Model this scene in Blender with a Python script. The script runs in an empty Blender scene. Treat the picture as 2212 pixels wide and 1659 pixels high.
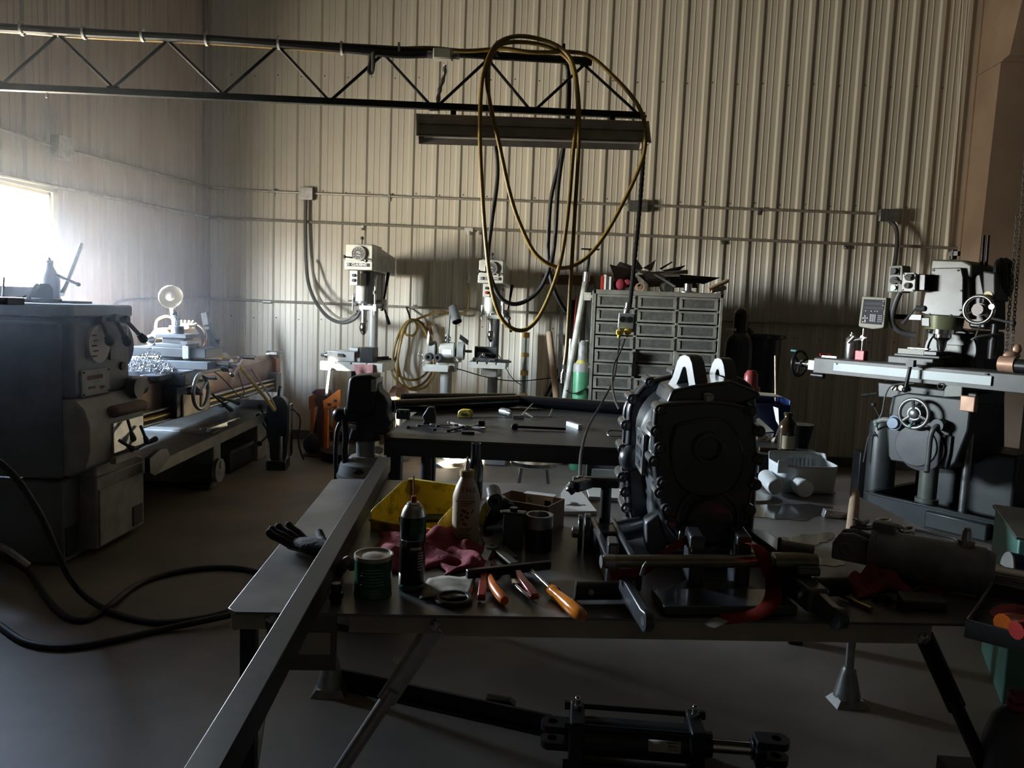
import bpy, bmesh, math, random
from mathutils import Vector as V, Matrix, Euler
from math import sin, cos, pi, radians as rad, atan2, sqrt
rnd = random.Random(7)
S = bpy.context.scene
COL = S.collection
# ---------------------------------------------------------------- camera
F, EYE = 1661.0, 1.35
CAMR = (Matrix.Rotation(rad(4.0), 3, 'Z') @ Matrix.Rotation(rad(90 - 5.65), 3, 'X') @ Matrix.Rotation(rad(2.2), 3, 'Z'))
CAMP = V((0, 0, EYE))
cam_d = bpy.data.cameras.new('camera'); cam = bpy.data.objects.new('camera', cam_d); COL.objects.link(cam)
cam_d.sensor_width = 36; cam_d.lens = F / 2212 * 36; cam_d.clip_start = .05; cam_d.clip_end = 200
cam.matrix_world = Matrix.Translation(CAMP) @ CAMR.to_4x4()
S.camera = cam
def ray(u, v): return CAMR @ V(((u - 1106) / F, -(v - 829.5) / F, -1))
def P(u, v, d): return CAMP + ray(u, v) * d                       # photo pixel at depth d
def PZ(u, v, z): d = ray(u, v); return CAMP + d * ((z - EYE) / d.z)   # on a level plane
def PY(u, v, y): d = ray(u, v); return CAMP + d * (y / d.y)
def PX(u, v, x): d = ray(u, v); return CAMP + d * (x / d.x)
def PL(T, u, v, y):                                               # on the plane local y = const of frame T, in local coordinates
    I = T.inverted(); o = I @ CAMP; d = I.to_3x3() @ ray(u, v)
    return o + d * ((y - o.y) / d.y)
def PLX(T, u, v, x):
    I = T.inverted(); o = I @ CAMP; d = I.to_3x3() @ ray(u, v)
    return o + d * ((x - o.x) / d.x)
def PLZ(T, u, v, z):
    I = T.inverted(); o = I @ CAMP; d = I.to_3x3() @ ray(u, v)
    return o + d * ((z - o.z) / d.z)
def frame(loc, rz=0): return Matrix.Translation(V(loc)) @ Matrix.Rotation(rad(rz), 4, 'Z')
# ---------------------------------------------------------------- materials
MATS = {}
def mat(name, col, rough=.5, metal=0, var=.25, scale=8, bump=.0, bscale=60, col2=None, spec=.5, coat=0, detail=4, thr=None, stretch=None, trans=0):
    if name in MATS: return MATS[name]
    m = bpy.data.materials.new(name); m.use_nodes = True; nt = m.node_tree; N = nt.nodes; L = nt.links
    b = N['Principled BSDF']; b.inputs['Roughness'].default_value = rough; b.inputs['Metallic'].default_value = metal
    b.inputs['Specular IOR Level'].default_value = spec
    if coat: b.inputs['Coat Weight'].default_value = coat; b.inputs['Coat Roughness'].default_value = .12
    if trans: b.inputs['Transmission Weight'].default_value = trans
    tc = N.new('ShaderNodeTexCoord'); src = tc.outputs['Object']
    if stretch:
        mp = N.new('ShaderNodeMapping'); mp.inputs['Scale'].default_value = stretch; L.new(src, mp.inputs['Vector']); src = mp.outputs['Vector']
    no = N.new('ShaderNodeTexNoise'); no.inputs['Scale'].default_value = scale; no.inputs['Detail'].default_value = detail
    L.new(src, no.inputs['Vector'])
    r = N.new('ShaderNodeValToRGB'); a, c = thr or (.35, .68)
    r.color_ramp.elements[0].position = a; r.color_ramp.elements[1].position = c
    c2 = col2 or tuple(x * (1 - var) for x in col)
    r.color_ramp.elements[0].color = (*c2, 1); r.color_ramp.elements[1].color = (*col, 1)
    L.new(no.outputs['Fac'], r.inputs['Fac']); L.new(r.outputs['Color'], b.inputs['Base Color'])
    if bump:
        n2 = N.new('ShaderNodeTexNoise'); n2.inputs['Scale'].default_value = bscale; n2.inputs['Detail'].default_value = 3
        L.new(src, n2.inputs['Vector']); bp = N.new('ShaderNodeBump'); bp.inputs['Strength'].default_value = bump; bp.inputs['Distance'].default_value = .01
        L.new(n2.outputs['Fac'], bp.inputs['Height']); L.new(bp.outputs['Normal'], b.inputs['Normal'])
    MATS[name] = m; return m
# ---------------------------------------------------------------- mesh builder
def rotm(r):
    if r is None: return Matrix.Identity(3)
    if isinstance(r, Matrix): return r.to_3x3()
    return Euler([rad(x) for x in r]).to_matrix()
def basis(d):
    d = V(d).normalized(); a = V((0, 0, 1)) if abs(d.z) < .9 else V((1, 0, 0))
    x = a.cross(d).normalized(); return x, d.cross(x), d
def spline(pts, k=6, closed=False):
    pts = [V(p) for p in pts]
    if k < 2 or len(pts) < 3: return pts
    n = len(pts); out = []
    for i in range(n if closed else n - 1):
        if closed: p0, p1, p2, p3 = pts[i - 1], pts[i], pts[(i + 1) % n], pts[(i + 2) % n]
        else: p0, p1, p2, p3 = pts[max(i - 1, 0)], pts[i], pts[i + 1], pts[min(i + 2, n - 1)]
        for j in range(k):
            t = j / k; out.append(.5 * (2 * p1 + (p2 - p0) * t + (2 * p0 - 5 * p1 + 4 * p2 - p3) * t * t + (3 * p1 - p0 - 3 * p2 + p3) * t ** 3))
    if not closed: out.append(pts[-1])
    return out
class M:
    def __init__(s, auto=0): s.v = []; s.f = []; s.m = []; s.k = 0; s.g = []; s.gi = 0; s.auto = auto
    def nx(s): s.gi += 1; return s
    def add(s, vs, fs):
        o = len(s.v); s.v += [V(x) for x in vs]; s.f += [tuple(i + o for i in f) for f in fs]; s.m += [s.k] * len(fs); s.g += [s.gi] * len(fs); s.gi += s.auto; return s
    def box(s, c, d, r=None, taper=1):
        R = rotm(r); c = V(c); x, y, z = d[0] / 2, d[1] / 2, d[2] / 2
        vs = [c + R @ V((a * x * (taper if k > 0 else 1), b * y * (taper if k > 0 else 1), k * z)) for k in (-1, 1) for b in (-1, 1) for a in (-1, 1)]
        return s.add(vs, [(0, 2, 3, 1), (4, 5, 7, 6), (0, 1, 5, 4), (2, 6, 7, 3), (0, 4, 6, 2), (1, 3, 7, 5)])
    def bb(s, x0, x1, y0, y1, z0, z1): return s.box(((x0 + x1) / 2, (y0 + y1) / 2, (z0 + z1) / 2), (abs(x1 - x0), abs(y1 - y0), abs(z1 - z0)))
    def bar(s, p, q, w, h, up=None):
        p, q = V(p), V(q); d = (q - p); x, y, z = basis(d)
        if up is not None:
            x = V(up).cross(z).normalized(); y = z.cross(x)
        vs = [e + x * a * w / 2 + y * b * h / 2 for e in (p, q) for b in (-1, 1) for a in (-1, 1)]
        return s.add(vs, [(0, 2, 3, 1), (4, 5, 7, 6), (0, 1, 5, 4), (2, 6, 7, 3), (0, 4, 6, 2), (1, 3, 7, 5)])
    def cyl(s, p, q, r, r2=None, n=20, cap=True):
        p, q = V(p), V(q); r2 = r if r2 is None else r2; x, y, z = basis(q - p)
        vs = []
        for e, rr in ((p, r), (q, r2)): vs += [e + (x * cos(2 * pi * i / n) + y * sin(2 * pi * i / n)) * rr for i in range(n)]
        fs = [(i, (i + 1) % n, n + (i + 1) % n, n + i) for i in range(n)]
        if cap: fs += [tuple(range(n))[::-1], tuple(range(n, 2 * n))]
        return s.add(vs, fs)
    def rev(s, prof, p=(0, 0, 0), d=(0, 0, 1), n=24, sc=(1, 1)):      # revolve [(r, h)] about axis d through p
        p = V(p); x, y, z = basis(d); vs, fs = [], []
        if abs(V(d).normalized().z) > .99: x, y, z = V((1, 0, 0)), V((0, 1, 0)) * (1 if V(d).z > 0 else -1), V(d).normalized()
        for r, h in prof: vs += [p + z * h + (x * cos(2 * pi * i / n) * sc[0] + y * sin(2 * pi * i / n) * sc[1]) * max(r, 1e-5) for i in range(n)]
        for j in range(len(prof) - 1): fs += [(j * n + i, j * n + (i + 1) % n, (j + 1) * n + (i + 1) % n, (j + 1) * n + i) for i in range(n)]
        k = len(prof) - 1
        if prof[0][0] > 1e-4: fs.append(tuple(range(n))[::-1])
        if prof[-1][0] > 1e-4: fs.append(tuple(k * n + i for i in range(n)))
        return s.add(vs, fs)
    def tube(s, pts, r, n=8, k=6, closed=False, flat=None, cap=True):
        pts = spline(pts, k, closed); m = len(pts)
        T = [(pts[(i + 1) % m] - pts[i - 1]) if closed else (pts[min(i + 1, m - 1)] - pts[max(i - 1, 0)]) for i in range(m)]
        T = [t.normalized() if t.length > 1e-9 else V((0, 0, 1)) for t in T]
        x = basis(T[0])[0]; vs, fs = [], []
        if flat is not None and len(flat) == 3: x = (V(flat[2]) - T[0] * V(flat[2]).dot(T[0])).normalized()
        for i in range(m):
            x = (x - T[i] * x.dot(T[i])).normalized(); y = T[i].cross(x)
            rr = r(i / (m - 1)) if callable(r) else r
            a, b = (flat[0], flat[1]) if flat else (1, 1)
            vs += [pts[i] + (x * cos(2 * pi * j / n) * a + y * sin(2 * pi * j / n) * b) * rr for j in range(n)]
        for i in range(m if closed else m - 1):
            i2 = (i + 1) % m; fs += [(i * n + j, i * n + (j + 1) % n, i2 * n + (j + 1) % n, i2 * n + j) for j in range(n)]
        if not closed and cap: fs += [tuple(range(n))[::-1], tuple((m - 1) * n + j for j in range(n))]
        return s.add(vs, fs)
    def prism(s, poly, o, ax, ay, ext, hole=None):                     # polygon in plane (ax, ay) at o, extruded by vector ext; hole = same number of points
        o, ax, ay, ext = V(o), V(ax), V(ay), V(ext); n = len(poly)
        vs = [o + ax * a + ay * b + e for e in (V((0, 0, 0)), ext) for a, b in poly]
        fs = [(i, (i + 1) % n, n + (i + 1) % n, n + i) for i in range(n)]
        if hole:
            vs += [o + ax * a + ay * b + e for e in (V((0, 0, 0)), ext) for a, b in hole]
            fs += [(2 * n + (i + 1) % n, 2 * n + i, 3 * n + i, 3 * n + (i + 1) % n) for i in range(n)]
            fs += [(i, 2 * n + i, 2 * n + (i + 1) % n, (i + 1) % n) for i in range(n)] + [(n + i, n + (i + 1) % n, 3 * n + (i + 1) % n, 3 * n + i) for i in range(n)]
        else: fs += [tuple(range(n))[::-1], tuple(range(n, 2 * n))]
        return s.add(vs, fs)
    def sph(s, c, r, sc=(1, 1, 1), n=16, rot=None):
        R = rotm(rot); c = V(c); vs, fs = [], []; h = n // 2
        for j in range(h + 1):
            t = pi * j / h
            for i in range(n): vs.append(c + R @ V((r * sc[0] * sin(t) * cos(2 * pi * i / n), r * sc[1] * sin(t) * sin(2 * pi * i / n), r * sc[2] * cos(t))))
        for j in range(h): fs += [(j * n + i, (j + 1) * n + i, (j + 1) * n + (i + 1) % n, j * n + (i + 1) % n) for i in range(n)]
        return s.add(vs, fs)
    def torus(s, c, d, R, r, n=32, m=10, sc=(1, 1)):
        x, y, z = basis(d); c = V(c)
        return s.tube([c + x * cos(2 * pi * i / n) * R * sc[0] + y * sin(2 * pi * i / n) * R * sc[1] for i in range(n)], r, m, 1, True)
    def ring(s, c, d, ro, ri, h, n=28):
        x, y, z = basis(d); k = [(cos(2 * pi * i / n), sin(2 * pi * i / n)) for i in range(n)]
        return s.prism([(a * ro, b * ro) for a, b in k], V(c) - z * h / 2, x, y, z * h, [(a * ri, b * ri) for a, b in k])
    def grid(s, fn, nu, nv, th=None):
        vs = [fn(i / nu, j / nv) for j in range(nv + 1) for i in range(nu + 1)]; w = nu + 1
        fs = [(j * w + i, j * w + i + 1, (j + 1) * w + i + 1, (j + 1) * w + i) for j in range(nv) for i in range(nu)]
        return s.add(vs, fs)
    def objs(s, name, m, parent=None, **k):                          # every piece an object of its own (pieces are parted by nx(), or by each call when auto)
        out = []
        for g in sorted(set(s.g)):
            q = M(); ix = {}
            for f, mi, gg in zip(s.f, s.m, s.g):
                if gg != g: continue
                for i in f:
                    if i not in ix: ix[i] = len(q.v); q.v.append(s.v[i])
                q.f.append(tuple(ix[i] for i in f)); q.m.append(mi)
            out.append(q.obj(name, m, parent, **k))
        return out
    def obj(s, name, m, parent=None, bev=0, smooth=40, label=None, solid=0, seg=2, sub=0, kind=None):
        ms = m if isinstance(m, (list, tuple)) else [m]
        me = bpy.data.meshes.new(name)
        me.from_pydata([tuple(x) for x in s.v], [], s.f)
        for x in ms: me.materials.append(x)
        if len(ms) > 1: me.polygons.foreach_set('material_index', s.m)
        b = bmesh.new(); b.from_mesh(me)
        bmesh.ops.remove_doubles(b, verts=b.verts, dist=1e-6)
        bmesh.ops.recalc_face_normals(b, faces=b.faces); b.to_mesh(me); b.free()
        if smooth:
            me.polygons.foreach_set('use_smooth', [True] * len(me.polygons)); me.set_sharp_from_angle(angle=rad(smooth))
        o = bpy.data.objects.new(name, me); COL.objects.link(o)
        if parent is not None: o.parent = parent
        if solid: d = o.modifiers.new('thickness', 'SOLIDIFY'); d.thickness = solid; d.offset = 0
        if bev:
            d = o.modifiers.new('edges', 'BEVEL'); d.width = bev; d.segments = seg; d.limit_method = 'ANGLE'; d.angle_limit = rad(38); d.use_clamp_overlap = True
        if sub: d = o.modifiers.new('smooth', 'SUBSURF'); d.levels = d.render_levels = sub
        if label: o['label'] = label
        if kind: o['kind'] = kind
        return o
def tag(o, label, cat, group=None, kind=None):
    o['label'] = label; o['category'] = cat
    if group: o['group'] = group
    if kind: o['kind'] = kind
    return o
def thing(name, label, cat, loc=(0, 0, 0), rz=0, group=None, rot=None):
    o = bpy.data.objects.new(name, None); COL.objects.link(o); o.empty_display_size = .05
    o.location = V(loc); o.rotation_euler = Euler([rad(x) for x in rot]) if rot else (0, 0, rad(rz))
    o.matrix_world = Matrix.Translation(V(loc)) @ o.rotation_euler.to_matrix().to_4x4()
    return tag(o, label, cat, group)
def T_(o): return Matrix.Translation(o.location) @ o.rotation_euler.to_matrix().to_4x4()
def dup(root, loc=None, rz=None, label=None, rot=None):
    r = root.copy(); COL.objects.link(r)
    if loc is not None: r.location = V(loc)
    if rz is not None: r.rotation_euler = (0, 0, rad(rz))
    if rot is not None: r.rotation_euler = Euler([rad(x) for x in rot])
    if label: r['label'] = label
    for ch in list(root.children):
        c = ch.copy(); COL.objects.link(c); c.parent = r
        for g in ch.children:
            d = g.copy(); COL.objects.link(d); d.parent = c
    return r
def solo(m, name, ma, label, cat, group=None, **k):              # a thing that is one mesh: its origin is moved to its base
    lo = V((min(x.x for x in m.v), min(x.y for x in m.v), min(x.z for x in m.v))); hi = V((max(x.x for x in m.v), max(x.y for x in m.v), max(x.z for x in m.v)))
    c = V(((lo.x + hi.x) / 2, (lo.y + hi.y) / 2, lo.z)); m.v = [x - c for x in m.v]
    o = m.obj(name, ma, None, **k); o.location = c; return tag(o, label, cat, group)
def words(txt, size, ma, parent, o, ax, ay, name='lettering', depth=.001, label=None, alignx='CENTER', bold=0):
    cu = bpy.data.curves.new(name, 'FONT'); cu.body = txt; cu.size = size; cu.extrude = depth; cu.align_x = alignx; cu.align_y = 'CENTER'; cu.offset = bold; cu.resolution_u = 3
    t = bpy.data.objects.new(name, cu); COL.objects.link(t)
    dg = bpy.context.evaluated_depsgraph_get(); me = bpy.data.meshes.new_from_object(t.evaluated_get(dg))
    bpy.data.objects.remove(t); bpy.data.curves.remove(cu)
    ax, ay = V(ax).normalized(), V(ay).normalized(); n = ax.cross(ay); o = V(o)
    for v in me.vertices: c = v.co.copy(); v.co = o + ax * c.x + ay * c.y + n * c.z
    me.materials.clear(); me.materials.append(ma); me.name = name
    ob = bpy.data.objects.new(name, me); COL.objects.link(ob); ob.parent = parent
    if label: ob['label'] = label
    return ob
X, Y, Z = V((1, 0, 0)), V((0, 1, 0)), V((0, 0, 1))
# ---------------------------------------------------------------- shared materials
WALL = mat('cream_sheet_metal', (.64, .60, .505), .42, 0, .12, 1.3, stretch=(1.2, 1.2, .5))
WALLD = mat('dusty_sheet_metal', (.56, .515, .45), .5, 0, .25, 1.1, stretch=(1, 1, .5), col2=(.40, .345, .285))
GALV = mat('galvanised_steel', (.42, .42, .40), .35, .8, .3, 25)
STEEL = mat('bare_steel', (.5, .5, .48), .3, .95, .3, 18)
CHROME = mat('polished_steel', (.72, .72, .71), .14, 1, .1, 20)
DKSTEEL = mat('dark_oily_steel', (.035, .035, .037), .38, .7, .4, 14)
BLACK = mat('black_paint', (.012, .012, .013), .35, 0, .3, 12)
BLKGLOSS = mat('black_gloss_paint', (.010, .011, .013), .2, 0, .3, 10, coat=.4)
RUBBER = mat('black_rubber', (.014, .014, .014), .6, 0, .3, 30)
MGREY = mat('machine_grey_paint', (.30, .30, .275), .42, 0, .25, 9, thr=(.3, .6))
LGREY = mat('light_machine_paint', (.50, .49, .43), .42, 0, .22, 9, thr=(.3, .6))
DGREY = mat('dark_grey_paint', (.075, .077, .075), .45, 0, .3, 10)
GREEN = mat('mint_green_paint', (.16, .33, .27), .45, 0, .2, 8)
WHITE = mat('white_paint', (.72, .71, .66), .45, 0, .1, 10)
PAPER = mat('white_paper', (.72, .70, .64), .7, 0, .06, 12)
CARD = mat('brown_cardboard', (.27, .17, .10), .75, 0, .15, 14)
KRAFT = mat('kraft_tube', (.42, .30, .20), .7, 0, .15, 10)
YELP = mat('yellow_plastic', (.80, .60, .06), .45, 0, .45, 22, col2=(.30, .21, .03), thr=(.36, .5))
YELH = mat('yellow_hose_rubber', (.27, .175, .035), .42, 0, .3, 40)
ORANGE = mat('orange_paint', (.95, .27, .045), .4, 0, .15, 10)
ORPLA = mat('orange_plastic', (.75, .17, .02), .28, 0, .25, 20, coat=.3)
REDPL = mat('red_plastic', (.42, .03, .025), .3, 0, .3, 25)
REDC = mat('red_shop_cloth', (.30, .025, .045), .85, 0, .35, 20, bump=.3)
REDST = mat('red_webbing', (.24, .022, .014), .8, 0, .2, 50, spec=.2)
PINKC = mat('faded_red_cloth', (.42, .20, .18), .85, 0, .3, 20, bump=.3)
RUSTY = mat('rusty_brown_steel', (.15, .075, .045), .7, .2, .4, 14)
COPPER = mat('copper_brown', (.50, .30, .20), .45, .3, .3, 14)
WOODL = mat('pale_wood', (.62, .50, .34), .6, 0, .2, 20)
BLUE = mat('dark_blue_plastic', (.012, .03, .13), .35, 0, .3, 16)
BRASS = mat('brass', (.55, .40, .14), .3, .9, .25, 20)
INK = mat('black_ink', (.02, .02, .02), .6, 0, .1, 20)
CLEAR = mat('clear_plastic', (.85, .88, .88), .08, 0, .02, 5, trans=.9)
SKY, SUN, SUND, EXPO, HAZE = 200.0, 200.0, (1, .77, -.612), 0.64, .030
# ================================================================ the room
BACK, LEFT, RIGHT, FRONT, CEIL = 7.25, -3.5, 4.75, -3.6, 5.2
PER, PH = .2222, -1.749
def ribline(a0, a1, ph):                                         # outline of ribbed sheet: list of (along, height)
    pts = [(a0, 0)]; k = math.ceil((a0 - ph) / PER) - 1
    while True:
        c = ph + k * PER
        for da, h in ((-.033, 0), (-.017, .019), (.017, .019), (.033, 0), (.078, 0), (.083, .004), (.089, .004), (.094, 0), (.131, 0), (.136, .004), (.142, .004), (.147, 0)):
            if a0 + .002 < c + da < a1 - .002: pts.append((c + da, h))
        if c > a1: break
        k += 1
    return pts + [(a1, 0)]
def ribbed(m, fn, a0, a1, z0, z1, ph, step=1.3):
    L = ribline(a0, a1, ph); n = len(L); nz = 2
    vs = [fn(a, h, z) for z in (z0, z1) for a, h in L]
    m.add(vs, [(i, i + 1, n + i + 1, n + i) for i in range(n - 1)])
def struct(m, name, ma, parent=None, **k):
    o = m.obj(name, ma, parent, **k); o['kind'] = 'structure'; return o
# concrete floor
FLOORM = mat('dusty_concrete', (.215, .172, .125), .6, 0, .3, 1.6, bump=.12, bscale=14, col2=(.12, .096, .072), detail=9)
m = M(); m.bb(LEFT - .2, RIGHT + .1, FRONT - .1, BACK + .1, -.12, 0); struct(m, 'floor', FLOORM, smooth=0)
m = M(); m.bb(LEFT - .1, RIGHT + .1, FRONT - .1, BACK + .1, CEIL, CEIL + .1); struct(m, 'ceiling', mat('ceiling_liner', (.30, .28, .25), .7), smooth=0)
m = M(); ribbed(m, lambda a, h, z: (a, BACK - h, z), LEFT, RIGHT, 0, CEIL, PH)
m.bb(LEFT - .1, RIGHT + .1, BACK + .006, BACK + .1, 0, CEIL); struct(m, 'wall_back', WALL, smooth=20)
# screw heads in rows on the back wall
SCR = mat('grey_screw', (.12, .11, .10), .5, .3)
wb = bpy.data.objects['wall_back']
s = M()
for z in (2.37, 1.16, 3.42):
    x = LEFT + .02; k = 0
    for i in range(-8, 26):
        c = PH + i * PER + .052
        if LEFT < c < 3.4: s.rev([(.0065, 0), (.0065, .003), (.003, .006)], (c, BACK, z + .01 * (i % 2)), (0, -1, 0), 8)
struct(s, 'wall_screws', SCR, wb)
# left wall with the window opening
WY0, WY1, WZ0, WZ1 = 3.62, 5.0, 1.18, 2.0
m = M(); fl = lambda a, h, z: (LEFT + h, a, z)
ribbed(m, fl, FRONT, WY0, 0, CEIL, 5.234); ribbed(m, fl, WY1, BACK, 0, CEIL, 5.234)
ribbed(m, fl, WY0, WY1, 0, WZ0, 5.234); ribbed(m, fl, WY0, WY1, WZ1, CEIL, 5.234)
TW = .16
for a in ((FRONT, WY0, 0, CEIL), (WY1, BACK, 0, CEIL), (WY0, WY1, 0, WZ0), (WY0, WY1, WZ1, CEIL)): m.bb(LEFT - TW, LEFT - .006, *a)
struct(m, 'wall_left', WALLD, smooth=20)
m = M(); m.bb(RIGHT, RIGHT + .1, FRONT - .1, BACK + .1, 0, CEIL); struct(m, 'wall_right', DGREY, smooth=0)
m = M(); m.bb(LEFT - .1, RIGHT + .1, FRONT - .1, FRONT, 0, CEIL); struct(m, 'wall_front', mat('cream_wall_front', (.22, .20, .17), .7), smooth=0)
m = M(); m.bb(LEFT + .005, RIGHT, BACK - .03, BACK - .012, 0, .09); struct(m, 'baseboard_back', DGREY)
m = M(); m.bb(LEFT + .012, LEFT + .03, FRONT, BACK, 0, .09); struct(m, 'baseboard_left', DGREY)
# corner trim
m = M(); m.bb(LEFT, LEFT + .045, BACK - .028, BACK - .02, .1, CEIL - .05); m.bb(LEFT + .02, LEFT + .028, BACK - .07, BACK, .1, CEIL - .05); struct(m, 'trim_1', WALLD)
# window: timber-lined reveal, sash, glass
WF = mat('window_cream_paint', (.75, .68, .50), .5, 0, .15, 8)
m = M(); t = .022
m.bb(LEFT - TW, LEFT + .012, WY1 - t, WY1, WZ0, WZ1); m.bb(LEFT - TW, LEFT + .012, WY0, WY0 + t, WZ0, WZ1)
m.bb(LEFT - TW, LEFT + .012, WY0, WY1, WZ1 - t, WZ1); m.bb(LEFT - TW, LEFT + .03, WY0, WY1, WZ0, WZ0 + t)
for y0, y1, z0, z1 in ((WY0 - .05, WY1 + .05, WZ1, WZ1 + .05), (WY1, WY1 + .05, WZ0 - .05, WZ1 + .05), (WY0 - .05, WY0, WZ0 - .05, WZ1 + .05), (WY0 - .05, WY1 + .05, WZ0 - .05, WZ0)): m.bb(LEFT + .004, LEFT + .026, y0, y1, z0, z1)
w = struct(m, 'window_1', WF)
m = M(); xg = LEFT - TW + .03
for y0, y1, z0, z1 in ((WY0 + t, WY1 - t, WZ1 - t - .04, WZ1 - t), (WY0 + t, WY1 - t, WZ0 + t, WZ0 + t + .04), (WY1 - t - .04, WY1 - t, WZ0 + t + .04, WZ1 - t - .04), (WY0 + t, WY0 + t + .04, WZ0 + t + .04, WZ1 - t - .04)): m.bb(xg - .02, xg + .02, y0, y1, z0, z1)
m.box((xg + .028, WY1 - .22, WZ1 - .12), (.02, .02, .05))
struct(m, 'window_sash', WF, w)
gm = bpy.data.materials.new('window_glass'); gm.use_nodes = True; nt = gm.node_tree; nt.nodes.remove(nt.nodes['Principled BSDF'])
mx = nt.nodes.new('ShaderNodeMixShader'); tr = nt.nodes.new('ShaderNodeBsdfTransparent'); gl = nt.nodes.new('ShaderNodeBsdfGlossy'); gl.inputs['Roughness'].default_value = .02
mx.inputs['Fac'].default_value = .07; nt.links.new(tr.outputs[0], mx.inputs[1]); nt.links.new(gl.outputs[0], mx.inputs[2]); nt.links.new(mx.outputs[0], nt.nodes['Material Output'].inputs['Surface'])
m = M(); m.bb(xg - .003, xg + .003, WY0 + t + .03, WY1 - t - .03, WZ0 + t + .03, WZ1 - t - .03); struct(m, 'window_pane', gm, w)
# unseen board added outside to block the sun at the near window part
m = M(); m.bb(-4.6, -4.45, 2.2, 3.46, 1.74, 2.9); m.bb(-4.6, -4.5, 2.2, 2.3, -.1, 1.74); struct(m, 'sun_blocking_board', mat('sun_board_grey', (.4, .38, .34), .8))
# tapered steel frame column in the right corner
COLM = mat('primer_tan_steel', (.36, .26, .19), .5, 0, .2, 3)
x0 = 3.44
def cy(z): return 6.88 - max(0, z - 1) * .028 - (.12 + (z - 3.52) * .25 if z > 3.52 else 0)
m = M(); zs = [0, 1, 2, 3, 3.51, 3.53, 4.2, CEIL]
m.add([p for z in zs for p in ((x0, BACK - .02, z), (x0, cy(z), z), (x0 + .5, cy(z), z), (x0 + .5, BACK - .02, z))], [(k * 4 + i, k * 4 + (i + 1) % 4, k * 4 + 4 + (i + 1) % 4, k * 4 + 4 + i) for k in range(len(zs) - 1) for i in range(4)])
m.bb(x0 - .008, x0 + .5, 6.76, 7.2, 3.505, 3.52); m.bb(x0 - .012, x0 + .0, 7.17, BACK - .02, 0, CEIL)
struct(m, 'trim_2', COLM, smooth=0)
# dark wall and door beyond the column
m = M(); m.bb(4.0, RIGHT, 6.2, 6.24, 0, CEIL); struct(m, 'trim_3', DGREY, smooth=0)

# ================================================================ daylight
W = bpy.data.worlds.new('daylight'); S.world = W; W.use_nodes = True; nt = W.node_tree; N = nt.nodes; L = nt.links
bg = N['Background']; tc = N.new('ShaderNodeTexCoord'); sx = N.new('ShaderNodeSeparateXYZ'); L.new(tc.outputs['Generated'], sx.inputs[0])
rp = N.new('ShaderNodeValToRGB'); e = rp.color_ramp.elements
mr = N.new('ShaderNodeMapRange'); mr.inputs[1].default_value = -1; mr.inputs[2].default_value = 1; L.new(sx.outputs['Z'], mr.inputs[0]); L.new(mr.outputs[0], rp.inputs['Fac'])
e[0].position = 0; e[0].color = (.28, .245, .19, 1); e[1].position = 1; e[1].color = (.25, .38, .6, 1)
for p, c in ((.485, (.35, .32, .265, 1)), (.503, (.92, .95, .95, 1)), (.56, (.82, .93, 1.0, 1)), (.70, (.42, .56, .8, 1))):
    q = e.new(p); q.color = c
L.new(rp.outputs['Color'], bg.inputs['Color']); bg.inputs['Strength'].default_value = SKY
po = bpy.data.lights.new('window_portal', 'AREA'); po.shape = 'RECTANGLE'; po.size = WY1 - WY0; po.size_y = WZ1 - WZ0; po.cycles.is_portal = True
p_o = bpy.data.objects.new('window_portal', po); COL.objects.link(p_o); p_o.location = (LEFT - TW - .03, (WY0 + WY1) / 2, (WZ0 + WZ1) / 2)
p_o.rotation_euler = V((1, 0, 0)).to_track_quat('-Z', 'Y').to_euler()
su = bpy.data.lights.new('sun', 'SUN'); su.energy = SUN; su.angle = rad(.8); su.color = (1, .86, .66)
s_o = bpy.data.objects.new('sun', su); COL.objects.link(s_o); s_o.location = (-8, 0, 6); s_o.rotation_euler = V(SUND).to_track_quat('-Z', 'Y').to_euler()
c = S.cycles; c.max_bounces = 7; c.diffuse_bounces = 5; c.glossy_bounces = 3; c.transmission_bounces = 5; c.transparent_max_bounces = 6; c.volume_bounces = 0
c.caustics_reflective = False; c.caustics_refractive = False; c.use_denoising = True; c.sample_clamp_indirect = 4; c.blur_glossy = 1
v = S.view_settings; v.view_transform = 'Standard'; v.look = 'None'; v.gamma = 1; v.use_curve_mapping = False; v.exposure = EXPO
# haze volume added for the lens glare of the bright window, thickest there
hm = bpy.data.materials.new('glare_haze'); hm.use_nodes = True; nt = hm.node_tree; nt.nodes.remove(nt.nodes['Principled BSDF'])
vs_ = nt.nodes.new('ShaderNodeVolumeScatter'); vs_.inputs['Color'].default_value = (.78, .87, 1, 1); vs_.inputs['Anisotropy'].default_value = .3
tc = nt.nodes.new('ShaderNodeTexCoord'); di = nt.nodes.new('ShaderNodeVectorMath'); di.operation = 'DISTANCE'; di.inputs[1].default_value = (LEFT + .35, 3.8, 1.6)
mr = nt.nodes.new('ShaderNodeMapRange'); mr.interpolation_type = 'SMOOTHERSTEP'; mr.inputs[1].default_value = 0; mr.inputs[2].default_value = 2.5; mr.inputs[3].default_value = HAZE; mr.inputs[4].default_value = 0
nt.links.new(tc.outputs['Object'], di.inputs[0]); nt.links.new(di.outputs['Value'], mr.inputs[0]); nt.links.new(mr.outputs[0], vs_.inputs['Density'])
nt.links.new(vs_.outputs[0], nt.nodes['Material Output'].inputs['Volume'])
m = M(); m.bb(LEFT + .03, -.65, 1.3, 6.25, .02, 4.05); o = m.obj('haze', hm, smooth=0); tag(o, 'faint bluish haze added for the glare of the bright window on the left', 'haze', kind='stuff')
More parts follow.
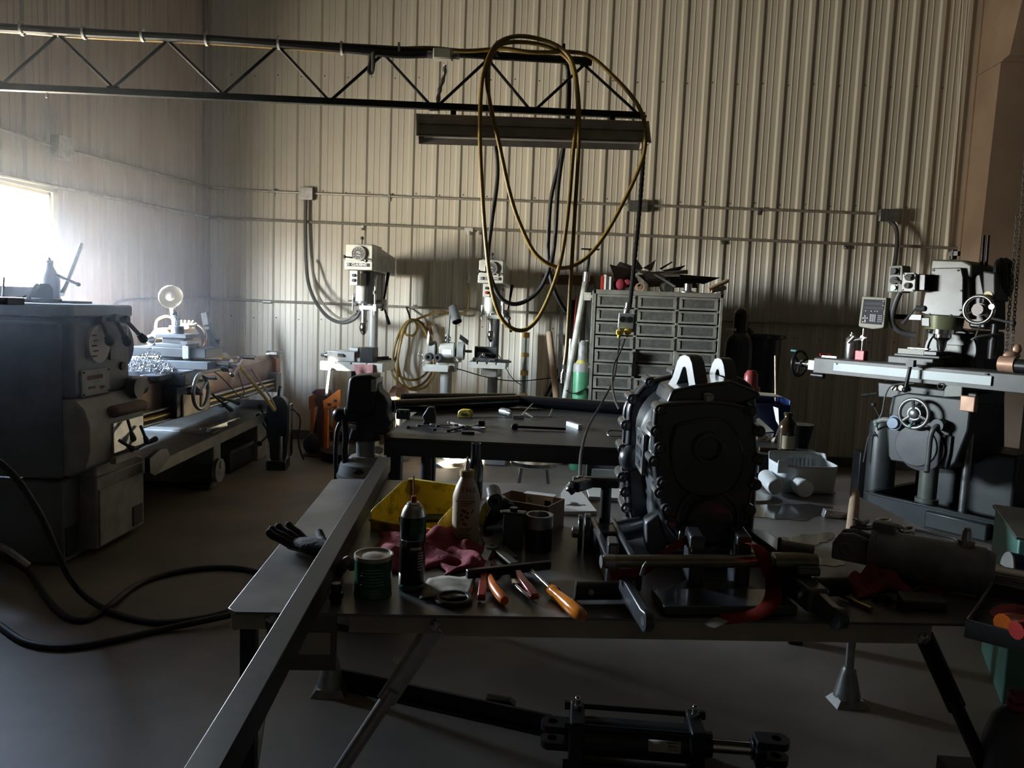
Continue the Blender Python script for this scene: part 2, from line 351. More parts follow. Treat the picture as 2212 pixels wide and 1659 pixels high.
# ================================================================ conduits on the walls
def wy(u, v, g=.05): return PY(u, v, BACK - g)
def wx(u, v, g=.05): return PX(u, v, LEFT + g)
def junction(name, label, u, v, w=.085, h=.085, d=.055, side=0):
    if side: c = wx(u, v, .055); r = 90
    else: c = wy(u, v, .055); r = 0
    t = thing(name, label, 'junction box', c, r, 'electrical boxes on the wall conduits')
    m = M(); m.box((0, 0, 0), (w, d, h)); m.obj('box_body', GALV, t, bev=.004)
    m = M(); m.box((0, -d / 2 - .002, 0), (w + .006, .004, h + .006)); m.obj('cover_plate', GALV, t, bev=.003)
    m = M(1)
    for a in (-1, 1): m.cyl((a * w * .4, -d / 2 - .003, a * h * .4), (a * w * .4, -d / 2 - .009, a * h * .4), .005, n=8)
    m.objs('cover_screw', STEEL, t); return t
CON = mat('grey_conduit', (.34, .315, .27), .4, .35, .25, 15)
t = thing('conduit', 'upper grey conduit running along both walls to the box above the milling machine', 'conduit', wy(450, 405))
o0 = t.location
m = M(); a = [wx(-60, 260, .03), wx(0, 278, .03), wx(135, 321, .03), wx(425, 397, .03), V((LEFT + .05, BACK - .05, wy(450, 405).z)), wy(470, 406, .03), wy(663, 417, .03), wy(1377, 443, .03), wy(1905, 462, .03)]
m.tube([p - o0 for p in a], .0125, 8, 4); m.obj('pipe', CON, t)
m = M()
for u, v in ((590, 412), (840, 424), (1240, 440), (1640, 453)): p = wy(u, v, .03) - o0; m.bar(p + V((-.012, 0, .0)), p + V((.012, 0, 0)), .034, .034); m.box(p + V((0, .02, -.02)), (.02, .01, .05)); m.nx()
m.objs('clip', GALV, t)
junction('junction_box', 'square grey box on the left wall above the bright window', 135, 321, .15, .15, side=1)
junction('junction_box', 'small pale box on the back wall with flexible conduit below it', 663, 419, .12, .11)
junction('junction_box', 'grey box on the back wall partly behind the hanging armoured cable', 1377, 446, .17, .095)
junction('junction_box', 'grey box at the end of the upper conduit above the milling machine', 1919, 466, .16, .105)
t = thing('air_pipe', 'air pipe crossing both walls below the upper conduit', 'pipe', wy(450, 470)); o0 = t.location
m = M(); a = [wx(-60, 360, .03), wx(0, 378, .03), wx(420, 463, .03), V((LEFT + .05, BACK - .05, wy(450, 470).z)), wy(475, 471, .03), wy(1013, 494, .03), wy(2085, 537, .03)]
m.tube([p - o0 for p in a], .0135, 8, 4); m.obj('pipe', CON, t)
m = M(); a = [wy(2095, 538, .04), wy(2119, 330, .04), wy(2145, 60, .04), wy(2152, -30, .04)]; m.tube([p - o0 for p in a], .014, 8, 1); m.nx(); m.tube([p - o0 for p in (wy(2095, 535, .04), wy(2090, 590, .04), wy(2078, 760, .04))], .014, 8, 1); m.objs('riser_pipe', WHITE, t)
m = M(); p = wy(2095, 538, .035) - o0; m.sph(p, .026); m.cyl(p, p + V((-.05, 0, 0)), .02); m.cyl(p, p + V((0, 0, -.05)), .02); m.cyl(p, p + V((0, 0, .05)), .02)
m.nx(); p = wy(1013, 496, .035) - o0; m.cyl(p + V((-.04, 0, 0)), p + V((.04, 0, 0)), .021); m.cyl(p, p + V((0, 0, -.05)), .02); m.objs('tee_fitting', WHITE, t)
m = M()
for u, v in ((783, 487), (1038, 497), (1560, 517), (1827, 527)): p = wy(u, v, .03) - o0; m.box(p + V((0, .01, -.02)), (.025, .03, .05)); m.sph(p + V((0, -.005, -.035)), .012); m.nx()
m.objs('clip', GALV, t)
t = thing('air_drop_pipe', 'thin pale pipe dropping from the air line to the coiled yellow hose', 'pipe', wy(1012, 620)); o0 = t.location
m = M(); m.tube([wy(1014, 500, .04) - o0, wy(1012, 600, .04) - o0], .011, 8, 1); m.obj('pipe', WHITE, t)
m = M(); a = wy(1012, 596, .045) - o0; m.cyl(a, a + V((0, 0, -.035)), .02, n=6); m.cyl(a + V((0, 0, -.035)), a + V((0, 0, -.1)), .014); m.cyl(a + V((0, 0, -.07)), a + V((0, 0, -.09)), .02, n=6); m.obj('coupling', STEEL, t)
t = thing('conduit', 'lowest conduit running level behind the lathe lamp and drill presses', 'conduit', wy(450, 645)); o0 = t.location
m = M(); a = [wx(232, 720, .03), wx(236, 690, .03), wx(250, 658, .03), wx(285, 648, .03), wx(425, 645, .03), V((LEFT + .05, BACK - .05, wy(450, 645).z)), wy(475, 646, .03), wy(900, 664, .03), wy(1280, 681, .03), wy(1875, 705, .03)]
m.tube([p - o0 for p in a], .0125, 8, 5); m.obj('pipe', CON, t)
m = M()
for u, v in ((578, 652), (1012, 668)): p = wy(u, v, .03) - o0; m.cyl(p + V((-.04, 0, 0)), p + V((.04, 0, 0)), .017); m.nx()
m.objs('coupling', GALV, t)
# flexible conduits from the boxes
m = M(); m.tube([wy(661, 432, .06), wy(660, 500, .07), wy(663, 590, .1), wy(676, 640, .2), wy(705, 682, .4), wy(740, 697, .55), wy(770, 685, .62), wy(785, 655, .6)], .016, 10, 8)
solo(m, 'flexible_conduit', DGREY, 'grey flexible conduit hanging from the wall box to the left drill press', 'conduit')
m = M(); m.tube([wy(672, 560, .1), wy(684, 630, .2), wy(712, 672, .4), wy(745, 690, .5), wy(772, 672, .6)], .012, 8, 8)
solo(m, 'flexible_conduit', CON, 'thinner pale cable curving beside the flexible conduit of the left drill press', 'conduit')
m = M(); m.tube([wy(1922, 478, .06), wy(1934, 490, .08), wy(1938, 520, .12), wy(1932, 575, .2), PY(1926, 600, 6.7)], .019, 10, 8)
solo(m, 'flexible_conduit', DGREY, 'dark flexible conduit bending down from the end box to the mill controls', 'conduit')
m = M(); m.tube([wy(2082, -20, .03), wy(2066, 250, .03), wy(2046, 545, .03)], .005, 6, 1)
solo(m, 'wall_wire', WHITE, 'thin pale wire running up the back wall above the milling machine', 'wire')
m = M(); m.tube([wy(897, 480, .02), wy(895, 560, .02), wy(892, 655, .03)], .002, 5, 1); m.sph(wy(892, 660, .03), .012)
solo(m, 'pull_string', WHITE, 'thin string with a small bead hanging in the shadow beside the left drill press', 'string')
# ================================================================ lattice boom with its lamp, hoses and cables
D0, D1 = 4.0, 4.36
def bp(u, v, off=0): return P(u, v, D0 + (D1 - D0) * u / 1300 + off)
t = thing('boom_truss', 'long dark lattice steel boom reaching from the left across the wall', 'truss', bp(0, 187)); o0 = t.location
top = [bp(-285, 44), bp(1272, 132)]; bot = [bp(-285, 175), bp(1392, 250)]
m = M(); m.cyl(top[0] - o0, top[1] - o0, .022, n=14); m.ring(top[1] - o0, top[1] - top[0], .026, .018, .03, 16); m.obj('top_chord', DKSTEEL, t)
m = M(); m.bar(bot[0] - o0, bot[1] - o0, .035, .035, up=Z); m.obj('bottom_chord', DKSTEEL, t, bev=.003)
tops = [(-110, 70), (125, 74), (362, 87), (600, 99), (828, 116), (1054, 128), (1262, 140)]; bots = [(-240, 178), (5, 182), (245, 190), (482, 204), (712, 219), (938, 236), (1150, 243), (1385, 252)]
for i, (u, v) in enumerate(tops):
    for q in (bots[i], bots[i + 1]): m = M(); m.cyl(bp(u, v) - o0, bp(*q) - o0, .0085, n=8); m.obj('diagonal', DKSTEEL, t)
m = M()
for u, v in tops: p = bp(u, v) - o0; m.box(p + V((0, 0, .002)), (.05, .025, .02)); m.nx()
for u, v in bots: p = bp(u, v) - o0; m.box(p + V((0, 0, .0)), (.06, .025, .016)); m.nx()
m.objs('weld_plate', DKSTEEL, t, bev=.003)
for u, v in ((1074, 122), (1218, 128)): m = M(); p = bp(u, v, -.03) - o0; q = bp(u, v - 33, -.03) - o0; m.tube([p, q], .009, 8, 1); m.obj('hook_prong', DKSTEEL, t)
# cables tied along the top chord
m = M(); m.tube([bp(u, v, -.03) for u, v in ((-285, 48), (0, 60), (200, 72), (420, 82), (620, 96), (760, 108), (860, 118), (930, 117))], .02, 8, 6)
solo(m, 'cable_run', RUBBER, 'thick black cable strapped along the top of the boom', 'cable')
for (u, v), lab in zip(((48, 64), (182, 72), (308, 77), (446, 86), (602, 94), (738, 106), (862, 108)), ('leftmost thin tie on the boom top', 'thin tie right of the first boom peak in view', 'thin tie just left of the second boom peak in view', 'thin tie midway between second and third boom peaks', 'thin tie at the third boom peak', 'thin tie between the third peak and the black strap', 'thin tie right of the black strap on the boom')):
    m = M(); m.ring(bp(u, v - 2, -.02), top[1] - top[0], .036, .031, .012, 14); solo(m, 'cable_tie', WHITE, lab, 'cable tie', 'ties along the boom')
m = M(); m.tube([bp(804, 110, -.03), bp(803, 130, -.04), bp(799, 152, -.045), bp(803, 156, -.05), bp(806, 140, -.06), bp(806, 112, -.05)], .012, 8, 5, flat=(.35, 1.3))
solo(m, 'black_strap', RUBBER, 'black strap looped around the boom near its middle', 'strap')
m = M(); m.tube([bp(104, 196), bp(101, 202), bp(100, 211)], .004, 6, 3); solo(m, 'string_scrap', WHITE, 'short white string dangling from the bottom chord at the left end of the boom', 'string')
# junction box on the boom and the flexible tail to the lamp
t = thing('junction_box', 'pale grey box on the top chord of the boom', 'junction box', bp(957, 118, -.06)); 
m = M(); m.box((0, 0, 0), (.105, .05, .06)); m.obj('box_body', LGREY, t, bev=.006)
m = M(); m.box((0, -.028, 0), (.095, .006, .05)); m.obj('cover_plate', LGREY, t, bev=.003)
m = M(); m.cyl((-.052, 0, -.002), (-.085, 0, -.001), .02); m.nx(); m.cyl((.052, 0, -.004), (.09, 0, -.006), .019); m.objs('connector', GALV, t)
m = M()
for i, (a, b) in enumerate(zip(range(0, 24), range(1, 25))): pass
pts = spline([bp(961, 140, -.05), bp(959, 165, -.03), bp(951, 190, -.02), bp(947, 212, -.01), bp(946, 234, 0)], 10); m.tube(pts, lambda s: .011 + .002 * sin(s * 220), 8, 1)
solo(m, 'flexible_conduit', GALV, 'short ribbed conduit from the boom box down to the hanging shop light', 'conduit')
# shop light under the boom
a, b = bp(905, 246, -.02), bp(1393, 262, -.02); dx = (b - a); Lh = dx.length
t = thing('shop_light', 'long grey fluorescent shop light hung under the end of the boom, switched off', 'shop light', (a + b) / 2 + V((0, 0, -.07)), math.degrees(atan2(dx.y, dx.x)))
t.rotation_euler = (0, -math.asin(dx.z / Lh), atan2(dx.y, dx.x))
h = Lh / 2; FX = mat('dusty_lamp_housing', (.55, .49, .44), .5, .0, .3, 12); FX2 = mat('dusty_lamp_reflector', (.24, .22, .20), .5, .0, .3, 12)
prof = [(-.04, .062), (.04, .062), (.046, .056), (.046, .036), (.052, .032), (.052, .010), (.046, .006), (-.046, .006), (-.052, .010), (-.052, .032), (-.046, .036), (-.046, .056)]
m = M(); m.prism(prof, (-h, 0, 0), Y, Z, (2 * h, 0, 0)); m.obj('housing', FX, t, smooth=20)
m = M(); m.prism([(-.05, .004), (.05, .004), (.11, -.058), (.11, -.07), (.105, -.07), (.045, -.002), (-.045, -.002), (-.105, -.07), (-.11, -.07), (-.11, -.058)], (-h - .004, 0, 0), Y, Z, (2 * h + .008, 0, 0)); m.obj('reflector', FX2, t, smooth=20)
for s_ in (-1, 1): m = M(); m.cyl((-h + .03, s_ * .04, -.03), (h - .03, s_ * .04, -.03), .018, n=14); m.obj('lamp_tube', mat('unlit_tube_glass', (.5, .5, .48), .3), t)
m = M()
for s_ in (-1, 1): m.prism([(-.05, .06), (.05, .06), (.11, -.07), (-.11, -.07)], (s_ * h, 0, 0), Y, Z, (s_ * .012, 0, 0)); m.nx()
m.objs('end_cap', FX, t)
m = M()
for s_ in (-.7, .7): m.box((s_ * h, 0, .075), (.03, .05, .03)); m.nx()
m.objs('hanger_clip', DKSTEEL, t)
# yellow hose looped over the boom
t = thing('yellow_hose', 'yellow air hose looped over the boom hooks with a chrome chuck hanging low', 'hose', bp(1243, 300, -.12)); o0 = t.location
path = [(-285, 52, 0), (0, 66, 0), (200, 80, 0), (420, 90, 0), (610, 102, 0), (740, 110, 0), (850, 106, .0), (930, 104, -.02), (1000, 110, -.04), (1060, 107, -.06), (1090, 105, -.08), (1140, 112, -.1), (1190, 113, -.1), (1230, 112, -.09), (1275, 122, -.07), (1325, 165, -.08), (1370, 215, -.1), (1391, 260, -.13), (1393, 320, -.12), (1378, 370, -.1), (1345, 440, -.08), (1305, 510, -.07), (1262, 560, -.07), (1212, 579, -.08), (1160, 552, -.09), (1126, 490, -.1), (1102, 420, -.11), (1078, 310, -.13), (1058, 220, -.13), (1052, 165, -.13), (1062, 120, -.11), (1082, 96, -.1), (1125, 91, -.09), (1180, 100, -.09), (1224, 125, -.1), (1242, 165, -.12), (1248, 240, -.13), (1238, 330, -.13), (1228, 450, -.12), (1212, 560, -.1), (1186, 640, -.09), (1155, 697, -.08), (1122, 714, -.08), (1086, 692, -.09), (1063, 630, -.1), (1050, 530, -.11), (1042, 420, -.12), (1037, 300, -.14), (1039, 200, -.14), (1048, 145, -.13), (1070, 98, -.11), (1110, 79, -.1), (1160, 83, -.1), (1210, 103, -.11), (1238, 140, -.13), (1250, 220, -.15), (1250, 320, -.14), (1241, 470, -.11), (1232, 620, -.1), (1225, 740, -.1), (1219, 790, -.1)]
m = M(); m.tube([bp(u, v, d) - o0 for u, v, d in path], .0115, 10, 6); m.obj('hose', YELH, t)
m = M(); a, b = bp(1219, 788, -.1) - o0, bp(1215, 828, -.1) - o0; q = lambda k: a.lerp(b, k)
m.cyl(q(0), q(.25), .013, n=6); m.cyl(q(.25), q(.4), .009); m.cyl(q(.4), q(.8), .014); m.cyl(q(.8), q(1), .011); m.obj('chuck', CHROME, t)
# black cables hanging behind the lamp
t = thing('black_cable', 'heavy black cable hanging in a long loop behind the shop light', 'cable', bp(1115, 657, .16)); o0 = t.location
path = [(1218, 134, .04), (1226, 150, .08), (1226, 220, .12), (1220, 300, .14), (1206, 400, .15), (1200, 500, .16), (1192, 560, .16), (1172, 615, .16), (1145, 645, .16), (1112, 657, .16), (1083, 645, .16), (1064, 610, .16), (1054, 560, .16), (1062, 480, .16), (1073, 400, .16), (1074, 350, .15), (1066, 290, .12), (1056, 220, .1), (1055, 150, .06), (1060, 130, .03)]
m = M(); m.tube([bp(u, v, d) - o0 for u, v, d in path], .0125, 9, 6); m.obj('cable', RUBBER, t)
m = M(); m.tube([bp(u, v, d) for u, v, d in [(1222, 134, .05), (1229, 170, .1), (1228, 240, .14), (1218, 310, .17), (1206, 360, .2), (1190, 430, .22), (1185, 500, .24), (1184, 560, .27), (1192, 610, .3), (1206, 645, .34), (1222, 672, .4)]], .0125, 9, 6)
solo(m, 'black_cable', RUBBER, 'black cable dropping behind the shop light with its end curving right', 'cable')
# drop cord with the outlet box
t = thing('drop_outlet', 'grey outlet box with two yellow plugs hanging on an armoured cable', 'outlet box', bp(1352, 697, -.05)); o0 = t.location
pts = spline([bp(1391, 262, -.04), bp(1390, 330, -.04), bp(1384, 420, -.04), bp(1375, 520, -.045), bp(1366, 610, -.05), bp(1360, 664, -.05)], 30); m = M(); m.tube([p - o0 for p in pts], lambda s: .0125 + .0012 * sin(s * 700), 8, 1); m.obj('armoured_cable', DKSTEEL, t)
Rb = Matrix.Rotation(rad(2), 3, 'Y')
m = M(); m.box((.008, .02, 0), (.092, .055, .1), Rb); m.obj('box_body', DGREY, t, bev=.006)
m = M(); m.box((0, -.011, .01), (.086, .006, .085), Rb); m.obj('face_plate', mat('pale_steel_plate', (.62, .66, .66), .35, .3), t, bev=.004)
for sx_ in (-1, 1):
    m = M(); c = V((sx_ * .021, -.0145, .018)); m.cyl(c, c + V((0, -.004, 0)), .0165, n=18); m.obj('receptacle', INK, t)
m = M(); m.cyl((.0, .01, .05), (.004, .01, .072), .017); m.cyl((.004, .01, .072), (.005, .01, .08), .02, n=8); m.cyl((.005, .01, .08), (.008, .01, .11), .015); m.obj('cable_connector', STEEL, t)
for u, v, path, lab in ((1338, 718, [(1338, 735), (1334, 770), (1325, 820), (1300, 870), (1272, 920), (1256, 975), (1252, 1030)], 'left yellow plug in the hanging outlet with its cord down to the work table'),
                        (1356, 716, [(1350, 733), (1340, 760), (1326, 790), (1323, 830), (1328, 862), (1338, 885)], 'right yellow plug in the hanging outlet, its cord dropping behind the gearbox')):
    t = thing('plug_lead', lab, 'power lead', bp(u, v, -.09)); o0 = t.location
    m = M(); m.box((0, 0, 0), (.034, .035, .03)); m.cyl((0, -.005, -.012), (-.004, -.01, -.032), .012, .008, 10); m.box((0, -.02, .002), (.04, .012, .018)); m.obj('plug', YELP, t, bev=.005)
    if len(path) == 7: pp = [P(a, b, 4.3 + (1.95 - 4.3) * (k / 6) ** 1.2) for k, (a, b) in enumerate(path)]; pp[0] = bp(*path[0], -.1); pp[-1] = P(1253, 1034, 1.97)
    else: pp = [bp(a, b, -.1 - k * .28) for k, (a, b) in enumerate(path)]
    m = M(); m.tube([p - o0 for p in pp], .0048, 8, 8); m.obj('cord', RUBBER, t)
# chains of a hoist at the right edge
for i, (a, b, lab) in enumerate((((2198, 465), (2170, 795), 'left strand of hoist chain hanging at the right edge beside the mill'), ((2218, 300), (2186, 760), 'right strand of hoist chain hanging at the right edge beside the mill'))):
    p, q = P(*a, 5.0 + .1 * i), P(*b, 5.0 + .1 * i); d = q - p; n = int(d.length / .024); m = M()
    for k in range(n):
        c = p.lerp(q, (k + .5) / n); x, y, z = basis(d); ax = x if k % 2 else y
        m.tube([c + z * sin(t_) * .017 + ax * cos(t_) * .009 for t_ in [j * pi / 4 for j in range(8)]], .0032, 5, 1, True)
    solo(m, 'hoist_chain', STEEL, lab, 'chain', 'hoist chain strands')
# ================================================================ drawer cabinet
CABM = mat('olive_grey_cabinet', (.235, .23, .19), .5, .1, .35, 10); CABD = mat('dusty_drawer_face', (.095, .095, .08), .6, .1, .4, 30, bump=.2, bscale=160)
CY0 = 6.3; a = PY(1283, 624, CY0); b = PY(1563, 636, CY0); CT = a.z * .5 + b.z * .5; CX0, CX1 = a.x, b.x; cw = CX1 - CX0
t = thing('drawer_cabinet', 'tall grey steel cabinet of three columns of small drawers against the back wall', 'drawer cabinet', ((CX0 + CX1) / 2, CY0, 0))
hw = cw / 2; m = M(); pw = .03
m.bb(-hw, -hw + .022, 0, .42, 0, CT); m.bb(hw - .022, hw, 0, .42, 0, CT); m.bb(-hw, hw, 0, .42, CT - .035, CT); m.bb(-hw, hw, .40, .42, 0, CT); m.bb(-hw, hw, 0, .42, 0, .05)
for k in (1, 2): x = -hw + .022 + (cw - .044) * k / 3; m.bb(x - .012, x + .012, .012, .4, .05, CT - .03)
m.obj('carcass', CABM, t, bev=.003)
m = M()
for k in range(9): m.box((-hw - .006, .03, CT - .12 - k * .17), (.012, .03, .02))
m.auto = 0; m.obj('side_notch_strip', CABM, t)
NR = 13; rp = (CT - .035 - .05) / NR; colw = (cw - .044) / 3
for r in range(NR):
    for k in range(3):
        z1 = CT - .038 - r * rp; z0 = z1 - rp + .012; x0 = -hw + .022 + k * colw + .008; x1 = x0 + colw - .022
        oy = rnd.uniform(-.004, .006)
        if (r, k) in ((4, 0), (6, 1)): oy = -.05
        if (r, k) in ((4, 1), (5, 1), (5, 2)): oy = .03
        m = M(); y = oy; f = .016
        m.prism([(x0, z0), (x1, z0), (x1, z1), (x0, z1)], (0, y, 0), X, Z, (0, .012, 0), [(x0 + f * 1.6, z0 + f), (x1 - f * 1.6, z0 + f), (x1 - f * 1.6, z1 - f), (x0 + f * 1.6, z1 - f)])
        m.k = 1; m.bb(x0 + .01, x1 - .01, y + .006, y + .011, z0 + .008, z1 - .008); m.k = 0
        m.bb(x0 + .004, x0 + .008, y + .01, .36, z0, z1 - .01); m.bb(x1 - .008, x1 - .004, y + .01, .36, z0, z1 - .01); m.bb(x0 + .004, x1 - .004, y + .01, .36, z0, z0 + .004)
        for sx_ in (x0 + .012, x1 - .012): m.cyl((sx_, y, z1 - .02), (sx_, y - .004, z1 - .02), .005, n=8)
        m.obj('drawer', [CABM, CABD], t, smooth=0)
# things lying on the cabinet
TOP = CT; RUST2 = mat('mill_scale_sheet', (.17, .135, .12), .5, .5, .35, 8); DKSH = mat('dark_sheet_steel', (.05, .05, .05), .4, .7, .35, 9); BRSH = mat('bright_sheet_steel', (.42, .40, .36), .4, .7, .3, 9)
def ct(u, v, y=6.5): return PY(u, v, y)
def sheet(poly, ma, lab, y=6.5, tilt=.0, th=.004):                # triangular and square offcuts leaning in a heap
    pts = [ct(u, v, y + dy) for u, v, dy in poly]; n = (pts[1] - pts[0]).cross(pts[2] - pts[0]).normalized() * th
    m = M(); k = len(pts); m.add(pts + [p + n for p in pts], [tuple(range(k))[::-1], tuple(range(k, 2 * k))] + [(i, (i + 1) % k, k + (i + 1) % k, k + i) for i in range(k)])
    solo(m, 'sheet_scrap', ma, lab, 'metal scrap', 'sheet offcuts heaped on the cabinet', smooth=0)
sheet([(1317, 571, 0), (1366, 583, .1), (1360, 606, .1), (1330, 609, 0)], RUST2, 'brown square offcut standing at the left of the heap on the cabinet', 6.48)
sheet([(1330, 577, .05), (1339, 565, .06), (1374, 577, .12), (1366, 590, .1)], RUST2, 'brown offcut peeking up behind the square one on the cabinet', 6.52)
sheet([(1368, 573, .1), (1376, 560, .1), (1389, 580, .16), (1372, 592, .1)], RUST2, 'brown pointed offcut right of the armoured cable, tip up', 6.54)
sheet([(1389, 579, .05), (1417, 561, .1), (1408, 585, .12)], BRSH, 'thin triangular offcut pointing up in the middle of the cabinet heap', 6.5)
sheet([(1425, 580, .02), (1452, 565, .05), (1453, 567, .06), (1428, 583, .03)], DKSH, 'narrow dark sliver sticking up over the cabinet heap', 6.5)
sheet([(1431, 584, .05), (1482, 573, .1), (1468, 584, .1), (1440, 589, .06)], DKSH, 'black pointed offcut jutting right near the top of the heap', 6.46)
sheet([(1431, 587, .05), (1486, 583, .1), (1486, 592, .12), (1440, 592, .05)], RUST2, 'flat brown offcut below the black pointed one', 6.44)
sheet([(1372, 582, .0), (1404, 586, .05), (1400, 592, .04), (1384, 590, 0)], BRSH, 'pale offcut just right of the armoured cable', 6.4)
sheet([(1426, 590, .0), (1468, 592, .06), (1474, 597, .04), (1442, 597, 0)], BRSH, 'pale flat offcut in the right half of the heap', 6.4)
sheet([(1468, 593, -.02), (1556, 600, .2), (1520, 614, .15), (1470, 604, 0)], DKSH, 'large black plate overhanging at the right of the heap', 6.42)
sheet([(1378, 594, .05), (1420, 590, .1), (1416, 612, .12), (1400, 614, .05)], DKSH, 'dark plate sloping down in the middle of the cabinet', 6.5)
sheet([(1413, 592, -.05), (1417, 592, -.04), (1460, 618, -.06), (1456, 620, -.06)], BRSH, 'long bright strip sloping down over the front of the heap', 6.42)
sheet([(1330, 605, .02), (1372, 594, .06), (1384, 618, .06), (1342, 622, .02)], DKSH, 'dark plate leaning low at the left of the heap behind the copper stub', 6.5)
sheet([(1395, 600, .0), (1440, 593, .08), (1452, 618, .08), (1402, 620, .0)], RUST2, 'brown plate leaning low in the middle of the heap', 6.55)
sheet([(1445, 598, .0), (1500, 600, .1), (1508, 622, .1), (1450, 621, .0)], DKSH, 'dark plate leaning low behind the flanged hub', 6.52)
sheet([(1385, 588, .0), (1436, 586, .1), (1470, 600, .12), (1400, 602, .05)], RUST2, 'broad brown plate lying nearly flat across the heap', 6.5)
sheet([(1440, 592, .0), (1480, 596, .08), (1478, 604, .08), (1436, 604, .0)], DKSH, 'small black plate under the pale flat offcut', 6.48)
m = M(); c = ct(1383, 617, 6.36); c.z = TOP + .034; m.ring(c + V((0, .03, 0)), Y, .035, .024, .09, 24); solo(m, 'pipe_ring', COPPER, 'copper coloured pipe stub facing outward on the cabinet top', 'pipe')
m = M(); c = ct(1436, 618, 6.4); m.cyl((c.x, c.y + .06, TOP + .04), (c.x + .03, c.y - .02, TOP + .04), .04, n=20); solo(m, 'round_bar_stub', STEEL, 'grey round bar stub lying on the cabinet below the bright strip', 'bar')
m = M(); c = ct(1486, 620, 6.4); m.rev([(.075, 0), (.075, .008), (.05, .012), (.032, .02), (.032, .075), (.024, .075), (.024, .02)], (c.x, c.y, TOP), n=28); solo(m, 'flanged_hub', STEEL, 'pale flanged hub standing near the right end of the cabinet top', 'hub')
for u0, v0, u1, v1, ma, lab in ((1530, 626, 1572, 606, KRAFT, 'upper pale tube end jutting over the right edge of the cabinet'), (1535, 629, 1566, 622, KRAFT, 'lower pale tube end jutting over the right edge of the cabinet')):
    p, q = ct(u0, v0, 6.42), ct(u1, v1, 6.5); p.z = max(p.z, TOP + .02); q.z = max(q.z, TOP + .025)
    m = M(); m.tube([p, p.lerp(q, .5), q], .018, 10, 4); solo(m, 'pale_tube', ma, lab, 'tube')
for k, (c, lab) in enumerate(((REDPL, 'reddish catalogue first in the row at the left end of the cabinet top'), (PAPER, 'white catalogue second in the row on the cabinet top'), (DGREY, 'grey catalogue third in the row on the cabinet top'), (PAPER, 'white catalogue fourth in the row on the cabinet top'), (BLACK, 'black catalogue last in the row on the cabinet top'))):
    p = ct(1299 + k * 5.4, 620, 6.38); m = M(); hgt = (.115, .125, .115, .11, .1)[k]; m.bb(p.x, p.x + .016, p.y, p.y + .2, TOP, TOP + hgt); m.k = 1; m.bb(p.x + .002, p.x + .014, p.y + .003, p.y + .203, TOP + .003, TOP + hgt - .003)
    solo(m, 'catalogue', [c, PAPER], lab, 'book', 'catalogues on the cabinet', smooth=0)
m = M(); p = ct(1340, 600, 6.42); m.sph((p.x, p.y, TOP + .05), .05, (1.2, .8, 1), 10); m.sph((p.x + .06, p.y, TOP + .07), .035, (1.3, .8, .7), 10); solo(m, 'red_rag', REDC, 'crumpled red rag under the brown offcuts on the cabinet', 'rag')
# ================================================================ gas cylinders, bin
def gas_cylinder(name, lab, u, y, r, h, cap, body, capm, ring=None, vtop=None):
    p = PY(u, 900, y); t = thing(name, lab, 'gas cylinder', (p.x, y, 0))
    m = M(); m.rev([(0, 0), (r * .9, 0), (r, .02), (r, h - r * 1.1), (r * .93, h - r * .65), (r * .7, h - r * .3), (r * .42, h)], n=28); m.obj('shell', body, t)
    m = M(); cr = r * .52; m.rev([(cr * 1.05, h - .03), (cr * 1.1, h), (cr, h + .02), (cr, h + cap * .7), (cr * .8, h + cap * .9), (cr * .4, h + cap), (0, h + cap)], n=20); m.obj('valve_cap', capm, t)
    if ring: m = M(); m.rev([(r * .8, h - r * .55), (r * .83, h - r * .5), (cr * 1.2, h - .01), (cr * 1.1, h)], n=28); m.obj('collar_band', ring, t)
    return t
OXY = mat('oxygen_green', (.07, .27, .13), .4, 0, .25, 10)
z = PY(1252, 790, 6.5).z
t = gas_cylinder('gas_cylinder', 'green gas cylinder with a scuffed grey cap standing left of the drawer cabinet', 1252, 6.5, .071, z + .05, .165, OXY, mat('scuffed_grey_cap', (.33, .33, .31), .6, .2, .6, 18), mat('chipped_yellow', (.5, .42, .12), .5, 0, .6, 20))
m = M(); m.rev([(.0715, z - .05), (.0725, z - .05), (.0725, z + .0), (.066, z + .02)], n=28); m.obj('shoulder_paint', mat('grey_shoulder', (.28, .28, .26), .5), t)
m = M(); p = PY(1250, 845, 6.44); m.tube([(p.x - .1, p.y, p.z - .0), (p.x - .04, p.y - .025, p.z - .02), (p.x + .04, p.y - .02, p.z + .015), (p.x + .1, p.y + .04, p.z + .03)], .016, 6, 5, flat=(1, .3)); solo(m, 'chain_strap', DKSTEEL, 'dark strap holding the green gas cylinder', 'strap')
BLKCYL = mat('blue_black_cylinder', (.03, .045, .055), .4, 0, .3, 8)
zt = PY(1583, 665, 6.6).z
gas_cylinder('gas_cylinder', 'tall black gas cylinder against the right side of the drawer cabinet', 1586, 6.6, .115, zt - .19, .19, BLKCYL, BLACK)
gas_cylinder('gas_cylinder', 'black gas cylinder half hidden behind the tall one beside the cabinet', 1600, 6.88, .115, zt - .32, .17, BLKCYL, BLACK)
p = PY(1578, 712, 6.47); m = M(); m.grid(lambda a, b: (p.x + (a - .5) * .1, 6.49 - .012 * cos((a - .5) * 2.2), p.z + (b - .5) * .022), 6, 1); solo(m, 'paper_label', PAPER, 'pale label band on the shoulder of the tall black gas cylinder', 'label', solid=.001)
p = PY(1634, 760, 6.8); m = M(); zt2 = PY(1634, 722, 6.8).z; m.rev([(.0, .0), (.17, 0), (.2, zt2 - .04), (.235, zt2 - .03), (.235, zt2), (.205, zt2), (.19, zt2 - .06), (.16, .02), (0, .02)], (p.x, 6.8, 0), n=28); solo(m, 'waste_bin', BLACK, 'black plastic bin behind the gas cylinders at the wall', 'bin')
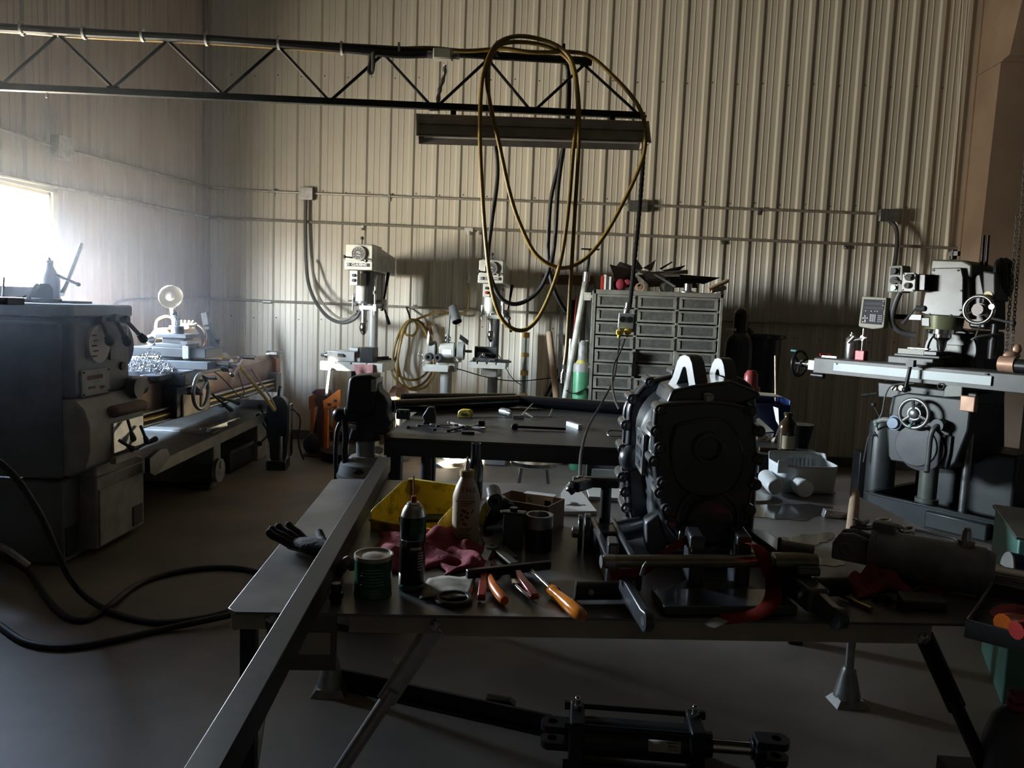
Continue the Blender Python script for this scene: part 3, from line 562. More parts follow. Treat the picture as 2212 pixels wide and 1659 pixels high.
# ================================================================ stock leaning on the wall
def lean(u0, v0, y0, u1, v1, y1, r, ma, name, lab, cat, flat=None, n=14, hollow=0):
    p, q = PY(u0, v0, y0), PY(u1, v1, y1)
    d = (p - q); q = q + d * ((.01 - q.z) / d.z) if abs(d.z) > 1e-3 else q
    m = M()
    if hollow: x, y, zz = basis(p - q); m.ring((p + q) / 2, p - q, r, r * .86, (p - q).length, 20)
    elif flat: m.bar(p, q, flat[0], flat[1], up=X)
    else: m.cyl(p, q, r, n=n)
    return solo(m, name, ma, lab, cat)
ct_ = PY(1138, 720, 7.1); t = thing('clear_tube', 'clear plastic tube with bands of yellow tape standing at the back wall', 'tube', (ct_.x - .01, 7.12, 0)); zt = ct_.z
m = M(); m.ring((0, 0, zt / 2), Z, .036, .033, zt, 22); m.obj('tube_wall', CLEAR, t)
for k, (v, hh) in enumerate(((724, .05), (767, .035), (806, .045), (853, .03))):
    zz = PY(1138, v, 7.1).z; m = M(); m.ring((0, 0, zz), Z, .0375, .0345, hh, 22); m.obj('tape_band', mat('yellow_tape', (.55, .36, .10), .5), t)
m = M(1)
for k in range(5): m.cyl((-.018 + .009 * k, .006 * (k % 2), .01), (-.016 + .008 * k, .004, zt - .28 + .02 * k), .0035, n=6)
m.objs('welding_rod', DKSTEEL, t)
lean(1186, 718, 7.15, 1203, 868, 6.9, .03, KRAFT, 'cardboard_tube', 'brown cardboard tube leaning on the back wall beside the clear tube', 'tube', hollow=1)
for u0, v0, u1, v1, r, lab in ((1236, 742, 1172, 868, .017, 'grey pipe leaning at a slant behind the cardboard tube, leftmost of the slanted stock'), (1240, 750, 1184, 868, .016, 'dark bar slanting behind the cardboard tube, second from the left'), (1236, 700, 1212, 868, .011, 'thin dark rod leaning beside the hanging chuck'), (1244, 690, 1222, 868, .013, 'pale thin rod leaning just left of the green cylinder')):
    lean(u0, v0, 7.2, u1, v1, 7.08, r, STEEL if 'pale' in lab else DKSTEEL, 'metal_bar', lab, 'bar stock')
lean(1237, 648, 7.18, 1228, 868, 7.0, .01, DKSTEEL, 'flat_bar', 'wide dark flat bar standing behind the hanging yellow hose', 'bar stock', flat=(.02, .065))
lean(1214, 640, 7.2, 1208, 868, 7.1, .01, STEEL, 'flat_bar', 'pale narrow flat bar standing against the wall left of the hanging yellow hose', 'bar stock', flat=(.012, .04))
lean(1246, 640, 6.95, 1226, 868, 6.8, .006, REDPL, 'thin_rod', 'thin reddish rod leaning between the flat bar and the white stand', 'bar stock')
p, q = PY(1172, 603, 7.17), PY(1282, 607, 7.17); m = M(); m.bar(p, q, .06, .09, up=Z); solo(m, 'steel_channel', RUSTY, 'rusty steel channel fixed level on the back wall left of the cabinet', 'channel', bev=.004)
t = thing('pipe_stand', 'leaning pale steel post with a tee head left of the drawer cabinet', 'stand', PY(1240, 960, 6.75)); o0 = t.location; t.location.z = 0; o0 = V(t.location)
m = M(); p, q = PY(1238, 760, 6.72) - o0, PY(1266, 600, 6.8) - o0; q2 = PY(1275, 540, 6.82) - o0; p0 = q + (p - q) * ((0.0 - q.z) / (p - q).z); m.cyl(p0, q, .028, .026); m.obj('post', mat('pale_scuffed_paint', (.50, .50, .44), .5, 0, .4, 14), t)
m = M(); m.cyl(q, q2, .012); m.obj('inner_rod', DKSTEEL, t)
m = M(); m.box(q2 + V((0, 0, .006)), (.16, .05, .012)); m.obj('tee_head', DKSTEEL, t, bev=.002)
m = M(); c = PY(1266, 603, 6.78) - o0; m.cyl(c + V((0, -.02, -.02)), c + V((0.004, -.02, .06)), .032); m.cyl(c + V((0, -.06, .01)), c + V((0, .03, .01)), .01); m.obj('clamp_collar', GALV, t)
m = M(); c = PY(1262, 640, 6.77) - o0; m.box(c + V((.03, 0, 0)), (.06, .03, .07)); m.cyl(c + V((.05, -.04, 0)), c + V((.05, .02, 0)), .02); m.obj('side_bracket', LGREY, t, bev=.003)
m = M(); c = PY(1276, 655, 6.9); m.bb(c.x - .03, c.x + .03, 7.0, 7.24, c.z - .5, c.z + .17); solo(m, 'wall_post', DGREY, 'dark upright bracket on the wall between the leaning post and the cabinet', 'bracket')
m = M(); c = PY(1266, 800, 6.9); m.cyl((c.x, 6.9, 0), (c.x, 6.9, PY(1266, 735, 6.9).z), .02); solo(m, 'white_pipe', WHITE, 'white pipe standing between the green cylinder and the cabinet', 'pipe')
m = M(); c = PY(1232, 800, 6.8); m.cyl((c.x, 6.8, 0), (c.x, 6.8, PY(1240, 732, 6.8).z), .035); solo(m, 'steel_tube', STEEL, 'bare steel tube standing behind the green cylinder', 'tube')
# ================================================================ drill presses (local x right, y towards the wall, origin under the column)
PLATE = mat('dark_nameplate', (.03, .03, .03), .4, .3); LETW = mat('pale_letters', (.7, .7, .65), .5)
DIAL = mat('dial_face', (.10, .10, .095), .4, .3)
def knob(m, p, q, r, rb): m.cyl(p, q, r, n=8); m.sph(q, rb, n=10)
def drill_press(lab, loc, k, zt, vent):
    t = thing('drill_press', lab, 'drill press', loc)
    # k scales the head; zt = height of the head top
    B = lambda *a: [x * k for x in a]
    hw, hh = .112 * k, .205 * k; yf = -.5 * k; zb = zt - hh
    m = M(); m.prism([(-hw, zb), (hw, zb), (hw, zt - .004), (hw - .012, zt), (-hw, zt)], (0, yf, 0), X, Z, (0, .16 * k, 0)); m.obj('head_front', LGREY, t, bev=.008)
    m = M(); ye = .33 * k; m.prism([(yf + .16 * k, zb + .005), (ye, zb - .012 * k), (ye, zt - .045 * k), (yf + .3 * k, zt - .004), (yf + .16 * k, zt - .002)], (-hw * .98, 0, 0), Y, Z, (hw * 1.96, 0, 0)); m.obj('belt_housing', MGREY, t, bev=.012)
    m = M(); m.box((0, yf + .22 * k, zt + .004), (hw * 1.7, .3 * k, .014)); m.obj('top_cover', MGREY, t, bev=.004)
    m = M(); m.bb(-hw - .004, hw + .006, yf - .02, yf + .1, zb, zb + .075 * k); m.obj('nameplate_band', LGREY, t, bev=.008)
    m = M(); m.bb(-hw * .82, hw * .82, yf - .024, yf - .018, zb + .028 * k, zb + .055 * k); m.obj('nameplate', PLATE, t)
    words('CLAUSING', .026 * k, LETW, t, (.008, yf - .0245, zb + .0415 * k), X, Z, bold=.0006)
    m = M(); m.ring((-hw * .72, yf - .0255, zb + .0415 * k), Y, .009 * k, .006 * k, .003, 16); m.obj('emblem', LETW, t)
    dc = V((.0, yf, zt - .072 * k)); m = M(); m.rev([(.060 * k, 0), (.060 * k, .022), (.054 * k, .026), (.052 * k, .022), (0, .022)], dc, (0, -1, 0), 28); m.obj('speed_dial', LGREY, t)
    m = M(); m.cyl(dc + V((0, -.021, 0)), dc + V((0, -.024, 0)), .05 * k, n=28); m.obj('dial_face', DIAL, t)
    m = M()
    for z_, w_ in ((.012, .028), (.003, .04), (-.018, .034)): m.box(dc + V((0, -.0245, z_ * k)), (w_ * k, .001, .0035 * k), (0, 12, 0))
    for i in range(10): a = i * .55 + .3; m.box(dc + V((cos(a) * .041 * k, -.0245, sin(a) * .041 * k)), (.005 * k, .001, .005 * k))
    m.obj('dial_markings', LETW, t)
    m = M(); knob(m, (-hw * .2, yf, zb + .095 * k), (-hw * .92, yf - .06 * k, zb + .1 * k), .006, .014 * k); m.obj('speed_knob', INK, t)
    m = M(); knob(m, (hw * .25, yf, zb + .1 * k), (hw * .7, yf - .07 * k, zb + .075 * k), .007, .017 * k); m.obj('speed_knob', CHROME, t)
    m = M(); knob(m, (-.005, yf + .1 * k, zt), (-.005, yf + .1 * k, zt + .06 * k), .005, .015 * k); m.obj('shift_lever', INK, t)
    # switch box, quill and feed
    m = M(); m.bb(-.065 * k, .0, yf - .03, yf + .05 * k, zb - .125 * k, zb - .005); m.obj('switch_box', LGREY, t, bev=.006)
    m = M(1)
    for zz, c in ((.045, INK), (.085, REDPL if vent else LETW)): q = V((-.033 * k, yf - .03, zb - zz * k)); m.cyl(q, q + V((0, -.012, 0)), .013 * k, n=14)
    o = m.objs('push_button', INK, t)
    if vent: o[1].data.materials.clear(); o[1].data.materials.append(REDPL); o[1]['label'] = 'red push button'
    m = M(); m.cyl((0, -.32 * k, zb - .0), (0, -.32 * k, zb - .27 * k), .075 * k, n=24); m.bb(-.075 * k, .075 * k, -.32 * k, .1 * k, zb - .27 * k, zb); m.cyl((0, 0, zb), (0, 0, zb - .3 * k), .08 * k, n=24); m.obj('head_casting', DGREY if not vent else MGREY, t, bev=.008)
    m = M(); m.cyl((-.01, -.36 * k, zb - .02), (-.01, -.36 * k, zb - .25 * k), .05 * k, n=20); m.obj('quill_cover', LGREY, t)
    m = M(); m.cyl((0, -.32 * k, zb - .2 * k), (0, -.32 * k, zb - .43 * k), .026 * k, n=18); m.cyl((-.0, -.32 * k, zb - .3 * k), (0, -.32 * k, zb - .33 * k), .04 * k, n=18); m.obj('quill', STEEL, t)
    m = M(); m.rev([(.018 * k, 0), (.03 * k, -.02 * k), (.036 * k, -.05 * k), (.034 * k, -.07 * k), (.02 * k, -.1 * k), (.008 * k, -.115 * k)], (0, -.32 * k, zb - .42 * k), n=20); m.obj('chuck', CHROME, t)
    if vent: m = M(); m.cyl((0, -.32 * k, zb - .53 * k), (0, -.32 * k, zb - .66 * k), .004, n=8); m.obj('drill_bit', STEEL, t)
    m = M(); m.bb(-.03, .12 * k, -.36 * k, -.33 * k, zb - .32 * k, zb - .285 * k); m.bb(.09 * k, .12 * k, -.38 * k, -.35 * k, zb - .33 * k, zb - .27 * k); m.obj('depth_stop_arm', LGREY, t, bev=.004)
    m = M(); m.cyl((.105 * k, -.37 * k, zb - .36 * k), (.105 * k, -.37 * k, zb - .03), .009 * k, n=10); m.sph((.105 * k, -.37 * k, zb - .05 * k), .018 * k); m.cyl((.105 * k, -.37 * k, zb - .16 * k), (.105 * k, -.37 * k, zb - .19 * k), .018 * k, n=6); m.obj('depth_stop_rod', CHROME, t)
    m = M(); m.cyl((-.07 * k, -.28 * k, zb - .24 * k), (-.1 * k, -.28 * k, zb - .24 * k), .05 * k, n=22); m.obj('return_spring_cover', MGREY, t)
    m = M(); m.cyl((-.09 * k, -.34 * k, zb - .33 * k), (-.09 * k, -.34 * k, zb - .2 * k), .006, n=8); m.cyl((-.13 * k, -.34 * k, zb - .25 * k), (-.07 * k, -.34 * k, zb - .25 * k), .006, n=8); m.obj('stop_screw', STEEL, t)
    hb = V((.085 * k, -.22 * k, zb - .27 * k)); m = M(); m.cyl(hb, hb + V((.06 * k, 0, 0)), .036 * k, n=20); m.cyl(hb + V((.05 * k, 0, 0)), hb + V((.075 * k, 0, 0)), .05 * k, .044 * k, 20); m.obj('feed_hub', STEEL, t)
    for i, (dy, dz) in enumerate(((.03, .26), (.09, -.16), (-.17, -.04))):
        m = M(); p = hb + V((.055 * k, 0, 0)); q = p + V((.03 * k, dy * k, dz * k)); m.cyl(p, q, .009 * k, n=10); m.cyl(p.lerp(q, .6), q, .012 * k, .015 * k, 10); m.sph(q, .016 * k, n=10); m.obj('feed_lever', DKSTEEL, t)
    return t, zb
def press_table(t, x0, x1, y0, y1, z, th, slots=True):
    m = M(); n = 3
    m.bb(x0, x1, y0, y1, z - th, z - .016)
    for i in range(n + 1):
        a = x0 + (x1 - x0) * i / (n + 1) + (.006 if i else 0); b = x0 + (x1 - x0) * (i + 1) / (n + 1) - (.006 if i < n else 0); m.bb(a, b, y0, y1, z - .016, z)
    m.obj('table', mat('machined_pale_iron', (.60, .58, .50), .4, .3, .2, 14), t, bev=.002)
LA = (-1.716, 6.7, 0); TA = frame(LA); zt = PL(TA, 768, 528, -.5).z
pa, zb = drill_press('left drill press, pale grey with a round speed dial, by the wall corner', LA, 1.0, zt, False)
m = M(); m.cyl((0, 0, .06), (0, 0, zb), .042, n=24); m.obj('column', MGREY, pa)
m = M(); m.bb(-.2, .2, -.45, .15, 0, .06); m.cyl((0, 0, .05), (0, 0, .2), .08, .06, 24); m.obj('base', MGREY, pa, bev=.012)
tz = PL(TA, 770, 783, -.55).z; a, b = PL(TA, 692, 790, -.58).x, PL(TA, 826, 790, -.58).x
press_table(pa, a, b, -.58, -.14, tz, .07)
m = M(); m.bb(-.08, .08, -.4, -.06, tz - .17, tz - .07); m.cyl((0, 0, tz - .2), (0, 0, tz - .02), .075, n=24); m.obj('table_bracket', MGREY, pa, bev=.01)
m = M(); c = PL(TA, 713, 797, -.6); q = PL(TA, 706, 852, -.66); m.sph(c, .02); m.cyl(c, q, .0125, .0135, n=12); m.sph(q, .014); m.obj('table_crank', WHITE, pa, label='pale crank handle')
t = thing('drill_vise', 'pale steel drill vise lying on the table of the left drill press', 'vise', V(LA) + V(((a + b) / 2 - .03, -.36, tz)))
T = T_(t); IRON = mat('bright_ground_iron', (.55, .55, .52), .35, .6, .2, 12)
m = M(); m.bb(-.16, .13, -.14, .0, 0, .035); m.bb(-.19, .04, -.16, -.1, 0, .085); m.bb(-.12, .05, -.12, -.0, .03, .09); m.obj('vise_body', IRON, t, bev=.006)
m = M(); m.cyl((-.1, -.161, .05), (-.05, -.161, .05), .014, n=12); m.box((-.07, -.161, .048), (.05, .004, .024)); m.obj('bed_slot', INK, t, bev=.008)
m = M(); m.bb(-.02, .05, -.10, .03, .06, .115); m.k = 0; m.obj('fixed_jaw', IRON, t, bev=.004)
m = M(); m.bb(.08, .19, -.15, .02, 0, .12); m.obj('moving_jaw', DKSTEEL, t, bev=.004)
m = M(); m.cyl((-.19, -.13, .045), (-.22, -.13, .045), .03, .018, 14); m.cyl((-.22, -.13, .045), (-.25, -.13, .045), .012, n=10); m.obj('screw_end', STEEL, t)
t = thing('clamp_bar', 'dark hold-down clamp bars lying on the right of the left drill press table', 'clamp', V(LA) + V((b - .1, -.35, tz)))
m = M(); m.bar((-.1, -.1, .02), (.08, .05, .03), .03, .03, up=Z); m.bar((-.06, -.14, .018), (.09, .1, .018), .025, .02, up=Z); m.cyl((-.06, -.1, 0), (-.06, -.1, .05), .012, n=10); m.obj('bar', DKSTEEL, t, bev=.002)
m = M(); m.cyl((-.08, -.12, .03), (.0, -.13, .03), .014, n=10); m.obj('bolt', STEEL, t)
# faded rag hanging off the table
m = M(); p0 = PL(TA, 768, 787, -.6)
def fr(u, v): q = PL(TA, 762 + 46 * u + v * 12 * (1 - u), 787 + 32 * v * (1 - .3 * u), -.592 - .02 * sin(u * 9) * v); return TA @ q
m.grid(fr, 10, 8); solo(m, 'shop_rag', PINKC, 'faded reddish rag hanging off the front of the left drill press table', 'rag', solid=.004)
LB = (-.655, 6.85, 0); TB = frame(LB); zt = PL(TB, 1052, 562, -.46).z
pb, zb = drill_press('second drill press, smaller, behind the hanging yellow and black hoses', LB, .92, zt, True)
m = M(); m.cyl((0, 0, .06), (0, 0, zb), .045, n=24); m.obj('column', DGREY, pb)
m = M(); m.bb(-.18, .18, -.4, .13, 0, .06); m.cyl((0, 0, .05), (0, 0, .2), .08, .06, 24); m.obj('base', MGREY, pb, bev=.012)
tz = PL(TB, 1050, 783, -.5).z; a, b = PL(TB, 1011, 788, -.5).x, PL(TB, 1092, 788, -.5).x
press_table(pb, a, b + .0, -.5, -.12, tz, .05)
m = M(); m.bb(-.07, .07, -.34, -.05, tz - .13, tz - .05); m.cyl((0, 0, tz - .16), (0, 0, tz - .0), .075, n=24); m.obj('table_bracket', MGREY, pb, bev=.01)
t = thing('drill_vise', 'small dark vise with a long crank handle on the second drill press table', 'vise', V(LB) + V(((a + b) / 2 - .04, -.36, tz)))
m = M(); m.bb(-.09, .1, -.06, .1, 0, .03); m.bb(-.09, .1, .06, .09, .03, .12); m.obj('vise_body', DGREY, t, bev=.004)
m = M(); m.bb(-.06, .07, -.04, -.01, .03, .075); m.cyl((0, -.09, .06), (0, .05, .06), .012, n=10); m.obj('moving_jaw', DKSTEEL, t, bev=.003)
m = M(); m.cyl((.005, -.09, .075), (-.11, -.12, -.04), .006, n=8); m.sph((.005, -.09, .06), .016); m.obj('crank_handle', CHROME, t)
t = thing('flat_stock', 'dark flat bars lying on the right end of the second drill press table', 'bar stock', V(LB) + V((b - .02, -.3, tz)))
m = M(1); m.bb(-.12, .06, -.14, -.08, .001, .014); m.bb(-.1, .04, -.06, .0, .001, .018); m.objs('bar', DKSTEEL, t, bev=.002)
# ================================================================ bench grinder on a pedestal
p = PY(960, 800, 6.35); GL = (p.x, 6.45, 0); TG = frame(GL); zz = PL(TG, 945, 795, -.12).z
t = thing('grinder_pedestal', 'pale steel pedestal post with a tray carrying the bench grinder', 'pedestal', GL)
m = M(); m.cyl((0, 0, .03), (0, 0, zz - .02), .05, n=24); m.obj('post', MGREY, t)
m = M(); m.rev([(.19, 0), (.19, .03), (.08, .05), (.055, .09)], n=28); m.obj('base', MGREY, t)
ax_, bx_ = PL(TG, 914, 797, -.14).x, PL(TG, 968, 797, -.14).x
m = M(); m.bb(ax_, bx_, -.14, -.125, zz - .03, zz + .03); m.bb(ax_, bx_, -.125, .1, zz - .03, zz - .02); m.bb(ax_, ax_ + .012, -.125, .1, zz - .02, zz + .02); m.bb(bx_, bx_ + .05, -.1, .1, zz - .03, zz + .05); m.obj('tray', LGREY, t, bev=.003)
gz = zz - .018; g = thing('bench_grinder', 'pale bench grinder with two wheel guards on the pedestal tray', 'bench grinder', V(GL) + V((.0, .0, gz)))
m = M(); cz = PL(TG, 955, 757, -.05).z - gz; m.cyl((-.06, 0, cz), (.075, 0, cz), .07, n=24); m.bb(-.065, .075, -.07, .05, cz - .12, cz + .03); m.bb(-.08, .09, -.06, .06, 0, cz - .1); m.obj('motor_housing', LGREY, g, bev=.012)
m = M(); m.bb(-.03, .05, -.073, -.069, cz - .03, cz + .01); m.obj('badge', WHITE, g)
for s_ in (-1, 1):
    c = V((.005 + s_ * .12, -.02, cz - .0)); m = M(); m.ring(c, X, .075, .06, .05, 24); m.cyl(c + V((-.027, 0, 0)), c + V((-.022, 0, 0)), .075, n=24); m.obj('wheel_guard', MGREY, g)
    m = M(); m.cyl(c + V((-.018, 0, 0)), c + V((.018, 0, 0)), .058, n=24); m.obj('grinding_wheel', DGREY, g)
    m = M(); m.box(c + V((0, -.1, -.05)), (.06, .05, .012)); m.box(c + V((0, -.06, -.08)), (.02, .1, .02)); m.obj('tool_rest', STEEL, g, bev=.002)
    m = M(); m.box(c + V((s_ * .03, -.07, .1)), (.006 if s_ < 0 else .09, .08, .1 if s_ < 0 else .004), (30, 35 if s_ > 0 else 0, 20)); m.obj('eye_shield', DGREY if s_ > 0 else LGREY, g, bev=.001)
for i, u in enumerate((927, 947)):
    c = PL(TG, u, 772 if i else 771, -.18); c.z -= gz; m = M(); m.cyl(c + V((0, -.03, 0)), c + V((0, .05, 0)), .032, n=16); m.ring(c + V((0, -.035, 0)), Y, .03, .014, .02, 16); m.obj('adjusting_knob', INK, g)
m = M(); m.cyl((.135, -.02, cz), (.21, -.02, cz), .012, n=10); m.box((.19, -.02, cz), (.05, .03, .02)); m.obj('arbor_end', STEEL, g)
m = M(); c = V((.0, -.0, cz + .08)); m.cyl(c, c + V((0, 0, .015)), .03, n=14); m.tube([c + V((-.02, 0, .01)), c + V((0, 0, .06)), c + V((.03, 0, .02))], .006, 6, 5); m.obj('lifting_eye', STEEL, g)
c = PY(983, 679, 6.35); t = thing('work_lamp', 'dark grey cylinder lamp on a straight stem above the bench grinder', 'lamp', V(GL) + V((.03, .0, zz - .0)))
o0 = V(t.location); m = M(); q0 = PY(968, 735, 6.42) - o0; q1 = PY(971, 690, 6.4) - o0; m.tube([V((q0.x, .0, .06)), q0, q1, PY(974, 664, 6.37) - o0], .0085, 8, 5); m.obj('stem', DGREY, t)
m = M(); d = (PY(988, 697, 6.3) - PY(978, 662, 6.38)).normalized(); cc = PY(983, 679, 6.35) - o0
m.rev([(.0, -.075), (.034, -.075), (.038, -.07), (.041, .075), (.038, .075), (.034, -.06), (0, -.06)], cc, d, 24); m.obj('lamp_shade', DGREY, t)
m = M(); m.sph(cc + d * .03, .022, (1, 1, 1.2)); m.obj('bulb', mat('unlit_bulb', (.6, .6, .55), .3), t)
m = M(); c = PY(908, 765, 6.3); m.torus(c, (.2, -1, 0), .017, .003, 18, 6); m.tube([c + V((.01, 0, -.015)), c + V((.03, 0, -.05)), c + V((.0, -.01, -.09))], .004, 6, 4); solo(m, 'wire_ring', STEEL, 'small wire ring hooked at the left of the grinder tray', 'ring')
m = M(); m.tube([PY(972, 793, 6.4), PY(1000, 800, 6.5), PY(1040, 812, 6.75), PY(1080, 820, 6.95), PY(1120, 823, 7.05), PY(1160, 820, 7.12), PY(1200, 815, 7.15)], .005, 7, 6); solo(m, 'power_cable', RUBBER, 'black cord running from the grinder tray to the right along the wall', 'cord')
m = M(); m.tube([PY(1071, 758, 6.9), PY(1085, 780, 6.95), PY(1105, 815, 7.02), PY(1126, 832, 7.08)], .004, 7, 6); solo(m, 'power_cable', RUBBER, 'thin black cord falling behind the second drill press table', 'cord')
# ================================================================ yellow air hose coiled on the wall
t = thing('coiled_hose', 'yellow air hose coiled on the back wall between the drill presses', 'hose', PY(900, 760, 7.1)); o0 = V(t.location)
def hp(u, v, y=7.12): return PY(u, v, y) - o0
pts = [(1012, 612), (1013, 640), (1012, 664), (1002, 676), (985, 681), (955, 674), (925, 680), (900, 690), (880, 700), (866, 725), (858, 765), (848, 790), (846, 800), (852, 815), (872, 835), (890, 838), (912, 830), (932, 805), (936, 760), (925, 715), (905, 694), (885, 692), (868, 710), (852, 750), (850, 790), (858, 808), (880, 820), (905, 818), (925, 800), (932, 765), (918, 718), (902, 697), (884, 694), (870, 712), (860, 760), (862, 800), (878, 836), (900, 842), (925, 832), (938, 800), (930, 745), (912, 705), (892, 692), (880, 700), (875, 718), (880, 724), (893, 724), (901, 712), (898, 697), (886, 691), (872, 715), (860, 770), (858, 830), (861, 880)]
m = M(); n = len(pts); m.tube([hp(u, v, 7.15 - .09 * (i / n) - .012 * (i % 2)) for i, (u, v) in enumerate(pts)], .0115, 9, 5); m.obj('hose', YELH, t)
m = M(); m.tube([hp(878, 664, 7.2), hp(884, 680, 7.12), hp(886, 692, 7.08)], .01, 6, 3); m.obj('hanger', DKSTEEL, t)
m = M(); c = PY(926, 705, 7.1)
m.grid(lambda a, b: PY(912 + 24 * a, 696 + 20 * b + 8 * a, 7.12 - .03 * sin(a * 6)), 6, 6); solo(m, 'paper_tag', KRAFT, 'tan paper tag tucked behind the coiled yellow hose', 'tag', solid=.002)
# ================================================================ engine lathe along the left wall (local x along the bed, y towards the wall)
LL = (-2.36, 3.55, 0); LR = 92.5; TL = frame(LL, LR)
LP_ = mat('lathe_blue_grey_paint', (.135, .14, .137), .42, 0, .3, 7, thr=(.3, .6)); LPL = mat('lathe_pale_paint', (.36, .35, .31), .5, 0, .3, 9)
BEDM = mat('bed_steel_warm_reflection', (.42, .29, .215), .33, .6, .35, 10)  # bed steel: warm reflection put into the colour along with brown coolant
la = thing('engine_lathe', 'long blue-grey engine lathe standing along the left wall under the window', 'lathe', LL, LR)
m = M(); m.bb(-.04, .52, .07, .78, .0, .43); m.obj('headstock_pedestal', LP_, la, bev=.02)
m = M(); m.bb(.12, .59, -.015, .7, .035, .41); m.prism([(.12, .41), (.59, .385), (.60, .43), (.4, .50), (.12, .5)], (0, -.012, 0), X, Z, (0, .6, 0)); m.obj('motor_cabinet', LPL, la, bev=.012)
m = M(); m.bb(.135, .575, -.024, -.014, .05, .345); m.obj('cabinet_door', LPL, la, bev=.004, label='pale grey access door')
m = M(); m.box((.50, -.027, .12), (.10, .008, .11)); m.obj('vent_opening', INK, la, bev=.003)
m = M(); m.box((.04, .068, .11), (.10, .008, .15)); m.obj('vent_opening', INK, la, bev=.003)
# norton gearbox with a swept belly
m = M(); m.prism([(.02, .45), (-.05, .49), (-.075, .58), (-.075, .70), (-.05, .78), (0, .83), (.3, .83), (.3, .45)], (-.04, 0, 0), Y, Z, (.53, 0, 0)); m.obj('feed_gearbox', LPL, la, bev=.012)
m = M(); m.bb(.16, .46, -.085, -.07, .53, .69); m.obj('gearbox_panel', STEEL, la, bev=.004)
m = M(); m.bb(.15, .48, -.11, -.04, .715, .775); m.obj('gearbox_cap', RUSTY, la, bev=.025)
m = M(); m.bb(.17, .38, -.09, -.06, .475, .51); m.obj('thread_chart', LPL, la, bev=.002)
for x0, z0, x1, z1 in ((.27, .69, .23, .60), (.40, .64, .37, .56), (.30, .52, .46, .56), (.18, .60, .22, .55)):
    m = M(); p, q = V((x0, -.10, z0)), V((x1, -.15, z1)); m.cyl(p, q, .008, n=8); m.cyl(q.lerp(p, .3), q, .011, .016, 10); m.sph(q, .016, n=10); m.obj('selector_lever', INK, la)
# headstock
m = M(); m.prism([(.0, .83), (-.0, 1.2), (.05, 1.215), (.8, 1.215), (.8, .83)], (-.04, 0, 0), Y, Z, (.53, 0, 0)); m.obj('headstock', LP_, la, bev=.025)
m = M(); m.bb(-.05, .5, -.012, .82, 1.222, 1.285); m.obj('headstock_lid', LP_, la, bev=.012)
m = M(); m.bb(-.06, -.03, .05, .78, .44, 1.20); m.obj('end_cover', LP_, la, bev=.02)
m = M(); m.cyl((.165, .0, 1.09), (.165, -.018, 1.09), .095, n=36); m.obj('speed_dial', mat('pale_dial_plate', (.62, .56, .46), .45, 0, .15, 14), la)
m = M(1)
for i in range(5): m.box((.115 + .012 * (i % 2), -.0195, 1.135 - i * .026), (.04, .002, .007))
m.auto = 0; m.obj('dial_figures', RUSTY, la)
for x, zt_, zb_, xb in ((.185, 1.20, 1.10, .19), (.31, 1.21, 1.09, .36), (.42, 1.2, 1.10, .53)):
    m = M(); p, q = V((x, -.02, zt_)), V((xb, -.055, zb_)); m.cyl(V((x, .01, zt_ + .01)), V((x, -.03, zt_ + .01)), .02, n=14); m.bar(p, q, .018, .014); m.cyl(p.lerp(q, .7), q, .016, .024, 12); m.sph(q, .022, n=12); m.obj('gear_lever', INK, la)
m = M(); m.box((.30, -.006, 1.07), (.06, .012, .14)); m.obj('lever_plate', LP_, la, bev=.004)
m = M(); m.box((.14, -.006, .90), (.245, .012, .13)); m.obj('rating_plate', LPL, la, bev=.003)
m = M(1)
for a in (-1, 1):
    for b_ in (-1, 1): m.cyl((.14 + a * .11, -.012, .90 + b_ * .055), (.14 + a * .11, -.017, .90 + b_ * .055), .005, n=8)
m.objs('plate_screw', INK, la)
m = M(); m.box((.13, -.0125, .925), (.13, .002, .02)); m.box((.10, -.0125, .875), (.06, .002, .012)); m.box((.19, -.0125, .87), (.04, .002, .01)); m.obj('plate_print', RUSTY, la)
m = M(); m.cyl((.40, -.0, .96), (.40, -.012, .96), .022, n=16); m.obj('oil_sight', INK, la)
m = M(); m.cyl((.45, -.02, .84), (.45, -.07, .84), .055, n=20); m.cyl((.45, -.02, .84), (.56, -.02, .84), .05, n=20); m.obj('reverse_knob', DGREY, la)
m = M(); m.cyl((.50, .32, 1.05), (.56, .32, 1.05), .13, n=28); m.cyl((.56, .32, 1.05), (.74, .32, 1.05), .21, n=40); m.cyl((.74, .32, 1.05), (.745, .32, 1.05), .19, n=40); m.obj('chuck', DKSTEEL, la, bev=.006)
for k in range(3):
    a = rad(90 + 120 * k + 20); c = V((.77, .32 + cos(a) * .10, 1.05 + sin(a) * .10)); m = M(); m.box(c, (.09, .05, .12), Matrix.Rotation(a - pi / 2, 3, 'X')); m.obj('chuck_jaw', DKSTEEL, la, bev=.004)
# bed, rods, tray, feet
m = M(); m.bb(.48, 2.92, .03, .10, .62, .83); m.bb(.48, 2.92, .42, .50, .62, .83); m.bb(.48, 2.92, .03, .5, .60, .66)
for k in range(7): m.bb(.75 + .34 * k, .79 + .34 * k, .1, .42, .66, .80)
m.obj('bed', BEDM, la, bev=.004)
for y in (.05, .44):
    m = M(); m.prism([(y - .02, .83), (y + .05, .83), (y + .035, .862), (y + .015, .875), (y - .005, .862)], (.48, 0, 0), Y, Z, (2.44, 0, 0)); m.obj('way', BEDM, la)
for z_, r_, ma in ((.67, .010, STEEL), (.635, .016, BRASS), (.60, .010, STEEL)): m = M(); m.cyl((.47, -.01, z_), (2.8, -.01, z_), r_, n=12); m.obj('feed_rod', ma, la)
m = M(); m.bb(2.78, 2.9, -.04, .04, .56, .72); m.obj('rod_bracket', LPL, la, bev=.006)
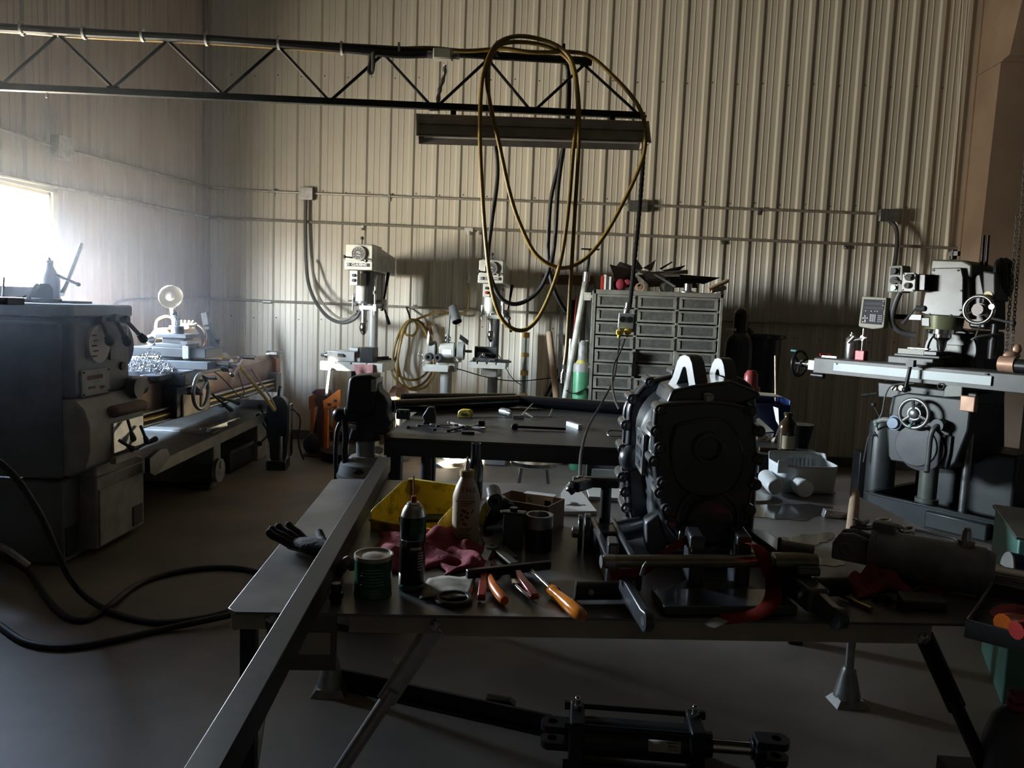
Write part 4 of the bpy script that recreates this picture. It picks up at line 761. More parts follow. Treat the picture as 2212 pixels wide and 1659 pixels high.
TRY = mat('oily_tray_paint', (.17, .165, .14), .35, .2, .35, 9)
m = M(); m.add([(.55, -.09, .40), (2.93, -.09, .455), (2.93, -.09, .385), (.55, -.09, .33)] + [(.55, -.082, .40), (2.93, -.082, .455), (2.93, -.082, .385), (.55, -.082, .33)], [(0, 1, 2, 3), (7, 6, 5, 4), (0, 4, 5, 1), (3, 2, 6, 7), (0, 3, 7, 4), (1, 5, 6, 2)])
m.add([(.55, -.085, .345), (2.93, -.085, .40), (2.93, .72, .40), (.55, .72, .345)], [(0, 1, 2, 3)]); m.bb(2.92, 2.93, -.09, .72, .385, .47); m.bb(.55, 2.93, .715, .72, .36, .5)
m.obj('chip_tray', TRY, la)
m = M(); m.prism([(.56, .33), (.74, .405), (.70, .46), (.62, .47), (.5, .44), (.5, .36)], (0, -.1, 0), X, Z, (0, .03, 0)); m.obj('tray_spout', BLACK, la)
for x0, x1, y0, nm in ((1.73, 1.86, .06, 'bed_leg'), (2.62, 2.84, .06, 'bed_leg')):
    m = M(); m.bb(x0, x1, y0, .62, .0, .385); m.obj(nm, LPL, la, bev=.008)
m = M(); m.box((1.80, .056, .11), (.07, .01, .12)); m.obj('leg_opening', INK, la, bev=.02)
m = M(); m.bb(1.0, 2.7, .64, .68, .05, .38); m.obj('back_panel', BLACK, la)
# saddle, apron, cross slide
m = M(); m.bb(.90, 1.40, -.06, .03, .60, .80); m.obj('apron', BLACK, la, bev=.012)
m = M(); m.bb(.97, 1.36, -.072, -.06, .605, .745); m.obj('apron_plate', mat('bright_oily_plate', (.6, .57, .46), .3, .7, .35, 14), la, bev=.003)
m = M(); m.bb(.93, 1.55, -.08, .55, .845, .885); m.bb(.93, 1.14, -.10, .12, .80, .872); m.bb(.78, .96, -.02, .1, .84, .875); m.obj('saddle', LP_, la, bev=.008)
m = M(); m.bb(1.12, 1.38, -.16, .56, .885, .935); m.obj('cross_slide', LP_, la, bev=.004)
hw_c = V((1.04, -.15, .76)); m = M(); m.torus(hw_c, Y, .108, .0125, 36, 10); m.cyl(hw_c + V((0, .08, 0)), hw_c + V((0, -.02, 0)), .024, n=16)
for k in range(3): a = rad(30 + 120 * k); m.cyl(hw_c, hw_c + V((cos(a) * .106, 0, sin(a) * .106)), .009, n=8)
m.obj('apron_handwheel', STEEL, la)
m = M(); p = hw_c + V((.03, 0, .085)); m.cyl(p, p + V((0, -.075, .0)), .010, .014, 12); m.sph(p + V((0, -.078, 0)), .014); m.obj('handwheel_grip', CHROME, la)
m = M(); m.cyl((1.26, -.16, .91), (1.26, -.30, .91), .022, n=16); m.cyl((1.26, -.20, .91), (1.26, -.25, .91), .045, n=24); m.obj('cross_feed_dial', CHROME, la)
m = M(); c = V((1.26, -.29, .91)); m.bar(c + V((-.08, 0, -.05)), c + V((.08, 0, .05)), .02, .016); m.cyl(c + V((.08, 0, .05)), c + V((.08, -.09, .05)), .010, .015, 12); m.sph(c + V((-.08, 0, -.05)), .018); m.obj('ball_crank', CHROME, la)
for p, q in (((1.38, -.08, .70), (1.50, -.16, .58)), ((1.44, -.08, .68), (1.6, -.17, .62))):
    m = M(); m.cyl(p, q, .008, n=8); m.cyl(V(p).lerp(V(q), .65), q, .011, .018, 10); m.obj('feed_lever', INK, la)
TPX = PL(TL, 384, 745, .12).x - 1.27; TPY = .12 - .26; q0_ = set(o.name for o in la.children)
# compound and tool post
m = M(); m.cyl((1.27, .27, .935), (1.27, .27, .955), .11, n=28); m.bb(1.14, 1.42, .02, .50, .955, 1.015); m.obj('compound_slide', DGREY, la, bev=.005)
m = M(); m.bb(1.13, 1.21, -.0, .02, .945, 1.02); m.prism([(1.12, .95), (1.24, .95), (1.24, 1.03), (1.21, 1.03), (1.18, .99), (1.15, 1.03), (1.12, 1.03)], (0, -.02, 0), X, Z, (0, .04, 0)); m.obj('slide_end_block', LPL, la, bev=.003)
m = M(); m.bb(1.17, 1.37, .16, .36, 1.015, 1.04); m.bb(1.20, 1.34, .19, .33, 1.04, 1.075); m.bb(1.17, 1.37, .16, .36, 1.075, 1.10); m.cyl((1.27, .26, 1.1), (1.27, .26, 1.15), .04, n=18); m.obj('tool_post', mat('dull_tool_steel', (.16, .165, .17), .4, .6, .3, 14), la, bev=.003)
m = M(); m.cyl((1.27, .26, 1.15), (1.27, .26, 1.2), .018, n=6); m.cyl((1.27, .26, 1.16), (1.15, .22, 1.23), .009, n=8); m.sph((1.14, .217, 1.235), .02, (1, 1, 1.2)); m.obj('tool_post_handle', CHROME, la)
m = M(); m.bb(1.10, 1.30, .12, .165, 1.042, 1.06); m.obj('cutting_tool', STEEL, la)
for ch in [o for o in la.children if o.name not in q0_]: ch.location = (TPX, TPY if ch.name.split('.')[0] != 'slide_end_block' else .0, 0)
# tailstock
m = M(); m.bb(1.75, 2.05, .08, .46, .87, .93); m.prism([(1.76, .93), (2.04, .93), (2.0, 1.0), (2.0, 1.06), (1.78, 1.06), (1.80, 1.0)], (0, .2, 0), X, Z, (0, .22, 0)); m.cyl((1.65, .32, 1.05), (2.1, .32, 1.05), .075, n=24); m.obj('tailstock', mat('tan_cream_casting', (.52, .42, .29), .45, 0, .2, 8), la, bev=.01)
m = M(); m.cyl((1.52, .32, 1.05), (1.66, .32, 1.05), .035, n=18); m.cyl((1.47, .32, 1.05), (1.53, .32, 1.05), .01, .03, 14); m.obj('tailstock_quill', STEEL, la)
m = M(); m.torus((2.16, .32, 1.05), X, .09, .011); m.cyl((2.1, .32, 1.05), (2.18, .32, 1.05), .02); m.bar((2.16, .32, .97), (2.16, .32, 1.13), .015, .015); m.obj('tailstock_handwheel', CHROME, la)
for ch in la.children:
    if ch.name.startswith('tailstock'): ch.location = (-.17, 0, 0)
# bracket at the tail end of the bed
m = M(); m.prism([(2.88, .87), (2.97, .90), (2.99, .85), (3.0, .70), (2.96, .62), (2.9, .62)], (0, .0, 0), X, Z, (0, .06, 0)); m.obj('end_bracket', mat('salmon_paint', (.62, .30, .20), .5, 0, .25, 9), la, bev=.006)
m = M(); m.cyl((2.9, -.02, .875), (2.9, .09, .875), .03, n=14); m.bb(2.84, 2.98, -.02, .05, .87, .90); m.obj('end_stop', GALV, la, bev=.005)
# lamp fixed behind the carriage
lt = thing('lathe_lamp', 'white enamel lamp on an upright stem behind the lathe tool post', 'lamp', TL @ V((1.46, .36, 1.02)), LR); o0 = T_(lt).inverted()
def llp(u, v, y): return o0 @ (TL @ PL(TL, u, v, y))
LW = mat('white_enamel', (.78, .76, .66), .3, 0, .08, 8)
b0, b1, b2 = llp(378, 715, .36), llp(371, 665, .36), llp(368, 640, .34)
m = M(); m.box((b0.x, b0.y, b0.z / 2 + .01), (.07, .06, b0.z + .06)); m.obj('lamp_base', LW, lt, bev=.006)
m = M(); m.tube([b0, b0.lerp(b1, .5) + V((.004, 0, 0)), b1, llp(370, 655, .36)], .0145, 10, 5); m.obj('stem', LW, lt)
d = V((-.62, -.62, -.30)).normalized(); c = b2 - d * .03
m = M(); m.rev([(.0, -.045), (.03, -.04), (.06, -.018), (.078, .02), (.083, .045), (.080, .045), (.074, .02), (.056, -.014), (.028, -.033), (0, -.036)], c, d, 28); m.obj('lamp_shade', LW, lt)
m = M(); m.sph(c + d * .02, .036); m.obj('bulb', mat('frosted_bulb', (.78, .77, .72), .25), lt)
# things lying on the lathe
GLV = mat('white_cotton', (.74, .72, .66), .85, 0, .15, 25, bump=.2)
def glove(o, T, s, ma, lab, name='work_glove', curl=.3):
    m = M(); w = lambda x, y, z: T @ V((x * s, y * s, z * s))
    m.tube([w(-1.1, 0, .16), w(-.6, 0, .2), w(0, 0, .24), w(.55, 0, .2)], lambda t: s * (.30 + .12 * sin(t * 3)), 12, 4, flat=(1.15, .5, T.to_3x3() @ V((0, 1, 0))))
    for i, (y, L_) in enumerate(((-.36, .62), (-.13, .75), (.11, .72), (.33, .55))): m.tube([w(.4, y * .8, .22), w(.55 + L_ * .4, y * 1.1, .24 + curl * .5), w(.6 + L_ * .8, y * 1.25, .18 + curl), w(.6 + L_, y * 1.3, .1 + curl * 1.6)], lambda t: s * (.125 - .02 * t), 8, 4); m.sph(w(.6 + L_, y * 1.3, .1 + curl * 1.6), s * .105, n=8)
    m.tube([w(-.25, -.3, .22), w(.0, -.55, .26), w(.3, -.78, .26 + curl * .4)], lambda t: s * (.16 - .03 * t), 8, 4); m.sph(w(.3, -.78, .26 + curl * .4), s * .125, n=8)
    return solo(m, name, ma, lab, 'glove', smooth=60)
glove(0, TL @ Matrix.Translation((1.52, -.0, .955)) @ Matrix.Rotation(rad(170), 4, 'Z'), .075, GLV, 'white cotton glove lying on the dark slide at the front of the lathe carriage')
glove(0, TL @ Matrix.Translation((1.73, .26, 1.115)) @ Matrix.Rotation(rad(20), 4, 'Z'), .085, GLV, 'sunlit white glove lying on top of the lathe tailstock')
m = M(); m.tube([TL @ V(p) for p in ((1.5, .36, 1.1), (1.56, .38, 1.17), (1.66, .36, 1.2), (1.74, .34, 1.17), (1.72, .3, 1.13))], .009, 8, 6); solo(m, 'pale_cable', WHITE, 'pale lamp cable curling over the lathe tailstock', 'cable')
CHX = PL(TL, 325, 785, .12).x
CHIP = mat('bright_steel_chips', (.55, .55, .56), .22, 1, .4, 60)
m = M()
for i in range(420):
    a = rnd.random() * 6.28; r_ = rnd.random() ** .6; h_ = (1 - r_) * .15 * rnd.random()
    c = V((CHX + cos(a) * r_ * .13, .12 + sin(a) * r_ * .15, .892 + h_)); L_ = rnd.uniform(.006, .016); ax = V((rnd.uniform(-1, 1), rnd.uniform(-1, 1), rnd.uniform(-.4, 1))).normalized(); x_, y_, _ = basis(ax)
    m.tube([c + ax * (j / 5 - .5) * L_ * 2 + (x_ * cos(j * 1.9) + y_ * sin(j * 1.9)) * .005 for j in range(6)], .0016, 4, 1, flat=(1, .4))
for i in range(60):
    c = V((.86 + rnd.random() * .12, -.03 + rnd.random() * .1, .878 + rnd.random() * .02)); ax = V((rnd.uniform(-1, 1), rnd.uniform(-1, 1), .2)).normalized(); x_, y_, _ = basis(ax)
    m.tube([c + ax * (j / 5 - .5) * .02 + (x_ * cos(j * 1.9) + y_ * sin(j * 1.9)) * .005 for j in range(6)], .0016, 4, 1)
m.v = [TL @ p for p in m.v]; o = solo(m, 'steel_chips', CHIP, 'glittering pile of curled steel chips on the lathe carriage', 'metal chips', kind='stuff') if False else m.obj('steel_chips', CHIP)
tag(o, 'glittering pile of curled steel chips on the lathe carriage', 'metal chips', kind='stuff')
# on top of the headstock
def lt_(u, v, y): return TL @ PL(TL, u, v, y)
HT = 1.285
c = TL @ PLZ(TL, 108, 652, HT); m = M(); k = .235 / .24
m.rev([(.048, 0), (.052, .01), (.052, .125), (.046, .145), (.03, .175), (.022, .195), (.02, .215), (.022, .216), (.022, .228), (.008, .232), (.005, .245), (0, .25)], (c.x, c.y, HT), n=20); solo(m, 'oil_bottle', DGREY, 'dark shouldered bottle standing on the lathe headstock against the window', 'bottle')
p, q = lt_(134, 636, .42), lt_(176, 528, .52); p = V((p.x, p.y, max(p.z, HT + .012))); m = M(); m.cyl(p, q, .0125, n=14); solo(m, 'steel_rod', STEEL, 'steel rod leaning up to the right behind the bottle on the lathe', 'rod')
p, q = lt_(122, 594, .42), lt_(168, 614, .42); m = M(); m.bar(p, q, .012, .012); m.cyl(q, q + (q - p) * .05, .012, n=8); solo(m, 'tee_wrench', DKSTEEL, 'dark bar crossing behind the leaning rod on the lathe', 'wrench')
c = TL @ V((.36, .62, HT)); t = thing('parts_tray', 'tan tray on the back of the lathe headstock below the window', 'tray', c, LR)
m = M(); m.prism([(-.2, 0), (.2, 0), (.22, .075), (-.22, .075)], (0, -.07, 0), X, Z, (0, .01, 0)); m.prism([(-.2, 0), (.2, 0), (.22, .075), (-.22, .075)], (0, .08, 0), X, Z, (0, .01, 0)); m.bb(-.2, .2, -.07, .08, 0, .01); m.bb(-.235, .235, -.085, -.06, .068, .078); m.obj('tray_body', mat('tan_tray', (.5, .43, .34), .6), t)
m = M(); c = TL @ V((.2, .3, HT)); m.bb(c.x - .05, c.x + .05, c.y - .09, c.y + .09, HT, HT + .022); solo(m, 'steel_block', DKSTEEL, 'low dark block on the lathe headstock right of the bottle', 'block', bev=.004)
m = M(); c = TL @ V((.38, .25, HT)); m.bb(c.x - .06, c.x + .06, c.y - .08, c.y + .08, HT, HT + .012); solo(m, 'flat_plate', DKSTEEL, 'thin plate lying near the right end of the lathe headstock', 'plate', bev=.003)
for k, (u, v, lab) in enumerate(((78, 645, 'dark angular clamp block leaning on the bottle on the lathe'), (33, 640, 'small dark jaw lying near the left end of the lathe top'), (10, 650, 'low dark lump at the far left of the lathe top'))):
    c = TL @ PLZ(TL, u, v + 8, HT); m = M()
    if k == 0: m.prism([(-.05, 0), (.05, 0), (.05, .07), (.03, .1), (-.02, .04), (-.05, .03)], (c.x, c.y - .02, HT), Y * .7 + X * .7, Z, (.03, .03, 0))
    elif k == 1: m.prism([(-.05, 0), (.04, 0), (.05, .02), (.0, .055), (-.03, .05)], (c.x, c.y - .02, HT), Y * .7 + X * .7, Z, (.03, .02, 0))
    else: m.bb(c.x - .05, c.x + .05, c.y - .05, c.y + .05, HT, HT + .03)
    solo(m, 'steel_jaw', DKSTEEL, lab, 'clamp', bev=.004)
p, q = lt_(5, 655, .35), lt_(9, 598, .35); m = M(); m.cyl(V((p.x, p.y, HT)), q, .005, n=8); solo(m, 'thin_rod', DKSTEEL, 'thin upright rod at the far left of the lathe top', 'rod')
p, q = lt_(60, 632, .3), lt_(82, 612, .3); m = M(); m.bar(V((p.x, p.y, HT + .02)), V((q.x, q.y, HT + .09)), .012, .02); solo(m, 'hex_key', DKSTEEL, 'slanting bar left of the bottle on the lathe', 'bar')
# dark jointed arm standing behind the lathe near the corner
p, q, r_ = TL @ V((2.25, .7, .82)), PY(466, 745, 6.35), PY(442, 676, 6.3); m = M(); m.bar(PY(478, 790, 6.4), q, .03, .03); m.bar(q, PY(448, 700, 6.3), .05, .045); m.bar(PY(448, 712, 6.3), r_, .04, .05); m.cyl(PY(474, 735, 6.33), PY(455, 737, 6.33), .01, n=8); m.bar(PY(478, 790, 6.4), V((PY(478, 790, 6.4).x, 6.4, 0)), .03, .03)
solo(m, 'jointed_arm', DKSTEEL, 'dark jointed steel arm standing behind the lathe by the corner', 'arm')
m = M(); a = (2.05, -.02, .90); 
m.tube([lt_(452, 773, .12), lt_(480, 772, .1), lt_(510, 785, .05), lt_(545, 825, -.1), lt_(575, 862, -.2), PY(597, 892, 5.95)], .014, 9, 7); solo(m, 'yellow_cable', mat('bright_yellow_rubber', (.75, .58, .08), .45, 0, .25, 20), 'yellow cable arching from the lathe carriage down to the black magnetic drill', 'cable')
m = M(); m.tube([lt_(470, 776, .3), lt_(505, 771, .25), lt_(530, 780, .15), lt_(560, 822, -.1), lt_(585, 860, -.2), PY(600, 892, 5.95)], .008, 8, 7); solo(m, 'pale_cable', mat('pale_pink_cable', (.55, .42, .36), .5), 'thin pale cable arching beside the yellow one over the lathe bed', 'cable')
m = M(); p = [TL @ V(x) for x in ((1.62, .05, .86), (1.72, -.0, .78), (1.78, -.05, .70), (1.9, -.07, .62), (1.96, -.07, .66), (1.9, -.05, .8))]; m.tube(p, .004, 6, 6); solo(m, 'thin_wire', BLACK, 'thin dark wire drooping over the front of the lathe bed', 'wire')
m = M(); m.tube([TL @ V(x) for x in ((1.6, .1, .425), (1.75, .02, .44), (1.95, -.02, .45), (2.05, .0, .44))], .010, 8, 5); m.bar(TL @ V((1.55, .02, .43)), TL @ V((1.72, -.03, .45)), .03, .03); solo(m, 'wrench', STEEL, 'steel wrench lying in the lathe chip tray under the carriage', 'wrench')
# magnetic drill standing by the tail end of the lathe
md = thing('magnetic_drill', 'black magnetic drill standing on the floor by the tail end of the lathe', 'drill', (-2.27, 5.93, 0), 10)
m = M(); m.bb(-.075, .075, -.1, .09, 0, .075); m.obj('magnet_base', BLACK, md, bev=.006)
m = M(); m.prism([(-.055, .075), (.055, .075), (.065, .2), (.085, .3), (.085, .50), (.065, .55), (.03, .58), (-.03, .58), (-.065, .55), (-.085, .48), (-.085, .28), (-.06, .2)], (0, -.06, 0), X, Z, (0, .12, 0)); m.obj('motor_body', BLACK, md, bev=.012)
m = M(); m.bb(.086, .1, -.05, .06, .1, .52); m.obj('sunlit_edge', CHROME, md, bev=.002)  # bright strip added to stand for the sunlit right edge of the drill
m = M(); m.cyl((.03, -.065, .07), (.03, -.065, .27), .017, n=14); m.obj('slide_rod', CHROME, md)
for p, q in (((-.085, 0, .34), (-.14, -.02, .5)), ((-.085, 0, .30), (-.15, -.03, .42)), ((-.085, 0, .26), (-.14, -.03, .2))):
    m = M(); m.cyl(p, q, .007, n=8); m.sph(q, .022, n=12); m.obj('feed_handle', INK, md)
m = M(); m.tube([(.0, 0, .57), (.0, .01, .62), (.01, .02, .66)], .012, 8, 4); m.obj('cable_gland', RUBBER, md)
m = M(); m.tube([(.1, .03, .48), (.16, .05, .40), (.15, .05, .2), (.19, .06, .06)], .008, 8, 6); m.obj('cord', RUBBER, md)
# clutter in the corner behind it
t = thing('hand_grinder', 'dark angle grinder leaning on the wall behind the magnetic drill', 'grinder', (-2.12, 6.55, 0), 20)
m = M(); m.tube([(-.05, 0, .05), (-.03, 0, .2), (.0, 0, .36), (.02, 0, .45)], .045, 12, 4); m.obj('grinder_body', BLACK, t)
m = M(); m.sph((-.06, -.02, .1), .1, (1, .6, 1)); m.obj('grinder_head', BLACK, t)
m = M(); m.cyl((.0, -.03, .32), (.14, -.06, .20), .02, .025, 12); m.obj('side_grip', RUSTY, t)
m = M()
for k in range(7): a = rnd.random() * .8; m.tube([(-2.15 + .3 * rnd.random(), 6.6 + .2 * rnd.random(), .02 + .25 * rnd.random()), (-1.98 + .2 * rnd.random(), 6.75, .1 + .12 * rnd.random()), (-1.85 + .1 * rnd.random(), 6.55 + .2 * rnd.random(), .02)], .006, 6, 5)
solo(m, 'cable_tangle', RUSTY, 'tangle of wires on the floor by the wall left of the orange stand', 'cables', kind='stuff')
# low things under the lathe
t = thing('toolbox', 'low black toolbox in the shadow under the lathe bed', 'toolbox', TL @ V((2.3, .2, 0)), LR)
m = M(); m.bb(-.22, .24, -.12, .25, 0, .15); m.obj('box_body', BLACK, t, bev=.01)
m = M(); m.bb(-.23, .25, -.13, .26, .15, .18); m.tube([(-.08, .06, .18), (-.07, .06, .21), (.07, .06, .21), (.08, .06, .18)], .01, 8, 3); m.obj('lid', DGREY, t, bev=.005)
t = thing('coolant_pump', 'small scuffed motor with pulley on the floor beside the lathe middle leg', 'motor', TL @ V((1.63, .02, 0)), LR)
m = M(); m.cyl((0, 0, .10), (0, .18, .10), .075, n=20); m.box((0, .08, .02), (.12, .16, .03)); m.obj('motor_body', DGREY, t)
m = M(); m.cyl((0, -.05, .13), (0, -.02, .13), .085, n=20); m.cyl((.01, -.06, .17), (.01, -.02, .17), .03, n=12); m.obj('pulley', GALV, t)
m = M(); c = TL @ V((2.02, .3, 0)); m.rev([(0, 0), (.16, 0), (.16, .16), (.12, .17), (0, .17)], c, n=24); solo(m, 'steel_disc', DGREY, 'dark round drum on the floor behind the lathe middle leg', 'drum')
# cables across the floor in front of the lathe
def fl(u, v, z=.012): return PZ(u, v, z)
m = M(); m.tube([V((-2.85, 3.42, .95)), V((-2.65, 3.25, .93)), P(-40, 975, 2.9), P(0, 1000, 2.9), P(40, 1040, 2.92), P(90, 1120, 2.95), P(130, 1210, 2.98), fl(160, 1262, .10), fl(200, 1300, .03), fl(262, 1330, .013), fl(340, 1345, .013), fl(420, 1338, .013), fl(480, 1325, .013), fl(545, 1300, .013), fl(620, 1270, .013)], .0135, 10, 7); solo(m, 'floor_cable', RUBBER, 'black cable hanging down at the left edge and curving over the floor to the table', 'cable')
m = M(); m.tube([V((-2.9, 3.4, .4)), fl(-30, 1180, .2), fl(0, 1198, .12), fl(60, 1235, .03), fl(100, 1290, .013), fl(140, 1330, .013), fl(180, 1340, .013), fl(215, 1325, .013), fl(240, 1305, .03), fl(300, 1262, .013), fl(380, 1236, .013), fl(460, 1226, .013), fl(530, 1230, .013), fl(600, 1250, .013)], .0135, 10, 7); solo(m, 'floor_cable', RUBBER, 'black cable looping up the floor above the other two towards the glove', 'cable')
m = M(); m.tube([fl(-40, 1330), fl(0, 1352), fl(50, 1385), fl(110, 1398), fl(180, 1395), fl(260, 1380), fl(340, 1362), fl(420, 1345, .025), fl(490, 1330, .03), fl(560, 1315, .013), fl(640, 1300, .013)], .0135, 10, 7); solo(m, 'floor_cable', RUBBER, 'black cable lowest on the floor at the left edge of the view', 'cable')
m = M(); m.tube([fl(0, 1180, .13), fl(20, 1190, .13), fl(62, 1222, .06)], .017, 10, 5); solo(m, 'cable_sleeve', GALV, 'short bright coil sleeve on the cable at the left edge', 'sleeve')
# orange stand with the bottle jack
os_ = thing('orange_stand', 'bright orange two-plate steel stand on legs against the back wall', 'stand', (-2.08, 6.5, 0), -6)
To = T_(os_)
def ol(u, v, y): return PL(To, u, v, y)
def platepoly(pts, y, th, ma, nm):
    P_ = [ol(u, v, y) for u, v in pts]; m = M(); m.prism([(p.x, p.z) for p in P_], (0, y, 0), X, Z, (0, th, 0)); m.obj(nm, ma, os_, bev=.004)
platepoly([(697, 866), (735, 840), (735, 867), (730, 874), (699, 888)], -.07, .014, ORANGE, 'front_plate')
platepoly([(666, 858), (703, 837), (706, 845), (706, 872), (700, 878), (676, 880), (667, 886)], .10, .014, ORANGE, 'rear_plate')
for u, v0, y in ((706, 880, -.06), (726, 870, -.03), (676, 880, .11), (701, 878, .13)):
    p = ol(u, v0, y); m = M(); m.box((p.x, y, p.z / 2), (.035, .03, p.z)); m.obj('leg', ORANGE, os_, bev=.004)
for u, v, w_ in ((711, 874, .03), (724, 866, .025), (704, 855, .03)): p = ol(u, v, -.078); m = M(); m.box((p.x, -.076, p.z), (w_, .006, .022)); m.obj('plate_hole', INK, os_)
p = ol(693, 860, .0); m = M(); m.cyl((p.x - .02, -.0, p.z - .03), (p.x + .03, .12, p.z - .02), .05, n=18); m.obj('roller', RUSTY, os_)
m = M(); m.bb(-.16, .12, -.1, .2, 0, .02); m.obj('base_plate', RUSTY, os_, bev=.004)
MAR = mat('maroon_paint', (.10, .03, .03), .5, 0, .3, 10); bj = thing('bottle_jack', 'maroon bottle jack standing inside the orange stand', 'jack', To @ V((-.02, .03, .02)), -6)
m = M(); m.rev([(.075, 0), (.07, .03), (.055, .06), (.058, .38), (.04, .44), (.022, .46), (.022, .56)], n=22); m.obj('jack_body', MAR, bj)
m = M(); m.prism([(-.10, .53), (-.03, .50), (.03, .50), (.10, .53), (.06, .56), (-.06, .56)], (0, -.04, 0), X, Z, (0, .08, 0)); m.obj('saddle', MAR, bj, bev=.004)
c = PZ(752, 985, 0) + V((0, .6, 0))
for k in range(2): m = M(); m.rev([(.17, 0), (.2, .01), (.2, .03), (.165, .04), (.165, .10), (.2, .11), (.2, .13), (.16, .14), (.15, .1), (.15, .04)], c + V((0.02 * k, 0, .15 * k)), n=28); solo(m, 'bare_wheel', RUSTY, ('rusty bare wheel lying on the floor by the wall behind the vise', 'rusty bare wheel stacked on another by the wall behind the vise')[k], 'wheel')  # two bare steel wheels, one stacked on the other
m = M(); p = PZ(745, 1000, 0); m.rev([(0, 0), (.26, 0), (.27, .08), (.0, .09)], (p.x, p.y + .2, 0), n=28); solo(m, 'tire', RUBBER, 'flat black tire lying on the floor behind the vise stand', 'tire')
# ================================================================ black steel bench in the middle
BZ = .80; BL = (-.735, 3.085, 0); BR = 1.5; TBn = frame(BL, BR)
BENCHM = mat('worn_black_steel_top', (.060, .060, .062), .42, .35, .55, 5, bump=.08, bscale=30)
bw, bd = 1.80, 1.12
be = thing('welding_bench', 'heavy black steel bench in the middle of the shop, tools scattered on its top', 'bench', BL, BR)
m = M(); m.bb(0, bw, 0, bd, BZ - .014, BZ); m.obj('bench_top', BENCHM, be, bev=.003)
m = M(); m.bb(.0, bw, .002, .05, BZ - .075, BZ - .014); m.bb(.0, bw, bd - .05, bd, BZ - .075, BZ - .014); m.bb(.0, .05, .05, bd - .05, BZ - .075, BZ - .014); m.bb(bw - .05, bw, .05, bd - .05, BZ - .075, BZ - .014); m.obj('top_frame', BLACK, be)
for x, y in ((.035, .06), (bw - .06, .06), (.035, bd - .06), (bw - .06, bd - .06)):
    m = M(); m.bb(x - .03, x + .03, y - .03, y + .03, 0, BZ - .075); m.obj('leg', BLACK, be, bev=.004)
p = PLZ(TBn, 918, 1010, .3); m = M(); m.cyl((.16, .12, 0), (.16, .12, BZ - .075), .024, n=18); m.obj('pipe_leg', DGREY, be)
p = PZ(885, 1000, 0)
def bz(u, v, dz=0): q = PZ(u, v, BZ); q.z = BZ + dz; return q
# pipes along the back of the bench
for a, b, r_, lab in (((848, 893), (1114, 880), .034, 'lit black pipe lying slantwise along the left back of the bench'), ((868, 873), (1112, 872), .03, 'rear black pipe along the left back edge of the bench'), ((1112, 879), (1362, 897), .034, 'black pipe along the right back of the bench running behind the gearbox')):
    p, q = bz(*a, r_ + .001), bz(*b, r_ + .001); m = M(); m.ring((p + q) / 2, q - p, r_, r_ * .85, (q - p).length, 24); solo(m, 'steel_pipe', BLKGLOSS, lab, 'pipe')
m = M(); p = bz(846, 905, 0); p = p + V((.06, 0, 0)); m.bb(p.x - .04, p.x + .02, p.y, p.y + .05, BZ, BZ + .045); m.sph(p + V((-.02, -.0, .035)), .006); m.sph(p + V((.008, -.0, .035)), .006); solo(m, 'stop_block', BLACK, 'black stop block beside the pipe ends on the left of the bench', 'block', bev=.004)
# small things on the bench
t = thing('tape_measure', 'yellow tape measure lying on the bench', 'tape measure', bz(1005, 902), -10)
m = M(); m.prism([(-.036, 0), (.036, 0), (.036, .03), (.025, .042), (-.02, .042), (-.034, .03)], (0, -.02, 0), X, Z, (0, .04, 0)); m.obj('case', YELP, t, bev=.006)
m = M(); m.box((.0, -.0205, .018), (.03, .002, .012)); m.obj('case_label', INK, t)
m = M(); m.box((.04, 0, .004), (.012, .02, .004)); m.obj('tape_tip', STEEL, t)
p, q = bz(1078, 895, .019), bz(1103, 900, .019); m = M(); m.ring((p + q) / 2, q - p, .0185, .0155, .055, 22); solo(m, 'tube_stub', GALV, 'short bright tube stub lying on the bench', 'tube')
p, q = bz(1022, 903, .004), bz(1192, 901, .004); m = M(); m.bar(p, q, .005, .004); q2 = bz(1120, 905, .01); m.box(q2, (.055, .02, .018), (0, 0, 6)); m.bar(bz(1125, 906, .02), bz(1150, 890, .045), .006, .004); m.bar(bz(1135, 900, .02), bz(1152, 906, .01), .008, .006); m.bar(bz(1186, 902, .004), bz(1192, 896, .03), .005, .005); solo(m, 'height_caliper', STEEL, 'long thin steel scriber with a sliding head on the bench right of the tape', 'caliper')
p, q = bz(1112, 928, .014), bz(1222, 932, .012); m = M(); m.bar(p, q, .022, .012, up=Z); m.cyl(p + V((0, -.02, 0)), p + V((0, .025, 0)), .016, n=14); solo(m, 'ratchet_handle', DKSTEEL, 'dark bar with a round end lying across the bench front', 'handle', bev=.004)
m = M(); p = bz(1240, 925, .0); m.box(p + V((.0, .02, .011)), (.022, .12, .022), (0, 0, 28)); solo(m, 'aluminium_block', mat('aluminium_stock', (.66, .70, .70), .35, .7, .1), 'bright aluminium block lying on the bench near the gearbox', 'block', bev=.001)
m = M(); p = bz(927, 918, 0); m.prism([(-.03, 0), (.03, 0), (.03, .05), (.022, .085), (-.004, .085), (-.03, .04), (-.022, .02)], (p.x, p.y - .015, BZ), X, Z, (0, .03, 0)); solo(m, 'steel_wedge', DGREY, 'dark upright steel wedge standing on the bench behind the spanners', 'block', bev=.003)
